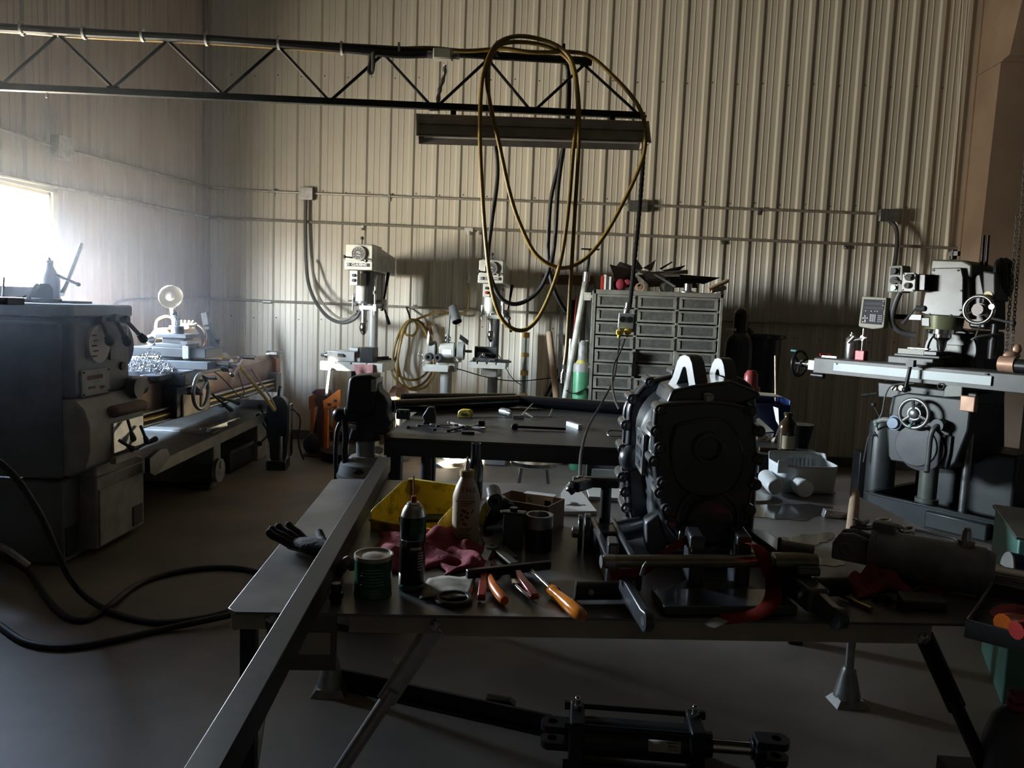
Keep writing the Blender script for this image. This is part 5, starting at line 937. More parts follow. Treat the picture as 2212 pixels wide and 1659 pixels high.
specs = [((882, 925), (938, 934), .012, DKSTEEL, 'dark thin file at the left end of the tool pile on the bench'), ((935, 920), (984, 924), .016, KRAFT, 'tan flat scraper in the tool pile on the bench'), ((972, 915), (1008, 926), .014, STEEL, 'bright spanner with a round head at the top of the tool pile'), ((985, 930), (1045, 920), .012, STEEL, 'long bright spanner crossing the tool pile on the bench'), ((1000, 922), (1042, 931), .018, CHROME, 'shiny wide blade pliers at the right of the tool pile'), ((968, 933), (1000, 928), .010, DKSTEEL, 'small dark key in front of the tool pile'), ((905, 922), (945, 926), .012, DGREY, 'grey scraper blade lying left of the tan scraper')]
for a, b, w_, ma, lab in specs:
    p, q = bz(*a, .006), bz(*b, .012); m = M(); m.bar(p, q, w_, .007, up=Z); m.ring(p, Z, w_ * .95, w_ * .45, .009, 14); m.cyl(q + V((0, 0, -.005)), q + V((0, 0, .005)), w_ * .8, n=10); solo(m, 'spanner', ma, lab, 'tool', 'hand tools piled on the bench')
m = M(); p = bz(1040, 921, 0); m.box(p + V((0, .0, .014)), (.03, .04, .028)); solo(m, 'black_nut', DKSTEEL, 'black square nut at the right end of the tool pile', 'nut', bev=.003)
m = M(); p = bz(1010, 938, 0); m.box(p + V((0, .01, .006)), (.055, .03, .012), (0, 0, 8)); solo(m, 'flat_shim', DGREY, 'dark flat shim at the front of the tool pile', 'shim')
p = bz(1318, 944, .004); m = M(); m.tube([p + V((.06, .03, .02)), p + V((-.0, .02, .022)), p + V((-.012, 0, .01)), p + V((.0, -.02, .004)), p + V((.06, -.015, .006))], .004, 8, 4); solo(m, 'bent_rod', STEEL, 'small bent steel hook lying on the bench just left of the gearbox', 'hook')
# vise on a pedestal at the left end
VD = 3.25
vp = thing('vise_pedestal', 'round steel column on a wheel hub carrying the bench vise', 'pedestal', V((P(790, 960, VD).x, P(790, 960, VD).y, 0)))
o0 = V(vp.location); zc0, zc1 = P(790, 984, VD).z, P(790, 943, VD).z
m = M(); m.cyl((0, 0, zc0 - .02), (0, 0, zc1), .039, n=24); m.obj('column', MGREY, vp)
m = M(); m.rev([(.115, zc0 - .075), (.105, zc0 - .03), (.075, zc0 - .015), (.06, zc0), (.04, zc0)], n=30); m.rev([(.12, zc0 - .075), (.12, zc0 - .09), (.03, zc0 - .09)], n=30); m.obj('wheel_hub', MGREY, vp)
m = M(); m.sph((-.0, -.10, zc0 - .055), .03, (1, .4, .7)); m.obj('hub_hole', INK, vp)
m = M(); m.rev([(.17, 0), (.17, .03), (.11, .06), (.105, zc0 - .14), (.118, zc0 - .09), (.0, zc0 - .09)], n=30); m.obj('drum_stand', DGREY, vp)
VT = frame((0, 0, 0), 4)
def vq(u, v): return P(u, v, VD)
c0 = V((P(790, 943, VD).x, P(790, 943, VD).y, zc1)); vi = thing('bench_vise', 'large black bench vise on the pedestal at the left end of the bench', 'vise', c0, 4); Tv = T_(vi)
VM = mat('blue_black_cast', (.028, .031, .038), .45, .2, .35, 9)
def vpoly(pts, y, th, nm, bev=.01):
    L_ = [PL(Tv, u, v, y) for u, v in pts]; m = M(); m.prism([(p.x, p.z) for p in L_], (0, y, 0), X, Z, (0, th, 0)); return m.obj(nm, VM, vi, bev=bev)
vpoly([(753, 820), (760, 813), (798, 810), (812, 816), (815, 832), (806, 890), (750, 892), (746, 884)], -.06, .13, 'moving_jaw', .014)
vpoly([(806, 828), (815, 832), (819, 846), (830, 856), (838, 872), (836, 890), (838, 900), (845, 914), (838, 920), (842, 930), (836, 938), (828, 940), (770, 938), (768, 905), (806, 892)], -.05, .12, 'fixed_jaw', .012)
vpoly([(742, 880), (832, 886), (832, 915), (744, 912)], -.035, .075, 'slide_bar', .008)
m = M(); p = PL(Tv, 808, 835, -.06); m.bb(p.x - .01, p.x + .012, -.075, .085, p.z - .02, p.z + .03); m.obj('jaw_plate', STEEL, vi, bev=.002)
m = M(); p = PL(Tv, 744, 897, -.0); m.cyl((p.x + .04, 0, p.z), (p.x - .02, 0, p.z), .03, n=20); m.sph((p.x - .02, 0, p.z), .031); m.obj('screw_head', BLACK, vi)
m = M(); a, b, c = PL(Tv, 744, 905, -.03), PL(Tv, 747, 945, -.04), PL(Tv, 748, 1008, -.05); m.tube([a, b, PL(Tv, 745, 975, -.045), c], .0135, 10, 5); m.sph(c, .02); m.obj('handle_bar', DKSTEEL, vi)
m = M(); m.cyl((0, 0, -.012), (0, 0, .035), .07, .06, 26); m.obj('swivel_base', VM, vi, bev=.004)
m = M(); p = PL(Tv, 762, 922, -.03); m.cyl((p.x - .04, -.03, p.z), (p.x + .03, -.03, p.z), .008, n=10); m.obj('swivel_lock', CHROME, vi)
m = M(); m.tube([vq(741, 903) + V((0, .03, 0)), vq(730, 925), vq(726, 960), vq(725, 1000), vq(726, 1035), V((vq(728, 1060).x, vq(728, 1060).y, .3)), V((vq(728, 1060).x, vq(728, 1060).y + .1, .01))], .0095, 8, 6); solo(m, 'black_hose', RUBBER, 'black hose hanging from the vise to the floor on its left', 'hose')
# brown pot caught by the sun, behind the bench
pp = PY(862, 856, 6.5); t = thing('brown_pot', 'brown faceted pot behind the bench with a patch of sunlight on it', 'pot', (pp.x, 6.5, 0), 20)
m = M(); r_ = .085; z0 = pp.z; m.rev([(r_ * .5, -.07), (r_ * .95, -.05), (r_ * 1.25, 0), (r_ * .95, .05), (r_ * .4, .07), (0, .07)], (0, 0, z0), (.5, -.75, .25), 9); m.obj('pot_body', mat('brown_enamel', (.30, .165, .09), .35, 0, .2, 9), t, smooth=25)
m = M(); m.rev([(.11, 0), (.11, .015), (.025, .02), (.025, z0 - .06)], n=20); m.obj('stand_post', DGREY, t)
# chrome stool behind the bench
t = thing('low_stool', 'low stool with bright round legs on the sunlit floor behind the bench', 'stool', (P(1155, 1000, 4.75).x, P(1155, 1000, 4.75).y, 0)); o0 = V(t.location); zs = P(1155, 994, 4.75).z
m = M(); m.cyl((0, 0, zs - .018), (0, 0, zs), .15, n=32); m.torus((0, 0, zs - .02), Z, .135, .013); m.obj('seat', CHROME, t)
for a in (35, 125, 215, 305): m = M(); a = rad(a + 12); m.cyl((cos(a) * .11, sin(a) * .11, zs - .02), (cos(a) * .17, sin(a) * .17, 0), .012, n=12); m.obj('leg', CHROME, t)
m = M(); m.torus((0, 0, zs * .35), Z, .145, .007); m.obj('foot_ring', STEEL, t)
t = thing('drawer_box', 'low grey drawer unit on the floor seen under the bench by the gearbox', 'drawer unit', (P(1300, 1015, 5.2).x, P(1300, 1015, 5.2).y, 0)); zd = P(1300, 1003, 5.2).z
m = M(); m.bb(-.1, .32, 0, .35, 0, zd); m.obj('carcass', DGREY, t); m = M(); m.bb(-.07, .3, -.012, 0, .03, zd - .03); m.obj('drawer', CABM, t, bev=.004)
m = M(); m.bb(-.13, -.105, -.02, .02, 0, zd + .05); m.obj('corner_post', STEEL, t)
m = M(); m.box((PZ(1030, 1000, 0).x, PZ(1030, 1000, 0).y + .8, .06), (.5, .25, .12)); solo(m, 'concrete_block', mat('grey_block', (.3, .29, .27), .8, 0, .2, 20, bump=.2), 'grey concrete block on the floor by the wall seen under the bench', 'block', bev=.006)
# right end of the bench: jug, papers, bins
def rz_(u, v, y=3.6): return PY(u, v, y)
p = PZ(1698, 975, BZ); t = thing('glass_jug', 'dark glass jug with a pale label on the right end of the bench', 'jug', (p.x, p.y, BZ))
m = M(); k = 1661 / (p.y + .05); m.rev([(.0, 0), (.034, 0), (.037, .008), (.037, .10), (.032, .122), (.018, .136), (.016, .15), (.02, .152), (.02, .163), (0, .163)], n=24); m.obj('jug_body', mat('brown_glass', (.04, .025, .012), .15, 0, .2, 10), t)
m = M(); m.grid(lambda a, b: V((sin((a - .5) * 1.6) * .038, -cos((a - .5) * 1.6) * .038, .015 + b * .055)), 10, 1); m.obj('paper_label', mat('cream_label', (.55, .50, .34), .6), t)
t = thing('paper_box', 'open cardboard sleeve stuffed with white papers on the right end of the bench', 'box', rz_(1655, 975, 3.45)); t.location.z = BZ; To_ = T_(t)
def pq(u, v, y=-.0): return PL(To_, u, v, y)
def flat(pts, ma, nm, th=.002, lab=None):
    m = M(); Q = [pq(*p) for p in pts]; n_ = (Q[1] - Q[0]).cross(Q[2] - Q[0]).normalized() * th; k = len(Q)
    m.add(Q + [q + n_ for q in Q], [tuple(range(k))[::-1], tuple(range(k, 2 * k))] + [(i, (i + 1) % k, k + (i + 1) % k, k + i) for i in range(k)]); return m.obj(nm, ma, t, smooth=0, label=lab)
flat([(1630, 970, .0), (1668, 966, .0), (1682, 922, .02), (1684, 938, .06), (1672, 980, .06)], PAPER, 'box_side')
flat([(1670, 878, .05), (1681, 882, .02), (1683, 922, .02), (1676, 908, .05)], PAPER, 'box_flap')
flat([(1628, 912, .03), (1640, 903, .05), (1672, 932, .08), (1640, 935, .05)], PAPER, 'curled_sheet')
flat([(1636, 936, .01), (1672, 936, .03), (1664, 960, .01), (1634, 962, .0)], PAPER, 'printed_sheet')
for k, (u, v) in enumerate(((1644, 941), (1650, 948), (1655, 944), (1648, 955), (1660, 952))): flat([(u, v, .004), (u + 4, v, .004), (u + 4, v + 2, .004), (u, v + 2, .004)], INK, 'print_mark')
flat([(1630, 976, -.005), (1666, 970, -.005), (1666, 962, .02), (1632, 966, .02)], CARD, 'cardboard_base')
p = rz_(1650, 890, 3.75); t = thing('blue_bin', 'dark blue plastic bin on the bench behind the gearbox', 'bin', (p.x, 3.75, BZ)); zt = rz_(1650, 857, 3.7).z - BZ
m = M(); m.bb(-.09, .09, -.12, .0, 0, .01); m.bb(-.09, -.083, -.12, .12, 0, zt); m.bb(.083, .09, -.12, .12, 0, zt * .98); m.bb(-.09, .09, .11, .12, 0, zt); m.bb(-.09, .09, -.12, -.11, 0, zt * .85); m.obj('bin_shell', BLUE, t, bev=.004)
m = M(); m.box((-.0, .02, zt + .004), (.15, .1, .004), (4, 3, 10)); solo_loc = t.location; m.v = [v_ + solo_loc for v_ in m.v]; solo(m, 'paper_sheet', PAPER, 'white paper sheet lying over the dark blue bin', 'paper')
p = rz_(1620, 850, 4.1); m = M(); zt = rz_(1620, 800, 4.1).z; m.rev([(.0, BZ), (.05, BZ), (.05, zt - .09), (.036, zt - .08), (.036, zt - .05), (.034, zt - .02), (.02, zt), (0, zt)], (p.x, 4.1, 0), n=22); solo(m, 'red_cylinder', mat('dull_red_cap', (.33, .05, .05), .4, 0, .2, 12), 'red domed cylinder standing on the bench behind the gearbox', 'cylinder')
p, q = rz_(1680, 880, 3.8), rz_(1675, 768, 3.82); m = M(); m.bar(V((p.x, p.y, BZ)), q, .017, .006); solo(m, 'pale_stick', WOODL, 'pale upright slat standing at the right end of the bench', 'slat')
m = M(); p = rz_(1655, 905, 3.9); m.bb(p.x - .03, p.x + .09, 3.86, 3.95, BZ, BZ + .12); solo(m, 'yellow_carton', mat('dull_yellow', (.35, .28, .05), .6), 'dull yellow carton on the bench behind the papers', 'carton', bev=.003)
m = M(); p = PZ(1715, 978, BZ); m.cyl(p + V((-.14, 0, .006)), p + V((.07, -.01, .006)), .005, n=8); m.cyl(p + V((-.14, 0, .009)), p + V((-.07, -.004, .009)), .009, n=10); solo(m, 'screwdriver', RUSTY, 'screwdriver lying in front of the jug at the right end of the bench', 'screwdriver')
m = M(); p = PZ(1729, 968, BZ); m.cyl(p + V((0, .03, .0)), p + V((0, .03, .1)), .04, .06, 20); solo(m, 'dark_cup', BLACK, 'dark cup behind the glass jug on the bench', 'cup')
# ================================================================ grey steel work table in the foreground
TZ = .745; TLc = (-.636, 1.391, 0); TRz = 7.2; TT = frame(TLc, TRz); tw, td = 1.82, 1.16
TOPM = mat('worn_grey_table_top', (.22, .222, .225), .34, .2, .45, 4, bump=.05, bscale=25, col2=(.09, .091, .092), detail=8)
APR = mat('tan_grey_apron', (.46, .42, .34), .5, .05, .3, 8)
ta = thing('work_table', 'grey steel-topped folding work table in the foreground covered with tools', 'table', TLc, TRz)
m = M(); m.prism([(.02, 0), (tw, 0), (tw, td), (.02, td), (0, td - .02), (0, .02)], (0, 0, TZ - .006), X, Y, (0, 0, .006)); m.obj('table_top', TOPM, ta, bev=.0015)
def tl(u, v, y): return PL(TT, u, v, y)
a0 = .012
m = M(); m.bb(.008, .075, a0, a0 + .012, TZ - .04, TZ - .006); m.obj('apron_end', APR, ta, bev=.002)
x1 = tl(943, 1360, a0).x
m = M(); m.bb(.235, x1 - .0, a0, a0 + .012, TZ - .044, TZ - .006); m.obj('apron', APR, ta, bev=.003)
x2 = tl(2010, 1370, a0).x
m = M(); m.prism([(x1 + .004, TZ - .03), (x1 + .016, TZ - .046), (x2 - .01, TZ - .048), (x2, TZ - .038), (x2, TZ - .006), (x1 + .004, TZ - .006)], (0, a0 - .004, 0), X, Z, (0, .016, 0)); m.obj('apron', APR, ta, bev=.002)
m = M(); m.bb(.075, .212, a0 + .004, a0 + .012, TZ - .125, TZ - .006); m.obj('gusset_plate', mat('grey_olive_plate', (.15, .145, .125), .55, .1, .3, 8), ta, bev=.003)
m = M(); m.bb(.125, .20, a0 + .002, a0 + .005, TZ - .09, TZ - .045); m.obj('gusset_label', APR, ta)
m = M(); m.bb(0.02, tw - .02, td - .02, td - .008, TZ - .05, TZ - .006); m.bb(.01, .02, .02, td - .02, TZ - .045, TZ - .006); m.bb(tw - .02, tw - .008, .02, td - .02, TZ - .045, TZ - .006); m.obj('apron_rear', APR, ta)
m = M(1)
for u, v in ((586, 1334), (664, 1342), (941, 1352), (1993, 1378)): p = tl(u, v, a0 - .004); m.rev([(.011, 0), (.011, .004), (.007, .008), (0, .009)], (p.x, a0 - .002, p.z), (0, -1, 0), 14)
m.objs('bolt_head', STEEL, ta)
m = M(); m.bb(.022, .052, .02, .05, 0, TZ - .04); m.obj('leg', DKSTEEL, ta, bev=.003)
m = M(); m.bb(tw - .06, tw - .03, .02, .05, 0, TZ - .04); m.obj('leg', DKSTEEL, ta, bev=.003)
# flattened pipe braces
for (u0, v0), x_end, z_end, wv in (((925, 1375), .06, .13, 1), ((2005, 1392), 1.74, .12, -1)):
    p = tl(u0, v0, .03); q = V((x_end, .035, z_end)); d = (q - p).normalized(); m = M()
    m.tube([p - d * .02, p + d * .04, p + d * .1, p + d * .16], lambda t: .02, 12, 4, flat=(1.0, .35, V((0, 1, 0)).cross(d))); m.cyl(p + d * .13, q, .0145, n=16); m.obj('brace', STEEL if wv > 0 else DKSTEEL, ta)
# rear legs on cast feet
for u, vb in ((714, 1493), (1828, 1516)):
    f_ = TT.inverted() @ PZ(u, vb, 0); m = M(); m.cyl((f_.x, f_.y, .09), (f_.x, f_.y, TZ - .04), .0155, n=16); m.obj('leg', STEEL, ta)
    m = M(); m.tube([(f_.x - .0, f_.y + .0, .13), (f_.x, f_.y, .085), (f_.x + .0, f_.y - .0, .03), (f_.x, f_.y, .004)], lambda t: .02 + .026 * min(1, t * 1.5), 14, 4); m.box((f_.x, f_.y - .01, .012), (.12, .09, .024), taper=.7); m.obj('cast_foot', GALV, ta)
    m = M(); m.box((f_.x + .035, f_.y - .02, TZ - .05), (.07, .03, .02)); m.cyl((f_.x + .04, f_.y - .04, TZ - .06), (f_.x + .04, f_.y - .01, TZ - .06), .008, n=10); m.obj('leg_clip', STEEL, ta, bev=.002)
p, q = TT.inverted() @ P(573, 1480, 2.05), TT.inverted() @ P(545, 1659, 1.75); m = M(); d = q - p; m.cyl(p - d * .9, p + d * ((p.z - .02) / -d.z), .0135, n=14); m.obj('side_brace', STEEL, ta)
def tz(u, v, dz=0): q = PZ(u, v, TZ); q.z = TZ + dz; return q
# steel channel laid across the table, reaching towards the camera
A_, B_ = P(831, 988, 2.78), P(457, 1659, 1.0)
A_.z = TZ + .029; B_.z = TZ + .029; B_ = A_ + (PZ(458, 1659, TZ + .029) - A_) * 1.12
d = (B_ - A_).normalized(); sd = d.cross(Z).normalized(); m = M()
m.prism([(-.0215, -.028), (-.0175, -.028), (-.0175, .018), (.0175, .018), (.0175, -.028), (.0215, -.028), (.0215, .0225), (-.0215, .0225)], A_, sd * -1, Z, B_ - A_)
def rimprism(): pass
solo(m, 'steel_channel', mat('dark_ground_steel', (.022, .021, .020), .42, .0, .4, 40, spec=.35), 'long bare steel channel laid across the left of the work table, overhanging towards the viewer', 'steel channel', bev=.0018, smooth=30)
# glove
GB = mat('black_glove_fabric', (.020, .020, .022), .8, 0, .3, 40, bump=.3)
g0 = tz(668, 1195); glove(0, Matrix.Translation(g0) @ Matrix.Rotation(rad(158), 4, 'Z'), .082, GB, 'black work glove lying palm up on the table beside the steel channel', curl=.28)
# yellow parts bin
c = tz(885, 1150); t = thing('parts_bin', 'yellow open-front plastic parts bin on the work table', 'bin', c, -20); Ty = T_(t)
x0, x1_ = -.105, .105; y0, y1 = -.03, .17; m = M(); th = .004
m.bb(x0, x1_, y0, y1, 0, th); m.bb(x0, x1_, y1 - th, y1, 0, .10)
for xx in (x0, x1_ - th): m.prism([(y0, 0), (y1, 0), (y1, .10), (y1 - .05, .10), (y0 + .01, .055), (y0, .05)], (xx, 0, 0), Y, Z, (th, 0, 0))
m.bb(x0, x1_, y0, y0 + th, 0, .028); m.bb(x0 - .004, x1_ + .004, y1 - .008, y1 + .004, .094, .102); m.bb(x0 - .003, x1_ + .003, y0 - .005, y0 + .004, .022, .03)
m.obj('bin_shell', YELP, t, bev=.002)
m = M(1)
for k in range(7): m.box((x0 + .0045, y0 + .03 + k * .016, .045 + k * .003), (.002, .006, .022))
m.auto = 0; m.obj('side_rib', YELP, t)
m = M(); q = c + Ty.to_3x3() @ V((.04, .03, .012)); m.tube([q + V((-.08, 0, .012)), q + V((0, .02, .02)), q + V((.07, .04, .016))], .012, 8, 4); solo(m, 'black_tube_part', RUBBER, 'short black rubber part lying inside the yellow bin', 'rubber part')
# black wedge tool behind the bin and a white tie
p, q = tz(826, 1085, .004), tz(886, 1050, .012); m = M(); m.bar(p, q, .02, .006, up=Z); solo(m, 'scraper_blade', BLACK, 'black flat blade lying on the table behind the yellow bin', 'blade')
m = M(); m.tube([tz(900, 1062, .003), tz(892, 1068, .02), tz(905, 1072, .003)], .003, 6, 4); solo(m, 'white_tie', WHITE, 'small white plastic tie on the table behind the yellow bin', 'tie')
m = M(); p = tz(950, 1082); m.grid(lambda a, b: p + V(((a - .5) * .10, (b - .5) * .09, .02 * sin(a * 5 + b * 3) * sin(b * pi) + .012)), 8, 8); solo(m, 'plastic_bag', mat('clear_bag', (.55, .56, .55), .2, 0, .1, 10), 'crumpled clear plastic behind the tan bottle', 'bag', solid=.001)
# white bottle with a long nozzle
c = tz(1001, 1178); c = c + V((0, .03, 0)); dd = (c - CAMP).length; t = thing('glue_bottle', 'tall tan-white squeeze bottle with a pointed nozzle, hand-lettered in red', 'bottle', c, 4)
IV = mat('ivory_plastic', (.62, .50, .34), .45, 0, .15, 10)
hb = .195; m = M(); m.rev([(.0, 0), (.031, 0), (.035, .004), (.035, .115), (.034, .125), (.027, .148), (.019, .165), (.0165, .172)], n=28); m.obj('bottle_body', IV, t)
m = M(); m.rev([(.0155, .172), (.019, .173), (.019, .187), (.016, .189)], n=24); m.obj('cap', mat('tan_cap', (.55, .38, .16), .5), t)
m = M(); m.rev([(.0075, .189), (.002, .222), (.0, .223)], n=16); m.obj('nozzle', mat('cream_nozzle', (.72, .64, .46), .5), t)
words('T.H.E', .017, mat('red_marker', (.25, .02, .01), .6), t, (.006, -.0295, .143), X, (0, .35, 1), name='red_lettering')
m = M(); 
for k in range(3): m.box((0, -.0352, .115 - .005 * k), (.05 - k * .014, .001, .0018))
for k in range(8): m.box((.0, -.0352, .045 - .0045 * k), (.036 - .006 * (k % 3), .001, .0012))
for x, z, w, h in ((-.004, .09, .012, .008), (.006, .085, .007, .006), (-.01, .079, .006, .008), (.004, .074, .011, .006), (-.006, .068, .008, .005), (.0, .056, .012, .006), (.018, .09, .003, .01), (-.02, .084, .002, .004)): m.box((x, -.0352, z), (w, .001, h), (0, 25, 0))
m.obj('label_print', mat('brown_print', (.13, .07, .04), .6), t)
m = M(); c2 = tz(1007, 1110); m.rev([(.0, 0), (.022, 0), (.025, .01), (.025, .10), (.02, .12), (.016, .13), (.016, .175), (.013, .175), (.013, .13), (0, .12)], c2 + V((0, .2, 0)), n=22); solo(m, 'black_bottle', BLKGLOSS, 'dark bottle with an open black neck standing behind the tan squeeze bottle', 'bottle')
# green and black spray can
c = tz(884, 1280) + V((0, .024, 0)); t = thing('spray_can', 'black and green spray can with a thin red straw on the work table', 'spray can', c, 6)
SPB = mat('black_can_paint', (.012, .014, .014), .25, .2, .2, 10); SPG = mat('can_green', (.02, .13, .09), .3, .2, .2, 10)
m = M(); m.rev([(.0, 0), (.026, 0), (.0275, .003), (.0275, .152), (.0265, .158), (.026, .16)], n=32); m.obj('can_body', SPB, t)
m = M(); m.rev([(.0262, .16), (.023, .172), (.018, .181), (.014, .184), (.015, .186), (.012, .189), (.004, .19)], n=28); m.obj('dome', STEEL, t)
m = M(); m.grid(lambda a, b: V((sin(-.1 + a * 1.25) * .0278, -cos(-.1 + a * 1.25) * .0278, .112 + b * .042)), 10, 1); m.nx(); m.grid(lambda a, b: V((sin((a - .5) * 3) * .0278, -cos((a - .5) * 3) * .0278, .003 + b * .012)), 14, 1); m.objs('green_panel', SPG, t, solid=.0006)
m = M(); m.grid(lambda a, b: V((sin(-.1 + a * .9) * .0279, -cos(-.1 + a * .9) * .0279, .092 + b * .006)), 6, 1); m.grid(lambda a, b: V((sin((a - .5) * 1.9) * .0279, -cos((a - .5) * 1.9) * .0279, .1105 + b * .0015)), 8, 1)
for k in range(7): m.grid(lambda a, b, k=k: V((sin(.5 + a * .5) * .0279, -cos(.5 + a * .5) * .0279, .048 + k * .006 + b * .0028)), 5, 1)
m.grid(lambda a, b: V((sin(-1.3 + a * .45) * .0279, -cos(-1.3 + a * .45) * .0279, .012 + b * .026)), 5, 1)
m.obj('label_print', LETW, t, solid=.0004)
m = M(); m.cyl((0, 0, .189), (0, 0, .202), .0065, .005, 12); m.obj('spray_button', REDPL, t)
m = M(); m.cyl((0, 0, .2), (-.002, .002, .245), .0016, n=8); m.obj('straw', mat('pink_straw', (.6, .2, .15), .4), t)
# green can with a metal lid
c = tz(796, 1297) + V((0, .036, 0)); t = thing('green_can', 'short green tin with a dusty metal lid at the left of the work table', 'tin', c, 10)
TIN = mat('tin_green', (.02, .15, .08), .3, .3, .2, 12)
m = M(); m.rev([(.0, 0), (.038, 0), (.0395, .003), (.0385, .006), (.0385, .078), (.0395, .08)], n=40); m.obj('tin_body', TIN, t)
m = M(); m.rev([(.0398, .078), (.0405, .082), (.0405, .087), (.037, .0875), (.036, .084), (.028, .082), (.02, .085), (.008, .086), (0, .087)], n=36); m.obj('lid', mat('dusty_tin_lid', (.55, .51, .45), .4, .5, .3, 18), t)
m = M()
for k in range(6): m.grid(lambda a, b, k=k: V((sin((a - .5) * (1.3 - .1 * (k % 3))) * .0389, -cos((a - .5) * (1.3 - .1 * (k % 3))) * .0389, .03 + k * .0065 + b * .0022)), 8, 1)
for k in range(3): m.grid(lambda a, b, k=k: V((sin((a - .5) * 1.0) * .0389, -cos((a - .5) * 1.0) * .0389, .012 + k * .004 + b * .0012)), 8, 1)
m.obj('label_print', mat('pale_green_print', (.20, .42, .28), .5), t, solid=.0003)
m = M(); p = tz(742, 1245, .02); m.tube([p + V((-.012, 0, -.012)), p + V((.0, -.012, .004)), p + V((.01, -.006, .018)), p + V((.018, .01, .0))], .012, 8, 4); solo(m, 'bead_chain', mat('purplish_cord', (.12, .05, .06), .5), 'small purplish cord lump tucked left of the green tin', 'cord lump')
# red shop cloth
def cloth(f, name, lab, ma, n=26): m = M(); m.grid(f, n, n); return solo(m, name, ma, lab, 'rag', solid=.003, smooth=80)
def drape(cu, cv, hu, hv, amp, ph, base=.004):
    def f(a, b):
        p = tz(cu + (a - .5) * 2 * hu + 14 * sin(b * 7 + ph), cv + (b - .5) * 2 * hv + 8 * sin(a * 6 + ph))
        e = (sin(a * pi) * sin(b * pi)) ** .6
        p.z = TZ + base + e * amp * (.55 + .3 * sin(a * 11 + ph) + .3 * sin(b * 9 + a * 5 + ph * 2) + .15 * sin(a * 23 - b * 17)); return p
    return f
cloth(drape(915, 1190, 105, 42, .038, .4), 'red_cloth', 'crumpled red shop cloth spread under the spray can and tan bottle', REDC)
cloth(drape(1010, 1215, 60, 28, .028, 2.1), 'red_cloth', 'fold of red cloth lying in front of the tan bottle toward the pliers', REDC)
# black cast brackets
c = tz(1072, 1160); t = thing('cast_bracket', 'black curved casting standing behind the tan bottle beside the cardboard box', 'casting', c + V((0, .05, 0)), 20)
m = M(); pts = [(-.045, 0), (-.05, .03), (-.04, .065), (-.02, .09), (.01, .10), (.035, .085), (.048, .05), (.05, 0), (.03, 0), (.025, .03), (.005, .045), (-.015, .03), (-.02, 0)]; m.prism(pts, (0, -.035, 0), X, Z, (0, .07, 0)); m.obj('casting_body', BLKGLOSS, t, bev=.007)
m = M(); m.cyl((-.02, -.03, .095), (-.01, .03, .105), .02, n=18); m.ring((-.025, -.04, .095), (.1, -1, .1), .02, .009, .012, 20); m.obj('boss', BLACK, t)
m = M(); m.sph((-.01, -.035, .02), .028, (1.2, .4, .4)); m.obj('worn_face', mat('grey_blue_wear', (.22, .24, .28), .35, .3), t)
c = tz(1152, 1200); t = thing('tube_bracket', 'dark bracket with a bright open ring on top in front of the cardboard box', 'bracket', c + V((0, .05, 0)), 6)
m = M(); m.ring((.01, 0, .03), Z, .034, .028, .06, 30); m.obj('lower_tube', BLACK, t)
m = M(); m.ring((.01, 0, .075), Z, .035, .029, .032, 30); m.obj('bright_ring', mat('dull_bright_ring', (.35, .33, .30), .35, .8), t)
m = M(); m.prism([(-.085, 0), (-.03, -.012), (-.02, .02), (-.07, .03), (-.09, .02)], (0, 0, .088), X, Y, (0, 0, .006)); m.bb(-.08, -.03, -.01, .02, 0, .088); m.obj('arm_plate', DGREY, t, bev=.002)
m = M(); m.cyl((-.055, .01, .094), (-.055, .01, .104), .011, n=6); m.obj('bolt', BLACK, t)
# cardboard box
c = tz(1140, 1135); t = thing('cardboard_box', 'open brown cardboard box with a white shipping label lettered G', 'box', c + V((0.0, .0, 0)), -24)
L2, W2, Hb = .085, .055, .078; m = M(); th = .003
m.bb(-L2, L2, -W2, W2, 0, th); m.bb(-L2, L2, -W2, -W2 + th, 0, Hb); m.bb(-L2, L2, W2 - th, W2, 0, Hb); m.bb(-L2, -L2 + th, -W2, W2, 0, Hb); m.bb(L2 - th, L2, -W2, W2, 0, Hb); m.obj('box_shell', CARD, t)
m = M(); m.bb(-.035, .05, W2 - th - .001, W2 - th, .02, Hb - .003); m.obj('shipping_label', PAPER, t)
words('G', .02, INK, t, (-.022, W2 - th - .0015, Hb - .018), X, Z, depth=.0003)
m = M(); 
for k in range(3): m.bb(-.03, .01 + .01 * k, W2 - th - .0016, W2 - th - .001, .026 + k * .006, .028 + k * .006)
m.bb(.025, .045, W2 - th - .0016, W2 - th - .001, .045, .065); m.obj('label_print', INK, t)
m = M(); p = tz(1155, 1047); m.box(c + V((.03, .04, Hb + .003)), (.09, .03, .003), (0, 0, -16)); solo(m, 'paper_slip', PAPER, 'white paper slip lying on the rim of the cardboard box', 'paper')
# paper pads, the front one printed upside down
def pad(quad, lab, th=.010):
    Q = [tz(u, v) for u, v in quad]; m = M(); k = len(Q); m.add(Q + [q + V((0, 0, th)) for q in Q], [tuple(range(k))[::-1], tuple(range(k, 2 * k))] + [(i, (i + 1) % k, k + (i + 1) % k, k + i) for i in range(k)]); return m, Q
t = thing('note_pad', 'white note pad printed with a dark cap logo turned upside down', 'note pad', tz(1248, 1100)); m, Q = pad([(1209, 1112), (1289, 1111), (1243, 1050), (1226, 1050), (1211, 1072)], ''); o0 = V(t.location); m.v = [p - o0 for p in m.v]; m.obj('pad_block', [PAPER], t)
ax_ = (tz(1262, 1100) - tz(1222, 1100)).normalized(); ay_ = Z.cross(ax_); cc = tz(1243, 1098, .0105) - o0
words('CARQUEST', .0125, INK, t, cc, -ax_, -ay_, depth=.0003, bold=.0005)
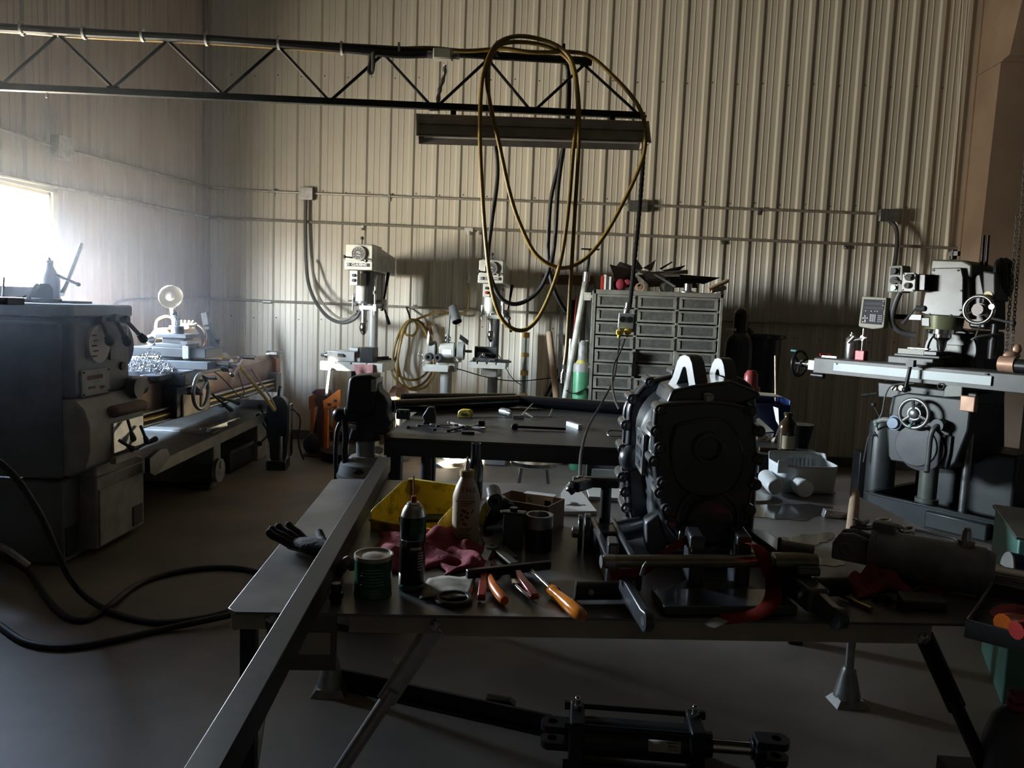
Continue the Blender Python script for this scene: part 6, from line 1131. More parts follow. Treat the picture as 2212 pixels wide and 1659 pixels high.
m = M(); k_ = [(cos(pi * i / 10) * .014, sin(pi * i / 10) * .014) for i in range(11)] + [(-.022, -.001), (-.014, -.004), (.014, -.004)]
m.prism(k_, cc + ay_ * .012, ax_, ay_, (0, 0, .0003)); m.prism([(-.013, -.0085), (.013, -.0085), (.013, -.012), (-.013, -.012)], cc, ax_, ay_, (0, 0, .0003)); m.obj('cap_emblem', INK, t)
words('Products', .006, INK, t, cc + ay_ * .033, -ax_, -ay_, depth=.0003)
m, Q = pad([(1272, 1080), (1336, 1084), (1345, 1045), (1262, 1043)], '', .012); solo(m, 'paper_pad', PAPER, 'thick cream paper pad lying behind the gearbox arm on the table', 'paper pad')
# black angled power tool joined by the cord
t = thing('angled_tool', 'black angled hand tool fed by the dangling cord, beside the gearbox', 'power tool', P(1290, 1043, 1.97)); t.location.z = TZ; o0 = V(t.location)
def aq(u, v, d=1.97): return P(u, v, d) - o0
m = M(); m.bar(aq(1260, 1040), aq(1338, 1043), .030, .026, up=Z); m.obj('long_handle', BLACK, t, bev=.006)
m = M(); m.bar(aq(1272, 1042), aq(1238, 1052, 1.9), .032, .026, up=Z); m.obj('bent_head', BLACK, t, bev=.006)
m = M(); m.cyl(aq(1244, 1030), aq(1244, 1042), .009, n=12); m.cyl(aq(1253, 1028), aq(1253, 1040), .008, n=10); m.obj('knob', STEEL, t)
m = M(); m.tube([aq(1238, 1050, 1.9), aq(1228, 1056, 1.88), aq(1232, 1058, 1.87), aq(1238, 1066, 1.87)], .007, 8, 5); m.obj('trigger', BLACK, t)
m = M(); b_ = aq(1310, 1045); m.cyl((b_.x, b_.y, 0), (b_.x, b_.y, b_.z), .014, n=14); m.bb(b_.x - .04, b_.x + .04, b_.y - .03, b_.y + .03, 0, .012); m.obj('support_foot', BLACK, t)
# pliers, strippers, screwdrivers
def tool(name, lab, cat='pliers'): t = thing(name, lab, cat, (0, 0, TZ)); return t
def tp(u, v, z): q = PZ(u, v, TZ + z); return q
t = thing('wire_stripper', 'flat grey wire stripper with a round pivot lying on the table', 'wire stripper', tz(1068, 1190)); o0 = V(t.location)
GST = mat('dull_grey_tool', (.20, .19, .15), .45, .5, .3, 14)
m = M(); m.bar(tp(1060, 1180, .012) - o0, tp(1038, 1222, .01) - o0, .022, .006, up=Z); m.bar(tp(1072, 1185, .012) - o0, tp(1112, 1218, .01) - o0, .022, .006, up=Z); m.bar(tp(1050, 1162, .012) - o0, tp(1060, 1184, .012) - o0, .022, .006, up=Z); m.bar(tp(1078, 1164, .012) - o0, tp(1070, 1184, .012) - o0, .016, .006, up=Z); m.bar(tp(1085, 1180, .012) - o0, tp(1110, 1205, .008) - o0, .02, .006, up=Z); m.obj('plier_arms', GST, t, bev=.001)
m = M(); p = tp(1063, 1181, .016) - o0; m.ring(p, Z, .019, .005, .006, 26); m.obj('pivot_disc', GST, t)
p, q = tp(1008, 1240, .022), tp(1188, 1220, .022); m = M(); m.bar(p, q, .016, .02, up=Z); solo(m, 'black_bar', BLACK, 'black bar lying across the pliers on the table', 'bar', bev=.003)
t = thing('cutter_pliers', 'pliers with one flat red grip and one orange grip, left of the other hand tools', 'pliers', tz(1065, 1260)); o0 = V(t.location)
m = M(); m.bar(tp(1046, 1238, .018) - o0, tp(1040, 1292, .01) - o0, .017, .014, up=Z); m.obj('red_grip', REDPL, t, bev=.003, label='flat red grip')
m = M(); m.tube([tp(1058, 1246, .018) - o0, tp(1068, 1268, .018) - o0, tp(1082, 1288, .014) - o0, tp(1090, 1298, .012) - o0], lambda s: .0075 + .004 * sin(s * 2.6), 12, 5); m.obj('orange_grip', ORPLA, t, label='rounded orange grip')
m = M(); m.bar(tp(1048, 1240, .016) - o0, tp(1056, 1215, .014) - o0, .014, .008, up=Z); m.obj('jaws', DKSTEEL, t)
t = thing('crimp_pliers', 'shiny pliers with a long dark red grip in the middle of the hand tools', 'pliers', tz(1125, 1265)); o0 = V(t.location)
m = M(); m.bar(tp(1100, 1220, .014) - o0, tp(1112, 1262, .012) - o0, .012, .006, up=Z); m.bar(tp(1108, 1226, .016) - o0, tp(1124, 1262, .012) - o0, .012, .006, up=Z); m.tube([tp(1112, 1262, .01) - o0, tp(1128, 1278, .01) - o0, tp(1146, 1292, .008) - o0], .0045, 8, 4); m.obj('plier_arms', CHROME, t, bev=.001)
m = M(); m.bar(tp(1117, 1236, .02) - o0, tp(1157, 1290, .012) - o0, .019, .013, up=Z); m.obj('red_grip', mat('dark_red_glossy', (.20, .03, .035), .15, 0, .2, 10, coat=.6), t, bev=.004, label='long dark red grip')
t = thing('screwdriver', 'screwdriver with a big translucent orange handle at the front of the table', 'screwdriver', tz(1215, 1300)); o0 = V(t.location)
a, b = tp(1190, 1272, .016) - o0, tp(1262, 1335, .016) - o0
m = M(); d = (b - a).normalized(); L_ = (b - a).length; m.rev([(.008, 0), (.0125, .004), (.0135, .02), (.0105, .034), (.0125, .05), (.0155, L_ * .62), (.015, L_ * .85), (.010, L_ * .97), (.003, L_)], a, d, 8); m.obj('handle', mat('amber_handle', (.78, .23, .02), .12, 0, .3, 10, coat=.8), t, smooth=50)
m = M(); m.cyl(a, a - d * .115 + V((0, 0, .004)), .0042, n=10); m.obj('shaft', CHROME, t)
m = M(); m.torus(tz(980, 1300, .006), Z, .034, .006, 40, 10); p = tz(980, 1300, .002); m.ring(p + V((0, 0, .004)), Z, .036, .030, .012, 36); solo(m, 'black_ring', RUBBER, 'black rubber ring lying near the front edge of the table', 'ring')
m = M(); p = tz(962, 1272); m.grid(lambda a, b: tz(905 + a * 105 + 20 * b, 1298 - b * 44 + a * 6 * sin(b * 4), .004 + .006 * abs(sin(a * 5 + b * 3)) * (1 - a * .3)), 10, 8); solo(m, 'paper_scrap', mat('stained_paper', (.40, .37, .30), .8, 0, .5, 30), 'stained paper scrap under the black ring', 'paper', solid=.0008)
c = tz(722, 1308); t = thing('hydraulic_fitting', 'small threaded hydraulic fitting standing at the front left of the table', 'fitting', c + V((0, .012, 0)))
m = M(); m.cyl((0, 0, 0), (0, 0, .01), .011, n=18); m.cyl((0, 0, .01), (0, 0, .022), .0145, n=6); m.cyl((0, 0, .022), (0, 0, .03), .010, n=18); m.cyl((0, 0, .03), (0, 0, .042), .0115, .009, 18); m.obj('fitting_body', DKSTEEL, t)
# right half of the table: oil puddle, plate on a rod, cut jug, tubes, old cylinder
OIL = mat('oil_film', (.045, .045, .045), .12, 0, .4, 6, coat=.3)
def puddle(cu, cv, ru, rv, sd, lab, z=.0012):
    r2 = random.Random(sd); n = 40; P_ = []; ph = [r2.random() * 6 for _ in range(5)]
    for i in range(n):
        a = 2 * pi * i / n; k = 1 + .18 * sin(2 * a + ph[0]) + .14 * sin(3 * a + ph[1]) + .1 * sin(5 * a + ph[2]) + .07 * sin(9 * a + ph[3]); P_.append(tz(cu + ru * k * cos(a), cv + rv * k * sin(a)))
    m = M(); m.add([p + V((0, 0, z)) for p in P_] + [p + V((0, 0, .0001)) for p in P_], [tuple(range(n))] + [(i, n + i, n + (i + 1) % n, (i + 1) % n) for i in range(n)])
    o = solo(m, 'oil_spill', OIL, lab, 'oil', kind='stuff', smooth=30); return o
puddle(1700, 1105, 85, 20, 3, 'dark oil spill on the table around the cut jug'); puddle(1640, 1180, 36, 14, 5, 'dark oil spill near the right gearbox arm'); puddle(1790, 1215, 28, 10, 8, 'small dark oil spill in front of the brown tube'); puddle(1755, 1165, 40, 14, 11, 'dark oil smear left of the brown tube')
c = tz(1626, 1084) ; c = c + V((0, .06, 0)); t = thing('disc_stand', 'round steel plate with an upright rod on the table right of the gearbox', 'stand', c)
m = M(); m.cyl((0, 0, 0), (0, 0, .008), .075, n=40); m.obj('base_disc', GALV, t)
zt = P(1625, 1000, (c - CAMP).dot(ray(1106, 829.5))).z - TZ; m = M(); m.tube([(0, 0, .008), (.002, 0, zt * .6), (.004, 0, zt - .012), (.012, 0, zt), (.022, 0, zt - .008), (.023, 0, zt - .03)], .004, 8, 5); m.cyl((0, 0, .008), (0, 0, .014), .012, n=14); m.obj('rod', CHROME, t)
# cut open white jug lying on its side
c = tz(1735, 1078); t = thing('cut_jug', 'white plastic jug cut open as a drip tray, its two round ends facing the viewer', 'jug', c + V((0, .05, 0)), 4); To_ = T_(t)
JUG = mat('milky_blue_plastic', (.60, .65, .66), .38, 0, .12, 8)
def jl(u, v, y): return PL(To_, u, v, y)
x0, x1_ = jl(1675, 1050, .06).x, jl(1806, 1040, .06).x; zt = jl(1740, 1010, .1).z; Hj = .095; m = M()
prof = [(-.5, .12), (-.46, .02), (.46, .02), (.5, .12)]
def sh(a, b):                                                     # rounded tub wall: a around, b up
    t_ = a * 2 * pi; n_ = 4.5; cx, cy = cos(t_), sin(t_); k = (abs(cx) ** n_ + abs(cy) ** n_) ** (-1 / n_)
    w = (x1_ - x0) / 2; x = (x0 + x1_) / 2 + w * k * cx * (.93 + .07 * b); y = .105 + .085 * k * cy * (.95 + .05 * b)
    if abs(y - .19) < .012 and b > .2: y += .004 * sin(x * 190)
    return V((x, y, .004 + b * (Hj - .0 + (.022 if cy > .5 else 0) * b)))
m.grid(sh, 64, 8); m.grid(lambda a, b: V(((x0 + x1_) / 2 + (x1_ - x0) / 2 * .9 * (a * 2 - 1), .105 + .078 * (b * 2 - 1), .005)), 2, 2); m.obj('tub', JUG, t, solid=.003, smooth=60)
m = M()
for k in range(7): xx = x0 + (x1_ - x0) * (.42 + .07 * k); m.tube([(xx, .186, .03), (xx, .180, .06), (xx, .186, Hj)], .005, 8, 3)
m.obj('inner_rib', JUG, t)
for u, v, r_, nm in ((1674, 1052, .026, 'handle_end'), (1738, 1062, .030, 'spout_cap')):
    p = jl(u, v, -.035); pz = max(p.z, r_ + .002); m = M(); m.tube([(p.x, -.03, pz), (p.x + .002, .0, pz), (p.x + .008, .05, pz * 1.05), (p.x + .02, .12, pz * 1.0)], lambda s: r_ * (1.0 + .06 * s), 22, 4); m.rev([(r_ * 1.02, 0), (r_ * 1.02, .01), (r_ * .9, .014), (0, .0145)], (p.x, -.026, pz), (0, -1, 0), 28); m.obj(nm, JUG, t)
m = M(); p = jl(1694, 1018, .03); m.bb(p.x - .025, p.x + .025, .025, .03, .07, .115); m.obj('cut_flap', JUG, t, bev=.002)
# brown tube, bracket, chain, old hydraulic cylinder
a, b = tz(1838, 1165, .016), tz(1846, 1075, .016); m = M(); m.ring((a + b) / 2, b - a, .0155, .0125, (b - a).length, 22); solo(m, 'brown_tube', KRAFT, 'short brown tube lying on the table right of the cut jug', 'tube')
c = tz(1805, 1120); m = M(); m.prism([(-.035, 0), (.045, 0), (.045, .018), (-.03, .024)], c, X, Z, (0, .03, 0)); m.cyl(c + V((-.012, -.001, .012)), c + V((-.012, -.006, .012)), .006, n=12); solo(m, 'small_bracket', mat('scuffed_pale_metal', (.30, .30, .30), .35, .7), 'small pale metal bracket left of the brown tube', 'bracket', bev=.002)
OC = mat('old_grey_paint', (.34, .37, .41), .5, .0, .5, 12, bump=.15, bscale=40)
p, q = PZ(1893, 1192, TZ + .056), PZ(2126, 1236, TZ + .056); oc = thing('old_hydraulic_cylinder', 'old grey hydraulic cylinder lying on the right of the table under the chain', 'hydraulic cylinder', ((p + q) / 2).xy.to_3d() + V((0, 0, TZ))); o0 = V(oc.location); p -= o0; q -= o0; d = (q - p).normalized(); sdv = d.cross(Z).normalized()
m = M(); m.cyl(p, q, .055, n=32); m.obj('barrel', OC, oc)
m = M(); m.cyl(p - d * .012, p, .058, n=30); m.nx(); m.cyl(q, q + d * .02, .052, .045, 30); m.objs('end_plate', OC, oc)
for s_ in (-1, 1): m = M(); cc = p - d * .05 + sdv * s_ * .022; m.prism([(-.045, -.03), (.045, -.03), (.045, .03), (-.0, .042), (-.03, .036), (-.045, .01)], cc - sdv * .007, d, Z, sdv * .014); m.cyl(cc - sdv * .009 - d * .012, cc + sdv * .009 - d * .012, .018, n=20); m.obj('clevis_lug', OC, oc, bev=.004)
m = M(); e = p.lerp(q, .82) + Z * .052; m.cyl(e, e + Z * .014, .018, n=8); m.cyl(e + Z * .014, e + Z * .035, .012, .009, 16); m.cyl(e + Z * .035, e + Z * .042, .007, n=12); m.obj('port_fitting', STEEL, oc)
m = M(); m.cyl(q + d * .02, q + d * .09, .02, n=20); m.obj('rod_stub', CHROME, oc)
m = M(); m.box(p.lerp(q, .06) + Z * .06, (.05, .03, .03), (0, 0, -30)); m.obj('port_block', OC, oc, bev=.004)
CH = mat('pale_chain_steel', (.60, .60, .58), .25, .9, .3, 30); p0 = PZ(1905, 1150, TZ + .09); 
for k in range(16):
    a_ = rnd.random() * 6.28; r_ = rnd.random() * .045; c = V((p0.x + cos(a_) * r_ * 1.5, p0.y + sin(a_) * r_ * .6, TZ + .092 + .03 * rnd.random() - r_ * .3)) ; ax = V((rnd.uniform(-1, 1), rnd.uniform(-1, 1), rnd.uniform(-.6, .6))).normalized(); x_, y_, _ = basis(ax)
    m = M() if k == 0 else m; m.tube([c + ax * sin(j * pi / 5) * .022 + x_ * cos(j * pi / 5) * .011 for j in range(10)], .0042, 6, 1, True)
solo(m, 'steel_chain', CH, 'pale steel chain heaped over the clevis end of the old hydraulic cylinder', 'chain')
cloth(drape(1900, 1262, 62, 26, .05, 1.3), 'red_rag', 'dark red rag bunched in front of the old hydraulic cylinder', mat('dark_red_rag', (.25, .03, .03), .85, 0, .4, 20, bump=.3))
cloth(drape(2010, 1268, 38, 14, .03, 3.0), 'red_rag', 'small red rag fold at the right foot of the old hydraulic cylinder', MATS['dark_red_rag'])
p, q = tz(1812, 1292, .006), tz(1882, 1322, .006); m = M(); d = q - p; m.cyl(p, p + d * .35, .003, n=8); m.cyl(p + d * .35, p + d * .45, .006, n=10); m.cyl(p + d * .45, q, .0055, n=10); solo(m, 'brass_tool', BRASS, 'small brass pin tool lying near the front right of the table', 'tool')
for k in range(6):
    c = tz(1905 + k * 24, 1300 + 9 * (k % 3)); m = M(); m.ring(c + V((0, 0, .007)), V((.2 * (k % 2), .2, 1)), .02 - .002 * (k % 3), .012, .012, 18); solo(m, 'dark_collar', DKSTEEL, 'dark steel collar in the scatter in front of the red rag', 'collar', 'dark collars in front of the red rag')
m = M(); p = tz(1990, 1310); m.prism([(-.05, -.03), (.04, -.03), (.05, .03), (-.04, .03)], p + V((0, 0, .002)), X, Y, (0, 0, .02)); solo(m, 'grey_block', DGREY, 'dark grey flat block at the front right of the table', 'block', bev=.003)
m = M(); m.tube([tz(1960, 1180, .004), tz(2020, 1195, .006), tz(2080, 1205, .004), tz(2110, 1195, .004), tz(2060, 1180, .004), tz(1990, 1165, .004)], .004, 6, 6); m.v = [V((x.x, x.y + .1, x.z)) for x in m.v]; solo(m, 'dark_wire', RUBBER, 'dark loose wire lying behind the old hydraulic cylinder', 'wire')
# ================================================================ black gearbox held in its mounting frame
GBX = mat('gearbox_black_enamel', (.055, .061, .070), .32, .05, .3, 7, coat=.6); GCS = mat('gearbox_black_lit', (.16, .175, .19), .30, .05, .3, 9, coat=.6); GD = 1.80  # GCS: paler copy of the black enamel, left-side sheen put into its colour
gl_ = V((P(1515, 1100, GD).x, P(1515, 1100, GD).y, TZ)); GR = 2; gb = thing('gearbox', 'large black cast gearbox with two lifting lugs standing on the work table', 'gearbox', gl_, GR); TGx = T_(gb)
def gq(u, v, y=0): return PL(TGx, u, v, y)
def gpoly(pts, y, th, nm, bev=.008, k=0):
    Q = [gq(u, v, y) for u, v in pts]; q = [(p.x, p.z) for p in Q]
    if k: q = [(p.x, p.y) for p in spline([V((a, b, 0)) for a, b in q], k, True)]
    m = M(); m.prism(q, (0, y, 0), X, Z, (0, th, 0)); return m.obj(nm, GBX, gb, bev=bev, seg=3)
# front cover with bolt lobes
fr_ = [(1420, 876), (1470, 868), (1540, 866), (1600, 874), (1630, 890), (1634, 930), (1640, 985), (1632, 1040), (1622, 1090), (1612, 1130), (1596, 1158), (1560, 1176), (1500, 1182), (1462, 1166), (1436, 1128), (1424, 1080), (1414, 1020), (1410, 950), (1412, 900)]
gpoly(fr_, 0, .05, 'front_cover', .010, 4)
gpoly([(1470, 915), (1560, 905), (1600, 950), (1606, 1010), (1580, 1060), (1520, 1075), (1468, 1050), (1448, 985), (1452, 940)], -.012, .02, 'cover_boss', .006, 4)
c = gq(1530, 968, -.012); m = M(); m.ring(c + V((0, -.006, 0)), Y, .036, .026, .02, 36); m.cyl(c + V((0, .004, 0)), c + V((0, .01, 0)), .03, n=30); m.obj('input_bore', GBX, gb, bev=.002)
c = gq(1558, 978, -.012); m = M(); m.cyl(c, c + V((0, -.012, 0)), .009, n=16); m.obj('drain_plug', GBX, gb)
c = gq(1530, 1120, 0); m = M(); m.ring(c, Y, .078, .064, .02, 40); m.cyl(c + V((0, .0, 0)), c + V((0, -.03, 0)), .05, n=32); m.obj('lower_bearing_cap', GBX, gb, bev=.003)
# lobes and bolts round the front flange
for u, v in ((1426, 884), (1416, 930), (1425, 966), (1412, 994), (1430, 1040), (1424, 1062), (1440, 1098), (1450, 1128), (1620, 886), (1638, 930), (1638, 990), (1630, 1045), (1618, 1100), (1600, 1150)):
    p = gq(u, v, 0); m = M(); m.cyl(p + V((0, -.012, 0)), p + V((0, .06, 0)), .0135, n=18); m.sph(p + V((0, -.012, 0)), .0135, (1, .25, 1), 14); m.obj('bolt_boss', GBX, gb)
    m = M(); m.cyl(p + V((0, -.026, 0)), p + V((0, -.01, 0)), .008, n=6); m.obj('bolt', GBX, gb)
# round case behind the cover: big drum above, small drum below
cu = gq(1520, 975, .05); cl = gq(1515, 1120, .05); Ru = abs(gq(1412, 975, .05).x - cu.x) * 1.02; Rl = Ru * .78
m = M(); m.rev([(Ru * 1.0, 0), (Ru * 1.07, .012), (Ru * 1.13, .045), (Ru * 1.15, .09), (Ru * 1.14, .14), (Ru * 1.08, .18), (Ru * .96, .21), (Ru * .92, .26)], cu, (0, 1, 0), 48); m.obj('upper_case', GCS, gb)
m = M(); m.rev([(Rl * 1.0, 0), (Rl * 1.12, .02), (Rl * 1.2, .08), (Rl * 1.18, .15), (Rl * 1.02, .2), (Rl * .95, .24)], cl, (0, 1, 0), 40); m.obj('lower_case', GCS, gb)
m = M(); m.bb(cu.x - Ru * .88, cu.x + Ru * .88, .06, .26, cl.z, cu.z); m.obj('case_web', GCS, gb, bev=.02)
# cast characters on the left of the drum
for k, (tx, z_) in enumerate((('C-30P', .028), ('EA 193/033', .0), ('28P6Z', -.028))):
    words(tx, .021, GCS, gb, (cu.x - Ru * 1.15 - .003, .135, cu.z + z_ - .02), (0, -1, 0), (0, 0, 1), name='cast_lettering', depth=.0022, bold=.0008)
m = M(); m.bb(cu.x - Ru * 1.15 - .003, cu.x - Ru * 1.1, .07, .20, cu.z - .07, cu.z + .03); m.obj('cast_pad', GCS, gb, bev=.003)
# rear flange with lobes down its left edge
re = [(1352, 880), (1372, 846), (1402, 822), (1470, 806), (1560, 806), (1616, 830), (1630, 880), (1628, 1100), (1600, 1200), (1500, 1225), (1420, 1210), (1372, 1165), (1352, 1100), (1348, 1040), (1346, 985), (1350, 930)]
gpoly([(u + 6, v) for u, v in re], .27, .05, 'rear_flange', .012, 3)
gpoly([(u - 4, v + 2) for u, v in re], .325, .03, 'rear_cover', .008, 3)
for u, v in ((1366, 862), (1352, 918), (1346, 970), (1344, 1030), (1350, 1062), (1352, 1096), (1362, 1140), (1404, 826), (1462, 806), (1610, 846)):
    p = gq(u, v, .27); m = M(); m.cyl(p + V((0, -.008, 0)), p + V((0, .085, 0)), .0145, n=18); m.obj('flange_lobe', GBX, gb, bev=.003)
    m = M(); m.cyl(p + V((0, -.022, 0)), p + V((0, -.006, 0)), .008, n=6); m.sph(p + V((0, -.022, 0)), .0075, (1, .4, 1), 10); m.obj('bolt', STEEL if v % 4 == 0 else GBX, gb)
p = gq(1362, 990, .25); m = M(); m.sph(p, .032, (1, 1.2, 1.1)); m.obj('side_plug', GBX, gb)
m = M(); p = gq(1385, 905, .24); m.rev([(.07, -.03), (.085, 0), (.07, .04)], V((cu.x - .02, .22, cu.z + .03)), (0, 1, 0), 36, sc=(1.45, 1.4)); m.obj('step_ring', GBX, gb)
# top plate and lifting lugs
gpoly([(1440, 872), (1452, 842), (1500, 832), (1580, 822), (1640, 846), (1646, 858), (1600, 876)], .03, .2, 'top_shoulder', .012)
Yl = V((-.40, .916, 0)); Xl = V((.916, .40, 0))
for u0, y0, vt, k in ((1509, .03, 766, 1), (1574, .17, 772, .8)):
    a = gq(u0, 852, y0); zb = a.z - .03; zt = gq(u0, vt, y0 + .06).z; Hl = zt - zb
    prof = [(0, 0), (.15 * k, 0), (.142 * k, .03), (.115 * k, Hl * .5), (.098 * k, Hl * .85), (.085 * k, Hl * .96), (.066 * k, Hl), (.047 * k, Hl * .97), (.034 * k, Hl * .86), (.012 * k, Hl * .4), (.0, .03)]
    cx, cz = .064 * k, Hl * .5; hole = [(cx + (y - cx) * (.26 if z > Hl * .5 else .34), cz + (z - cz) * .46) for y, z in prof]
    m = M(); m.prism(prof, (a.x, y0, zb), Yl, Z, Xl * .036, hole); m.obj('lifting_lug', mat('paled_lug_paint', (.15, .16, .17), .42, .05, .3, 16), gb, bev=.005)  # lug paint paled: window light from the left put into the colour
p = gq(1529, 860, .02); m = M(); m.box(p, (.024, .03, .026)); m.obj('breather', STEEL, gb, bev=.006)
# lower mounting ear with a hole
ear = [(1475, 1095), (1494, 1112), (1505, 1150), (1500, 1180), (1490, 1215), (1440, 1225), (1392, 1180), (1390, 1120), (1420, 1100)]
Q = [gq(u, v, .10) for u, v in ear]; m = M(); m.prism([(p.x, p.z) for p in Q], (0, .06, 0), X, Z, (0, .06, 0)); m.obj('mounting_ear', mat('paled_ear_black', (.16, .17, .19), .4, .1, .3, 14), gb, bev=.006)  # black ear paled, the side light it catches put into the colour
p = gq(1489, 1153, .0); m = M(); m.ring(V((p.x - .006, -.02, p.z)), (1, -.6, 0), .028, .014, .03, 24); m.obj('ear_eye', GBX, gb, bev=.003)
gpoly([(1440, 1180), (1600, 1180), (1610, 1240), (1560, 1262), (1480, 1262), (1440, 1240)], .02, .26, 'base_foot', .012)
# ---------------------------------------------------------------- mounting frame
fm = thing('gearbox_cradle', 'black welded frame of arms and cross pins cradling the gearbox on the table', 'frame', V((P(1530, 1250, 1.75).x, P(1530, 1250, 1.75).y, TZ))); o0 = V(fm.location)
def fq(u, v, d): return P(u, v, d) - o0
def slab(pts, ext, nm, ma=GBX, bev=.005, hole=None):              # plate through photo points with depths, thickness ext
    Q = [fq(*p) for p in pts]; E = V(ext); m = M(); k = len(Q); vs = Q + [q + E for q in Q]
    m.add(vs, [tuple(range(k))[::-1], tuple(range(k, 2 * k))] + [(i, (i + 1) % k, k + (i + 1) % k, k + i) for i in range(k)]); return m.obj(nm, ma, fm, bev=bev)
# left arm: channel web with a slot, then the tapered blade
m = M(); a, b = fq(1298, 1140, 2.02), fq(1352, 1262, 1.66); b.z = max(b.z, .03); m.bar(a, a.lerp(b, .3), .05, .05, up=Z); m.bar(a.lerp(b, .75), b, .05, .05, up=Z)
s_ = V((1, .25, 0)).normalized(); m.bar(a + s_ * .03, b + s_ * .03, .014, .055, up=Z); m.bar(a - s_ * .026, b - s_ * .026, .018, .06, up=Z); m.obj('left_arm', GBX, fm, bev=.005)
m = M(); c = fq(1258, 1150, 1.98); m.cyl(c, c + V((-.012, 0, 0)), .046, n=36); m.cyl(c + V((.004, 0, 0)), c + V((.02, 0, 0)), .05, n=36); m.cyl(c + V((.02, 0, 0)), c + V((.06, 0, 0)), .03, n=24); m.obj('pivot_washer', GBX, fm, bev=.002)
m = M(); m.cyl(c + V((-.012, 0, 0)), c + V((-.024, 0, 0)), .015, n=20); m.sph(c + V((-.024, 0, 0)), .0145, (.3, 1, 1)); m.obj('pivot_pin', STEEL, fm)
m = M(); c2 = fq(1335, 1120, 2.05); m.cyl(c + V((.06, .0, .0)), V((c2.x + .06, c2.y, c.z)), .028, n=24); m.obj('cross_tube', GBX, fm)
def blade(p, q, w, th, nm, hole=.006):
    p, q = V(p), V(q); d = (q - p); L_ = d.length; d.normalize(); n_ = d.cross(Z).normalized(); up = n_.cross(d); pts = [(0, -w * .55), (L_ * .8, -w * .5)] + [(L_ * .9 + cos(t) * w * .55, sin(t) * w * .55) for t in [-1.4 + i * .28 for i in range(11)]] + [(L_ * .8, w * .42), (0, w * .6)]
    m = M(); m.prism(pts, p - n_ * th / 2, d, up, n_ * th); m.obj(nm, GBX, fm, bev=.003)
    m = M(); e = p + d * L_ * .92; m.cyl(e - n_ * th * .53, e + n_ * th * .53, .009, n=16); m.obj('blade_eye', INK, fm)
pz = lambda u, v, z: PZ(u, v, TZ + z) - o0
blade(pz(1345, 1262, .045), pz(1403, 1350, .022), .040, .018, 'left_blade')
m = M(); a = pz(1318, 1272, .024); b = pz(1243, 1276, .024); m.cyl(a + V((.05, 0, 0)), b, .0195, n=24); m.obj('lower_pin', DKSTEEL, fm, bev=.002)
m = M(); a = pz(1245, 1276, .024); m.cyl(a, a + V((-.003, 0, 0)), .0192, n=24); m.cyl(a + V((.03, -.019, .006)), a + V((.03, -.0205, .006)), .006, n=12); m.obj('pin_face', STEEL, fm)
# long cross pin in front, greenish bare steel
GP = mat('oily_pin_steel', (.27, .26, .19), .3, .8, .3, 14); zc = .092
a, b = pz(1304, 1213, zc), pz(1755, 1212, zc); m = M(); m.cyl(a, b, .0135, n=20); m.obj('cross_pin', GP, fm)
m = M(); d = (b - a).normalized(); m.cyl(a - d * .006, a, .0135, .012, 20); m.cyl(a + d * .0, a + d * .022, .0142, n=20); m.obj('pin_collar', GALV, fm)
m = M(); e = b - d * .09; m.cyl(e, b + d * .005, .019, n=22); m.obj('pin_sleeve', GP, fm)
m = M(); e = pz(1745, 1195, zc + .012); m.cyl(e - V((.05, -.02, 0)), e + V((.012, -.004, 0)), .021, n=22); m.obj('upper_sleeve', GBX, fm)
for u in (1500, 1600): q = pz(u, 1230, .05); m = M(); m.bb(q.x - .016, q.x + .016, q.y - .02, q.y + .06, .0, .13); m.obj('pin_bracket', GBX, fm, bev=.005)
for u in (1322, 1700): q = pz(u, 1235, .05); m = M(); m.bb(q.x - .012, q.x + .012, q.y - .01, q.y + .05, .0, .115); m.obj('pin_bracket', GBX, fm, bev=.005)
# right arms
m = M(); a, b = fq(1630, 1150, 2.05), pz(1748, 1235, .08); m.bar(a, b, .05, .02, up=Z); m.obj('right_link', GBX, fm, bev=.005)
m = M(); a, b = pz(1690, 1235, .05), pz(1770, 1300, .035); m.bar(a, b, .05, .05, up=Z); m.obj('right_arm', GBX, fm, bev=.008)
blade(pz(1740, 1276, .04), pz(1818, 1342, .022), .044, .02, 'right_blade')
m = M(); a = pz(1760, 1268, .03); b = pz(1828, 1266, .03); m.cyl(a, b, .021, n=24); m.obj('lower_pin', DKSTEEL, fm, bev=.002)
slab([(1430, 1275, 1.66), (1480, 1250, 1.68), (1600, 1252, 1.70), (1680, 1290, 1.66), (1560, 1305, 1.62)], (0, .02, -.03), 'bottom_plate')
m = M(); a, b = pz(1420, 1300, .012), pz(1700, 1300, .012); m.bar(a, b, .1, .02, up=Z); m.obj('base_rail', GBX, fm, bev=.004)
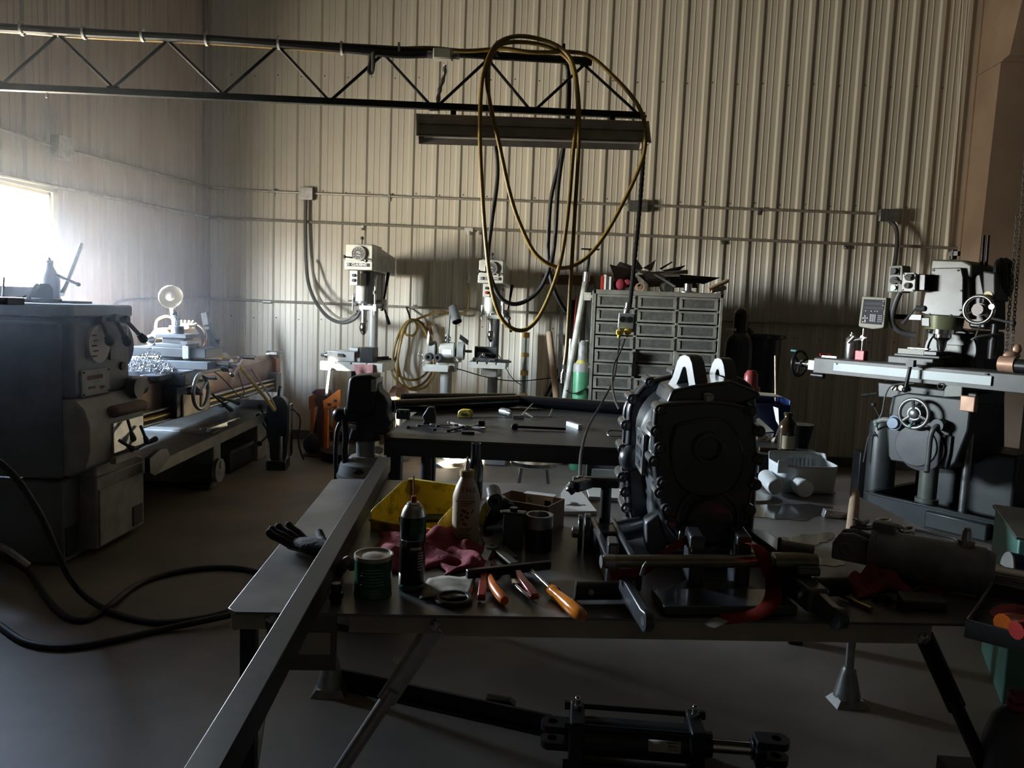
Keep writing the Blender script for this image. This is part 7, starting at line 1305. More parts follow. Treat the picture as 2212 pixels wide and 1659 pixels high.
# red straps
def strap(pts, w, lab, up, ma=REDST):
    m = M(); m.tube(pts, w, 8, 7, flat=(1, .09, V(up))); return solo(m, 'red_strap', ma, lab, 'strap')
strap([pz(1316, 1238, .064) + o0 + V((0, -.02, 0)), pz(1350, 1232, .07) + o0 + V((0, -.022, 0)), pz(1392, 1222, .077) + o0 + V((0, -.024, 0)), P(1440, 1192, 1.66), P(1490, 1162, 1.72)], .010, 'thin red strap running from the left arm up to the gearbox ear', (0, 0, 1))
strap([P(1622, 1175, 1.62), P(1636, 1180, 1.60), P(1650, 1205, 1.575), pz(1668, 1250, .045) + o0, pz(1670, 1290, .03) + o0, pz(1650, 1318, .02) + o0, pz(1612, 1332, .012) + o0, pz(1560, 1338, .008) + o0], .017, 'wide red strap hanging down the right of the gearbox frame onto the table', (1, -.4, 0))
strap([pz(1560, 1338, .008) + o0, pz(1545, 1345, .006) + o0, pz(1530, 1352, .004) + o0], .016, 'pale frayed strap end lying at the front of the table', (0, 1, 0), mat('pale_webbing', (.34, .32, .28), .8))
m = M(); p = pz(1392, 1218, .112) + o0; m.tube([p + V((-.006, -.01, -.02)), p + V((-.002, -.014, -.002)), p + V((.004, -.01, .006))], .004, 6, 4); solo(m, 'strap_hook', STEEL, 'small wire hook holding the thin red strap at the cross pin', 'hook')
# ---------------------------------------------------------------- hydraulic cylinder and bar on the floor
HB = mat('black_cylinder_paint', (.016, .016, .017), .35, .1, .3, 14)
def fz(u, v, z): return PZ(u, v, z)
a, b = fz(1245, 1580, .085), fz(1500, 1600, .085); d = (b - a).normalized(); hyd = thing('floor_cylinder', 'black tie-rod hydraulic cylinder with clevis ends lying on the floor under the table front', 'hydraulic cylinder', ((a + b) / 2).xy.to_3d(), math.degrees(atan2(d.y, d.x))); L_ = (b - a).length / 2; zc = .075
m = M(); m.cyl((-L_, 0, zc), (L_, 0, zc), .055, n=36); m.obj('barrel', mat('grey_worn_barrel', (.05, .05, .05), .35, .3, .4, 10), hyd)
for s_ in (-1, 1): m = M(); m.box((s_ * L_, 0, zc), (.045, .145, .145)); m.obj('end_cap', HB, hyd, bev=.008)
for y in (-.06, .06):
    for z in (-.06, .06):
        m = M(); m.cyl((-L_ - .035, y, zc + z), (L_ + .035, y, zc + z), .0085, n=12); m.cyl((-L_ - .038, y, zc + z), (-L_ - .023, y, zc + z), .014, n=6); m.cyl((L_ + .023, y, zc + z), (L_ + .038, y, zc + z), .014, n=6); m.obj('tie_rod', HB, hyd)
for s_ in (-1, 1):
    m = M(); q = V((s_ * L_, .02, zc + .072)); m.cyl(q, q + V((0, 0, .014)), .016, n=6); m.cyl(q + V((0, 0, .014)), q + V((0, 0, .03)), .010, n=14); m.sph(q + V((0, 0, .03)), .010); m.obj('port_plug', CHROME, hyd)
for s_, x in ((-1, -L_ - .022), (1, L_ + .19)):
    for z in (-.026, .026):
        m = M(); pts = [(0, -.032), (.045, -.032)] + [(.05 + cos(t) * .036, sin(t) * .036) for t in [-1.2 + i * .3 for i in range(9)]] + [(.045, .032), (0, .032)]
        n_ = len(pts); hole = [(.05 + cos(-1.9 + i * 2 * pi / n_) * .015, sin(-1.9 + i * 2 * pi / n_) * .015) for i in range(n_)]
        m.prism(pts, (x, 0, zc + z - .011), (s_, 0, 0), (0, 1, 0), (0, 0, .022), hole); m.obj('clevis_lug', HB, hyd, bev=.002)
    m = M(); m.box((x, 0, zc), (.03, .066, .075)); m.obj('clevis_base', HB, hyd, bev=.004)
m = M(); m.cyl((L_, 0, zc), (L_ + .19, 0, zc), .02, n=24); m.obj('piston_rod', CHROME, hyd)
m = M(); m.cyl((L_ + .02, 0, zc), (L_ + .05, 0, zc), .034, n=24); m.obj('gland', HB, hyd)
m = M(); m.cyl((L_ + .165, .0, zc), (L_ + .205, 0, zc), .032, n=20); m.box((L_ + .185, -.04, zc - .005), (.03, .03, .05)); m.obj('rod_nut', HB, hyd, bev=.003)
lx = L_ * .42; Rr = .0554
def cyl_pt(x, a_): return V((x, -cos(a_) * Rr, zc + sin(a_) * Rr))
m = M(); m.grid(lambda a, b: cyl_pt(lx - .04 + a * .095, -.05 + b * .62), 2, 8); m.obj('sticker', mat('cream_sticker', (.85, .80, .66), .6), hyd, solid=.0004)
m = M()
for k, (w, x0) in enumerate(((.028, .055), (.022, .055), (.03, .055), (.026, .055), (.031, .055))): m.grid(lambda a, b, k=k, w=w, x0=x0: cyl_pt(lx - .04 + x0 + a * w, .44 - k * .09 + b * (.05 if k == 0 else .025)) + V((0, -.0006, .0003)), 1, 1)
m.grid(lambda a, b: cyl_pt(lx - .04 + .06 + a * .022, .27 + b * .04) + V((0, -.0006, .0003)), 1, 1)
m.obj('sticker_print', INK, hyd)
# flat bar on the floor and a small block behind it
a, b = fz(735, 1482, .0), fz(1190, 1585, .0); m = M(); m.bar(V((a.x, a.y, .031)), V((b.x, b.y, .031)), .012, .062, up=Z); m.bar(V((a.x, a.y, .004)), V((b.x, b.y, .004)), .05, .007, up=Z); solo(m, 'angle_iron', BLACK, 'long black angle iron lying on the floor under the work table', 'angle iron')
p = fz(1080, 1540, 0); m = M(); m.prism([(-.055, 0), (.05, 0), (.05, .025), (.03, .042), (-.05, .045)], (p.x, p.y, 0), X, Z, (0, .04, 0)); solo(m, 'steel_chock', BLACK, 'small black block on the floor behind the angle iron', 'block', bev=.002)
p = fz(862, 1432, .004); m = M(); m.grid(lambda a, b: p + V(((a - .5) * .05 * sin(b * pi) ** .5, (b - .5) * .06, .012 * abs(a - .5) + .01 * sin(b * 3))), 4, 6); solo(m, 'dry_leaf', mat('green_leaf', (.20, .22, .10), .6), 'small pale green leaf on the floor behind the diagonal brace', 'leaf', solid=.0006)
p = fz(892, 1440, .004); m = M(); m.grid(lambda a, b: p + V(((a - .5) * .02, (b - .5) * .025, .006 * sin(b * 3))), 3, 3); solo(m, 'leaf_scrap', mat('dark_leaf', (.05, .05, .03), .7), 'tiny dark leaf scrap right of the pale green leaf', 'leaf', solid=.0006)
# ================================================================ vertical milling machine, turned towards the window
MR = -50; MLo = P(2010, 1000, 5.15); ML = (MLo.x, MLo.y, 0); TM = frame(ML, MR)
MLG = mat('mill_box_grey', (.20, .205, .18), .5, 0, .2, 9); MWH = mat('switch_plate_white', (.62, .62, .60), .5); MST = mat('dull_mill_steel', (.26, .26, .25), .38, .8, .3, 16)
MP = mat('mill_grey_green', (.036, .039, .037), .42, .1, .3, 7, thr=(.3, .6)); MPD = mat('mill_dark_olive', (.11, .12, .095), .4, .1, .3, 8); MSH = mat('mill_head_cover', (.060, .064, .060), .38, .2, .35, 10, thr=(.3, .65))
mi = thing('milling_machine', 'grey-green vertical milling machine standing in its tray in the right corner', 'milling machine', ML, MR)
def mq(u, v, y=0): return PL(TM, u, v, y)
def mpoly(pts, y, th, nm, ma=MP, bev=.01, par=None, lab=None):
    Q = [mq(u, v, y) for u, v in pts]; m = M(); m.prism([(p.x, p.z) for p in Q], (0, y, 0), X, Z, (0, th, 0)); return m.obj(nm, ma, par or mi, bev=bev, label=lab)
# knee: apron front, round cover, handwheel
mpoly([(1926, 856), (1960, 848), (2086, 862), (2098, 872), (2092, 930), (2064, 1000), (2052, 1012), (2040, 1014), (1926, 996), (1918, 985), (1914, 925), (1920, 880)], 0, .45, 'knee', MP, .012)
mpoly([(1918, 925), (2056, 942), (2052, 980), (2044, 1012), (1924, 994), (1920, 985)], -.02, .03, 'knee_plate', MP, .005)
c = mq(1982, 962, -.02); r_ = abs(mq(2030, 962, -.02).x - c.x); m = M(); m.cyl(c, c + V((0, -.03, 0)), r_, r_ * .97, 48); m.obj('round_cover', MSH, mi, bev=.004)
m = M(); m.cyl(c + V((.03, .005, -.01)), c + V((.03, -.02, -.01)), r_ * 1.08, n=48); m.obj('cover_seat', BLACK, mi)
c = mq(1979, 893, -.06); m = M(); R_ = abs(mq(2011, 893, -.06).x - c.x); m.torus(c + V((0, -.03, 0)), Y, R_, .013, 40, 10); m.cyl(c + V((0, .06, 0)), c + V((0, -.03, 0)), .05, .045, 28); m.sph(c + V((0, -.035, 0)), .035, (1, .5, 1))
for k in range(3): a = rad(100 + 120 * k); m.cyl(c + V((0, -.02, 0)), c + V((cos(a) * R_, -.03, sin(a) * R_)), .012, n=8)
m.obj('knee_handwheel', MST, mi)
c = mq(1936, 913, -.03); m = M(); m.cyl(c + V((0, .04, 0)), c + V((0, -.03, 0)), .05, n=26); m.cyl(c + V((0, -.03, 0)), c + V((0, -.05, 0)), .044, .036, 26); m.obj('feed_dial', mat('blue_grey_dial', (.16, .20, .26), .35, .3, .2, 12), mi)
m = M(); a, b = mq(1925, 908, -.06), mq(1893, 912, -.07); m.tube([a, a.lerp(b, .5) + V((0, 0, .012)), b], .018, 10, 4); m.sph(b, .022); m.obj('crank_arm', MLG, mi)
m = M(); a, b = mq(1900, 900, -.06), mq(1887, 874, -.08); m.cyl(a, b, .006, n=8); m.sph(b, .017); m.obj('ball_lever', INK, mi)
m = M(); m.sph(mq(1966, 920, -.1), .014); m.cyl(mq(1966, 920, -.1), mq(1972, 912, -.04), .006, n=8); m.obj('ball_lever', GREEN, mi)
m = M(); m.sph(mq(1892, 918, -.09), .014); m.obj('lever_ball', GREEN, mi)
m = M(); m.tube([mq(2030, 918, -.06), mq(2018, 925, -.1), mq(2010, 945, -.11), mq(2006, 985, -.11), mq(2003, 1010, -.11)], .0165, 10, 5); m.cyl(mq(2003, 1006, -.11), mq(2002, 1020, -.13), .018, n=12); m.obj('elevating_crank', DGREY, mi)
m = M(); c = mq(2030, 918, -.04); m.cyl(c + V((0, .06, 0)), c + V((0, -.04, 0)), .04, n=22); m.obj('crank_hub', MP, mi)
mpoly([(2010, 868), (2055, 868), (2090, 885), (2095, 915), (2040, 925), (2005, 895)], .02, .1, 'knee_shoulder', MSH, .02)
# saddle and table
mpoly([(1896, 825), (2036, 842), (2110, 850), (2108, 876), (2030, 868), (1896, 858)], .02, .42, 'saddle', MP, .008)
ty = -.02; A = mq(1757, 795, ty); B = mq(2290, 852, ty); za = (A.z + mq(1990, 806, ty).z) / 2; zt = mq(1880, 783, ty).z; zl = mq(1880, 817, ty).z
m = M(); m.bb(A.x, B.x, ty, ty + .30, zl, zt)
for k in range(3): m.bb(A.x, B.x, ty + .02 + k * .1, ty + .085 + k * .1, zt, zt + .006)
m.obj('table', mat('mill_table_steel', (.055, .055, .05), .42, .2, .35, 9), mi, bev=.004)
m = M(); p, q = mq(1800, 795, ty - .012), mq(2142, 818, ty - .012); zz = (p.z + q.z) / 2; m.bb(p.x, q.x, ty - .014, ty - .002, zz - .033, zz + .028); m.obj('scale_cover', mat('bright_scale_strip', (.31, .345, .345), .45, .1, .08, 6), mi, bev=.002, label='bright bare strip along the table front')
m = M(1)
for u, v in ((1808, 786), (2130, 808)): p = mq(u, v, ty - .014); m.cyl((p.x, ty - .013, p.z), (p.x, ty - .017, p.z), .007, n=10)
m.objs('strip_screw', INK, mi)
m = M(); p = A; m.bb(p.x - .09, p.x + .0, ty + .06, ty + .22, zl + .01, zt - .02); m.cyl((p.x - .07, ty + .14, za - .0), (p.x - .19, ty + .14, za - .0), .022, n=18); m.obj('table_end_bracket', GALV, mi, bev=.006)
m = M(); c = V((p.x - .215, ty + .14, za)); m.torus(c, X, .098, .013, 36, 10); m.cyl(c + V((-.02, 0, 0)), c + V((.03, 0, 0)), .024, n=16)
for k in range(3): a = rad(20 + 120 * k); m.cyl(c, c + V((0, cos(a) * .097, sin(a) * .097)), .01, n=8)
m.obj('table_handwheel', DKSTEEL, mi)
m = M(); m.cyl(c + V((0, .03, .09)), c + V((-.10, .03, .095)), .008, .01, 10); m.obj('wheel_grip', mat('teal_grip', (.05, .25, .22), .4), mi)
m = M(); q_ = mq(1716, 800, .05); m.cyl((p.x - .20, ty + .14, za), (p.x - .14, ty + .14, za), .028, n=20); m.obj('graduated_collar', CHROME, mi)
m = M(); m.cyl((A.x - .02, ty + .02, zl - .02), (A.x + .08, ty + .02, zl - .02), .022, n=14); m.obj('stop_roller', BLACK, mi)
# front levers under the table
m = M(); a, b = mq(1968, 785, -.1), mq(1955, 842, -.12); m.cyl(a, b, .012, n=10); m.box(a, (.05, .04, .045)); m.sph(b, .02); m.obj('clamp_handle', DKSTEEL, mi)
for u, v in ((1935, 838), (1951, 838)): m = M(); c = mq(u, v, .0); m.cyl(c + V((0, .03, 0)), c + V((0, -.03, 0)), .019, n=16); m.obj('push_knob', mat('cream_knob', (.55, .52, .42), .4), mi)
m = M(); a, b = mq(1894, 850, .02), mq(1861, 854, -.02); m.cyl(a, b, .009, n=8); m.cyl(a.lerp(b, .5), b, .012, .015, 10); m.obj('side_lever', INK, mi)
m = M(); m.tube([mq(1975, 828, -.02), mq(1930, 832, -.05), mq(1914, 850, -.06), mq(1906, 890, -.06), mq(1898, 905, -.06)], .006, 8, 6); m.obj('oil_line', DGREY, mi)
mpoly([(2062, 825), (2080, 828), (2078, 858), (2036, 858), (2040, 835)], -.02, .05, 'oil_pump', MPD, .006)
m = M(); m.torus(mq(2032, 834, -.03), Y, .02, .003, 18, 6); m.obj('ring_pull', MST, mi)
# column and base behind
cy = .42; mpoly([(2000, 705), (2110, 715), (2110, 1030), (1992, 1025)], cy, .45, 'column', MP, .015)
mpoly([(2002, 716), (2112, 722), (2108, 798), (2000, 795)], cy - .10, .12, 'column_face', MSH, .01)
c = mq(2052, 757, cy - .11); m = M(); m.ring(c, Y, .17, .155, .01, 40); m.obj('swivel_scale', MSH, mi)
mpoly([(2045, 744), (2079, 746), (2076, 790), (2041, 788)], cy - .115, .02, 'column_window', MPD, .004)
# head
hy = .02
mpoly([(2012, 560), (2080, 562), (2100, 572), (2098, 600), (2006, 598)], hy + .04, .36, 'head_cap', MPD, .012)
mpoly([(2010, 580), (2081, 580), (2092, 605), (2094, 690), (1998, 676), (1994, 660)], hy + .03, .38, 'head_body', MPD, .012)
mpoly([(2012, 579), (2076, 578), (2081, 600), (2080, 676), (2072, 684), (2000, 680), (1990, 676), (1996, 640), (2008, 600)], hy, .035, 'head_cover', MSH, .006, lab='satin grey head cover')
m = M(1)
for u, v in ((2017, 584), (2070, 584), (2000, 626), (2077, 628), (1992, 668), (2075, 670), (2008, 679), (2054, 681)): p = mq(u, v, hy); m.cyl((p.x, hy, p.z), (p.x, hy - .006, p.z), .007, n=8)
m.objs('cover_screw', INK, mi)
c = mq(2040, 695, hy + .15); z1 = mq(2040, 682, hy + .1).z; z2 = mq(2040, 712, hy + .1).z; m = M(); m.cyl((c.x, hy + .14, z1), (c.x, hy + .14, z2), .125, .115, 36); m.obj('spindle_housing', mat('olive_metal', (.15, .16, .09), .3, .3, .2, 10), mi)
m = M(); k = 1.0; m.rev([(.075, 0), (.075, -.03), (.055, -.035), (.055, -.055), (.032, -.08), (.028, -.12), (.02, -.145), (.009, -.15), (.009, -.22), (.006, -.24)], (c.x, hy + .14, z2), n=26); m.obj('spindle', CHROME, mi)
mpoly([(1990, 686), (2008, 686), (2008, 706), (1990, 704)], hy + .02, .1, 'side_block', MSH, .004)
m = M(); c = mq(2060, 546, hy + .15); m.cyl(V((c.x, hy + .15, mq(2060, 560, hy + .15).z)), V((c.x, hy + .15, mq(2060, 540, hy + .15).z)), .022, n=14); m.box(V((c.x + .01, hy + .15, mq(2060, 548, hy + .15).z)), (.05, .04, .03)); m.obj('drawbar', DKSTEEL, mi)
# quill handwheel and right side gear
c = mq(2114, 669, hy - .02); R_ = abs(mq(2146, 669, hy - .02).x - c.x); m = M(); m.torus(c, Y, R_, .0135, 40, 10)
for k in range(3): a = rad(85 + 120 * k); m.cyl(c + V((0, .02, 0)), c + V((cos(a) * R_, 0, sin(a) * R_)), .011, n=8)
m.obj('quill_handwheel', CHROME, mi)
m = M(); m.cyl(c + V((0, .14, 0)), c + V((0, .0, 0)), .045, n=8); m.cyl(c, c + V((0, -.02, 0)), .035, n=24); m.obj('wheel_hub', mat('pale_pinkish_casting', (.20, .175, .16), .45, .1, .2, 12), mi)
m = M(); m.cyl(c + V((.085, 0, .02)), c + V((.085, -.03, .02)), .018, n=14); m.obj('wheel_knob', MST, mi)
mpoly([(2082, 590), (2120, 590), (2130, 640), (2130, 712), (2092, 708)], .10, .3, 'feed_housing', BLACK, .015)
mpoly([(2122, 585), (2150, 590), (2150, 650), (2124, 648)], .1, .2, 'motor_box', DGREY, .01)
m = M()
for i in range(5): p = mq(2158 + i * 5, 600, .25 + i * .02); m.torus(p, (1, .2, .1), .11 + .008 * (i % 2), .014, 24, 8)
m.obj('cable_coil', RUBBER, mi)
for u in (2120, 2130): m = M(); p, q = mq(u, 575, .25), mq(u + 5, 508, .25); m.cyl(p, q, .010, n=10); m.obj('guide_rod', DKSTEEL, mi)
m = M(); c = mq(2136, 639, .05); m.cyl(c, c + V((0, -.015, 0)), .028, n=20); m.obj('pale_knob', mat('yellowish_knob', (.60, .50, .24), .4), mi)
m = M(); p, q = mq(2150, 700, .05), mq(2142, 775, .05); m.cyl(p, p.lerp(q, .55), .022, n=14); m.cyl(p.lerp(q, .45), q, .03, .026, 16); m.obj('feed_shaft', DKSTEEL, mi)
m = M(); m.tube([mq(2098, 735, -.05), mq(2110, 728, -.04), mq(2135, 724, 0), mq(2155, 722, .05)], .007, 8, 4); m.tube([mq(2106, 732, -.04), mq(2112, 715, -.03), mq(2118, 702, 0)], .005, 6, 4); m.obj('coolant_nozzle', MST, mi)
m = M(); a, b = mq(2143, 688, -.02), mq(2188, 698, -.05); m.cyl(a, b, .008, n=8); m.sph(b, .018); m.obj('ball_lever', INK, mi)
m = M(); a, b = mq(1978, 666, .0), mq(1950, 700, -.05); m.cyl(a + V((.05, .02, 0)), a, .02, n=14); m.cyl(a, b, .007, n=8); m.cyl(a.lerp(b, .6), b, .01, .013, 10); m.obj('quill_lever', MST, mi)
# control boxes on the left of the head
mpoly([(1920, 574), (1950, 573), (1949, 632), (1916, 631)], -.06, .11, 'control_box', MLG, .006)
for u, v, nm in ((1934, 586, 'rotary_switch'), (1933, 606, 'rotary_switch'), (1932, 622, 'push_button')):
    p = mq(u, v, -.06); m = M()
    if v == 586: m.box(p + V((0, -.004, 0)), (.06, .008, .05)); m.cyl(p + V((0, -.005, 0)), p + V((0, -.03, 0)), .02, n=16)
    elif v == 606: m.cyl(p, p + V((0, -.02, 0)), .026, n=18); m.box(p + V((.03, -.025, -.008)), (.06, .018, .016), (0, 20, 0))
    else: m.box(p + V((0, -.003, 0)), (.045, .006, .042)); m.cyl(p, p + V((0, -.018, 0)), .018, n=18)
    m.obj(nm, INK if v < 620 else mat('dark_green_button', (.02, .10, .06), .35), mi)
mpoly([(1950, 592), (1953, 589), (1974, 589), (1978, 592), (1976, 628), (1972, 630), (1949, 629), (1947, 626)], -.10, .03, 'switch_plate', MWH, .003, lab='white switch plate')
mpoly([(1975, 592), (2000, 592), (1998, 628), (1974, 628)], -.07, .12, 'switch_body', BLACK, .006)
p = mq(1965, 599, -.10); m = M(); m.cyl(p, p + V((0, -.02, 0)), .024, n=18); m.box(p + V((0, -.025, 0)), (.045, .012, .014), (0, 15, 0)); m.obj('rotary_switch', INK, mi)
p = mq(1962, 617, -.10); m = M(); m.cyl(p, p + V((0, -.02, 0)), .02, n=18); m.ring(p + V((0, -.022, 0)), Y, .018, .009, .006, 18); m.obj('rotary_switch', INK, mi)
m = M(1)
for u, v in ((1953, 592), (1975, 592), (1951, 626), (1973, 627)): p = mq(u, v, -.1); m.cyl(p, p + V((0, -.004, 0)), .005, n=8)
m.objs('plate_screw', INK, mi)
m = M(); a, b = mq(1910, 683, .1), mq(1992, 686, .1); m.bar(a, b, .03, .035, up=Z); m.obj('readout_arm', BLACK, mi)
m = M(); m.tube([mq(1944, 632, -.02), mq(1934, 655, -.02), mq(1927, 685, .0), mq(1932, 705, .02), mq(1950, 718, .06), mq(1978, 724, .1)], .019, 10, 6); m.obj('flexible_conduit', DGREY, mi)
# digital readout
ro = thing('digital_readout', 'cream digital readout with dark screen and keypad on an arm left of the mill head', 'digital readout', TM @ mq(1885, 673, -.06), MR - 2); To_ = T_(ro)
def dq(u, v, y=0): return PL(To_, u, v, y)
def dpoly(pts, y, th, nm, ma, bev=.004): Q = [dq(u, v, y) for u, v in pts]; m = M(); m.prism([(p.x, p.z) for p in Q], (0, y, 0), X, Z, (0, th, 0)); return m.obj(nm, ma, ro, bev=bev)
CRM = mat('cream_case', (.24, .23, .18), .6, 0, .15, 10)
dpoly([(1862, 640), (1915, 643), (1909, 706), (1905, 709), (1885, 711), (1856, 706), (1854, 703)], 0, .06, 'case', CRM, .006)
dpoly([(1866, 646), (1911, 648), (1904, 702), (1859, 698)], -.003, .01, 'screen_panel', mat('dark_blue_panel', (.02, .022, .03), .55, 0, .1, 10, spec=.12), .001)
dpoly([(1868, 652), (1910, 654), (1909, 660), (1867, 658)], -.006, .004, 'display_row', mat('display_glass', (.035, .036, .042), .5, spec=.12), 0)
dpoly([(1867, 662), (1909, 664), (1908, 669), (1866, 667)], -.006, .004, 'display_row', MATS['display_glass'], 0)
m = M()
for i in range(3):
    for j in range(4): p = dq(1881.5 + i * 4.6 - j * .4, 680.5 + j * 4.1 + i * .3, -.006); m.box(p, (.013, .006, .010))
    for j in range(4): p = dq(1898 + i * 3.6 - j * .4, 682 + j * 4 + i * .2, -.006); m.box(p, (.009, .006, .007))
m.auto = 0; m.obj('keypad', mat('pale_keys', (.30, .30, .32), .6, spec=.1), ro)
m = M()
for k, (du, dv) in enumerate(((0, -4.5), (0, 4.5), (-4.5, 0), (4.5, 0), (0, 0))): p = dq(1869 + du, 687 + dv, -.006); m.box(p, (.008, .006, .007))
m.obj('arrow_keys', LETW, ro)
m = M()
for u in (1864, 1869): p = dq(u, 695, -.006); m.box(p, (.010, .006, .006))
m.obj('red_keys', REDPL, ro)
m = M()
for u, v in ((1908, 651), (1907.5, 660), (1870, 671.5), (1882, 672), (1890, 672.3), (1895, 672.6)): p = dq(u, v, -.0075); m.box(p, (.007, .002, .004))
m.obj('panel_marks', LETW, ro)
# screw, coolant tray and floor parts
m = M(); c = mq(2006, 1030, .2); m.cyl((c.x, .2, .1), (c.x, .2, .62), .06, n=26); m.cyl((c.x, .2, .1), (c.x, .2, .14), .075, n=26); m.obj('elevating_screw', MPD, mi)
m = M(); c = mq(2085, 1040, .1); m.cyl((c.x, .1, .1), (c.x, .1, .8), .025, n=16); m.obj('support_rod', MST, mi)
m = M(); m.bb(-.30, .36, .42, .8, .05, .5); m.obj('column_base', MP, mi, bev=.02)
TRM = mat('black_oily_tray', (.03, .036, .034), .35, .2, .4, 7)
cornr = [PLZ(TM, 1880, 1062, .16), PLZ(TM, 2128, 1118, .16)]
x0, x1, y0 = cornr[0].x, cornr[1].x + .06, (cornr[0].y + cornr[1].y) / 2
dt = thing('drip_tray', 'wide dark oily drip tray on the floor under the milling machine', 'tray', TM @ V(((x0 + x1) / 2, y0, 0)), MR); hx = (x1 - x0) / 2
m = M(); D_ = 1.15; Hh = .16
m.bb(-hx, hx, 0, D_, .0, .02); m.bb(-hx, hx, 0, .012, .02, Hh); m.bb(-hx, hx, D_ - .012, D_, .02, Hh); m.bb(-hx, -hx + .012, 0, D_, .02, Hh); m.bb(hx - .012, hx, 0, D_, .02, Hh); m.bb(-hx - .03, hx + .03, -.035, .012, Hh - .012, Hh); m.bb(-hx - .03, -hx + .012, 0, D_, Hh - .012, Hh); m.obj('tray_shell', TRM, dt, bev=.003)
m = M(); m.bb(hx - .40, hx - .02, -.06, -.0, .02, .13); m.obj('front_box', TRM, dt, bev=.01)
m = M()
for i in range(260):
    c = V((rnd.uniform(-hx + .05, hx - .05), rnd.uniform(.04, .6), .022 + rnd.random() * .02)); ax = V((rnd.uniform(-1, 1), rnd.uniform(-1, 1), rnd.uniform(-.2, .5))).normalized() * rnd.uniform(.004, .014); m.bar(c - ax, c + ax, .003, .002)
Tdt = T_(dt); m.v = [Tdt @ p for p in m.v]; tag(m.obj('metal_swarf', DKSTEEL), 'scattered metal swarf in the drip tray under the mill', 'metal chips', kind='stuff')
# things on the mill table
def mt(u, v, y): p = mq(u, v, y); return TM @ V((p.x, y, zt + .006))
c = mt(1836, 780, .14); t = thing('spray_bottle', 'bare metal canister standing on the mill table left of the red block', 'canister', c); h_ = (TM @ mq(1842, 718, .14)).z - c.z
m = M(); m.rev([(.0, 0), (.04, 0), (.042, .005), (.042, h_ * .72), (.036, h_ * .8), (.018, h_ * .86), (.018, h_ * .92), (.008, h_ * .94), (.008, h_), (0, h_)], n=24); m.obj('canister_body', STEEL, t)
c = mt(1860, 780, .08); t = thing('indicator_stand', 'red magnetic base with an upright rod and clamp on the mill table', 'indicator stand', c, MR)
m = M(); m.bb(-.035, .035, -.03, .03, 0, .07); m.obj('magnet_base', mat('red_block', (.42, .04, .05), .4, 0, .2, 10), t, bev=.004)
m = M(); m.cyl((0, 0, .07), (.0, 0, .23), .007, n=10); m.obj('rod', CHROME, t)
m = M(); m.box((0, -.0, .16), (.03, .03, .03), (0, 30, 0)); m.cyl((-.06, -.02, .14), (.03, 0, .165), .012, n=10); m.cyl((-.05, -.03, .17), (-.09, -.04, .12), .016, .012, 12); m.obj('clamp', STEEL, t)
c = mt(1985, 790, .12); t = thing('mill_vise', 'machine vise with pale jaw plates clamped on the mill table under the spindle', 'vise', c, MR)
m = M(); m.bb(-.17, .14, -.1, .12, 0, .05); m.bb(-.15, .16, -.06, .12, .05, .07); m.obj('vise_body', DGREY, t, bev=.006)
m = M(); m.bb(-.13, .06, -.05, -.03, .065, .105); m.obj('jaw_plate', mat('pale_jaw_steel', (.20, .195, .17), .5, .2, .15), t, bev=.002)
m = M(); m.bb(-.08, .06, -.02, .02, .105, .115); m.obj('workpiece', STEEL, t, bev=.002)
m = M(); m.bb(.06, .15, -.08, .12, .07, .10); m.obj('moving_jaw', BLACK, t, bev=.005)
m = M(); c = mt(1795, 778, .1); m.v = []; m.bb(-.06, .06, -.03, .03, 0, .012); m.v = [TM.to_3x3() @ p + c for p in m.v]; solo(m, 'steel_rule', STEEL, 'bright flat plate lying at the left end of the mill table', 'plate')
m = M(); c = mt(1785, 776, .2); m.tube([c + V((-.05, 0, .012)), c + V((0, .02, .012)), c + V((.03, .02, .012))], .010, 8, 3); solo(m, 'red_marker', REDPL, 'small red marker on the left end of the mill table', 'marker')
m = M(); c = mt(2158, 806, .05); a = TM.to_3x3() @ V((1, 0, 0)); m.cyl(c + V((0, 0, .05)), c + a * .09 + V((0, 0, .05)), .05, n=24); solo(m, 'copper_stub', COPPER, 'pinkish round bar end on the right of the mill table', 'bar')
m = M(); m.cyl(c + a * .092 + V((0, 0, .045)), c + a * .7 + V((0, 0, .045)), .042, n=24); solo(m, 'black_bar_stock', BLACK, 'black round bar continuing right from the pinkish end on the mill table', 'bar')
p = TM @ mq(2185, 768, .12); m = M(); m.sph(p, .05, (1.1, .6, .6), 12); m.sph(p + V((.03, 0, .04)), .035, (.8, .6, 1), 10); m.bar(V((p.x, p.y, zt)), p, .02, .02); solo(m, 'wood_offcut', COPPER, 'pale wooden offcut beside the round bar on the mill table', 'offcut')
p = TM @ mq(2093, 872, -.01); m = M(); m.box(p, (.09, .05, .10), (0, 0, MR)); m.bar(p, TM @ V((mq(2093, 872, -.01).x, .1, p.z)), .03, .03); solo(m, 'clay_block', COPPER, 'pinkish block fixed at the right of the mill knee', 'block', bev=.006)
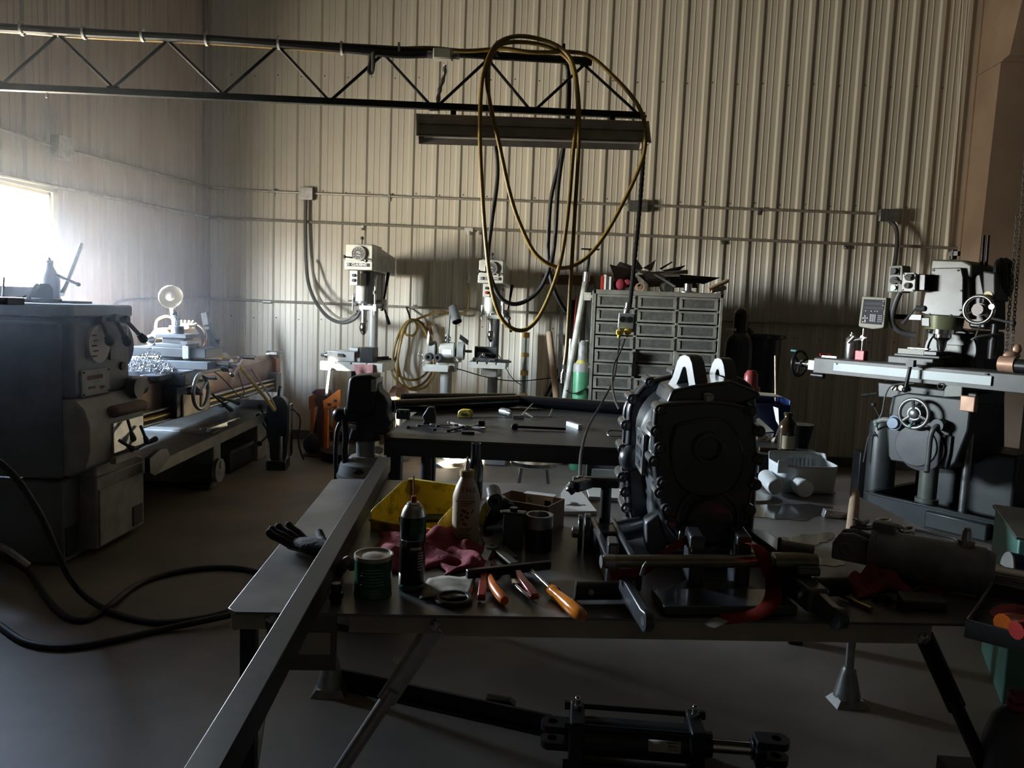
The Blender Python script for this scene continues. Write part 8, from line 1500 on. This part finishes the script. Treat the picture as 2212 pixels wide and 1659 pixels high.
# grey post cylinder left of the mill
p = PY(1905, 980, 5.75); m = M(); m.rev([(0, 0), (.10, 0), (.10, p.z + .2), (.09, p.z + .24), (0, p.z + .25)], (p.x, 5.75, 0), n=28); solo(m, 'grey_drum', MP, 'tall grey cylinder standing on the floor left of the mill knee', 'cylinder')
p = PY(1875, 1000, 5.85); m = M(); m.bb(p.x - .06, p.x + .06, 5.85, 6.0, 0, PY(1875, 978, 5.85).z); solo(m, 'black_box', BLACK, 'narrow black box on the floor behind the grey cylinder by the mill', 'box', bev=.004)
m = M(); q = PY(1885, 940, 5.7); m.tube([q + V((-.05, 0, -.2)), q + V((-.03, 0, -.02)), q, q + V((.04, 0, .02))], .005, 6, 5); m.bar(q + V((-.02, -.01, .03)), q + V((.03, -.02, -.01)), .01, .006); m.bar(q + V((-.02, -.01, .0)), q + V((.04, -.02, .01)), .01, .006); m.tube([q + V((.04, 0, .02)), TM @ mq(1893, 912, .05)], .005, 6, 1); solo(m, 'hanging_clips', STEEL, 'little bright clips hanging on a wire left of the mill knee', 'clips')
# ================================================================ right edge: cart tray, green cabinet, bottle
w_, d_ = .15, .14; cr = P(2086, 1337, 1.42); zt = cr.z; zb = P(2086, 1378, 1.42).z
cl_ = V((cr.x, cr.y, 0)) - Matrix.Rotation(rad(-36), 3, 'Z') @ V((-w_, -d_, 0)); ct2 = thing('tool_cart', 'dark grey tray cart with rolling casters at the right edge', 'cart', cl_, -36); Tc = T_(ct2)
m = M()
for a in ((-w_, w_, -d_, -d_ + .005, zb, zt), (-w_, w_, d_ - .005, d_, zb, zt), (-w_, -w_ + .005, -d_, d_, zb, zt), (w_ - .005, w_, -d_, d_, zb, zt), (-w_, w_, -d_, d_, zb, zb + .005)): m.bb(*a)
m.obj('tray', mat('dark_grey_cart', (.085, .087, .09), .5, .1, .25, 12), ct2, bev=.004)
for x in (.02, .12): m = M(); m.bar((x, -.10, zb), (x, -.12, .11), .022, .022); m.obj('leg', DGREY, ct2)
for x, y in ((-.02, -.14), (.15, -.14), (.15, .02)):
    m = M(); m.cyl((x - .016, y, .052), (x + .016, y, .052), .05, n=26); m.obj('caster_wheel', RUBBER, ct2); m = M(); m.bb(x - .024, x - .018, y - .03, y + .03, .05, .12); m.bb(x + .018, x + .024, y - .03, y + .03, .05, .12); m.bb(x - .026, x + .026, y - .035, y + .035, .115, .12); m.obj('caster_fork', GALV, ct2)
m = M(); m.bb(-.04, .17, -.16, .04, .12, .135); m.obj('lower_frame', DGREY, ct2)
def cq(u, v, d): return P(u, v, d)
c = P(2165, 1345, 1.40); m = M(); m.tube([c, c + V((.03, .02, -.005)), c + V((.06, .03, -.01))], .016, 12, 4); solo(m, 'orange_tool', ORPLA, 'orange round tool handle lying in the cart tray', 'tool handle')
c = P(2195, 1362, 1.36); m = M(); m.tube([c, c + V((.03, .01, .0)), c + V((.08, .02, .0))], .016, 12, 4); solo(m, 'red_tool', REDPL, 'red tool grip lying in front of the orange handle in the cart tray', 'tool handle')
c = P(2195, 1332, 1.45); m = M(); m.sph(c, .035, (1.3, 1, .6), 12); solo(m, 'red_cloth', REDC, 'dark red cloth bunched at the back of the cart tray', 'rag')
# blue can
c = P(2178, 1225, 1.95); m = M(); a = c; b = c + V((.14, -.02, -.015)); m.cyl(a, b, .038, n=30); 
for k in range(5): m.torus(a.lerp(b, .25 + .1 * k), b - a, .038, .0025, 28, 6)
m.k = 1; m.cyl(a - (b - a) * .03, a, .0385, n=30); solo(m, 'blue_can', [mat('blue_tin', (.02, .05, .16), .25, .4, .2, 10), GALV], 'blue ribbed can lying on its side at the right edge of the table', 'can')
p = P(2178, 1225, 1.95); m = M(); m.bb(p.x + .02, p.x + .12, p.y - .05, p.y + .05, TZ, p.z - .045); solo(m, 'black_pad', BLACK, 'black block under the blue can at the right edge of the table', 'block', bev=.004)
# green machine cabinet
g = P(2200, 1165, 2.7); gl2 = V((g.x, g.y, 0)) - Matrix.Rotation(rad(-20), 3, 'Z') @ V((-.26, -.2, 0)); z1 = g.z
t = thing('green_cabinet', 'mint green sheet metal cabinet at the right edge behind the table', 'cabinet', gl2, -20)
m = M(); m.prism([(-.26, 0), (.3, 0), (.3, z1 + .0), (-.26, z1)], (0, -.2, 0), X, Z, (0, .5, 0)); m.obj('cabinet_shell', mat('mint_sheet', (.13, .30, .24), .42, .1, .2, 5), t, bev=.006)
m = M(); m.bb(-.27, .31, -.21, .31, z1, z1 + .012); m.obj('top_plate', MPD, t, bev=.003)
m = M(); c = V((-.06, .05, z1 + .13)); m.torus(c, (1, -.4, 0), .11, .025, 30, 10); m.cyl(c - V((.03, 0, 0)), c + V((.03, 0, 0)), .03, n=16); m.bb(-.11, -.01, .01, .09, z1 + .012, z1 + .13); m.obj('belt_wheel', GALV, t)
# bottle with a red cap on a stool-like step at the right edge
c = P(2185, 1640, 1.62); t = thing('spray_bottle', 'grey plastic bottle with a red cap at the bottom right edge', 'bottle', (c.x, c.y, 0)); zb = P(2160, 1650, 1.62).z - .06; zt = P(2192, 1490, 1.62).z
Hh = zt - zb
m = M(); m.rev([(.0, zb), (.055, zb), (.06, zb + .01), (.058, zb + Hh * .5), (.045, zb + Hh * .72), (.028, zb + Hh * .82), (.02, zb + Hh * .84)], n=26); m.obj('bottle_body', mat('grey_violet_bottle', (.16, .16, .185), .45, 0, .2, 9), t)
m = M(); m.cyl((0, 0, zb + Hh * .84), (0, 0, zb + Hh * .92), .02, n=18); m.box((.004, 0, zb + Hh * .97), (.04, .03, Hh * .10)); m.obj('cap', mat('scuffed_red_cap', (.42, .07, .07), .4, 0, .3, 18), t, bev=.004)
m = M(); m.bb(c.x - .09, c.x + .2, c.y - .12, c.y + .12, zb - .03, zb); m.bb(c.x - .07, c.x - .04, c.y - .1, c.y - .07, 0, zb - .03); m.bb(c.x + .15, c.x + .18, c.y - .1, c.y - .07, 0, zb - .03); m.bb(c.x - .07, c.x - .04, c.y + .07, c.y + .1, 0, zb - .03); m.bb(c.x + .15, c.x + .18, c.y + .07, c.y + .1, 0, zb - .03); solo(m, 'step_stool', DGREY, 'low dark step under the red-capped bottle at the bottom right corner', 'stool')
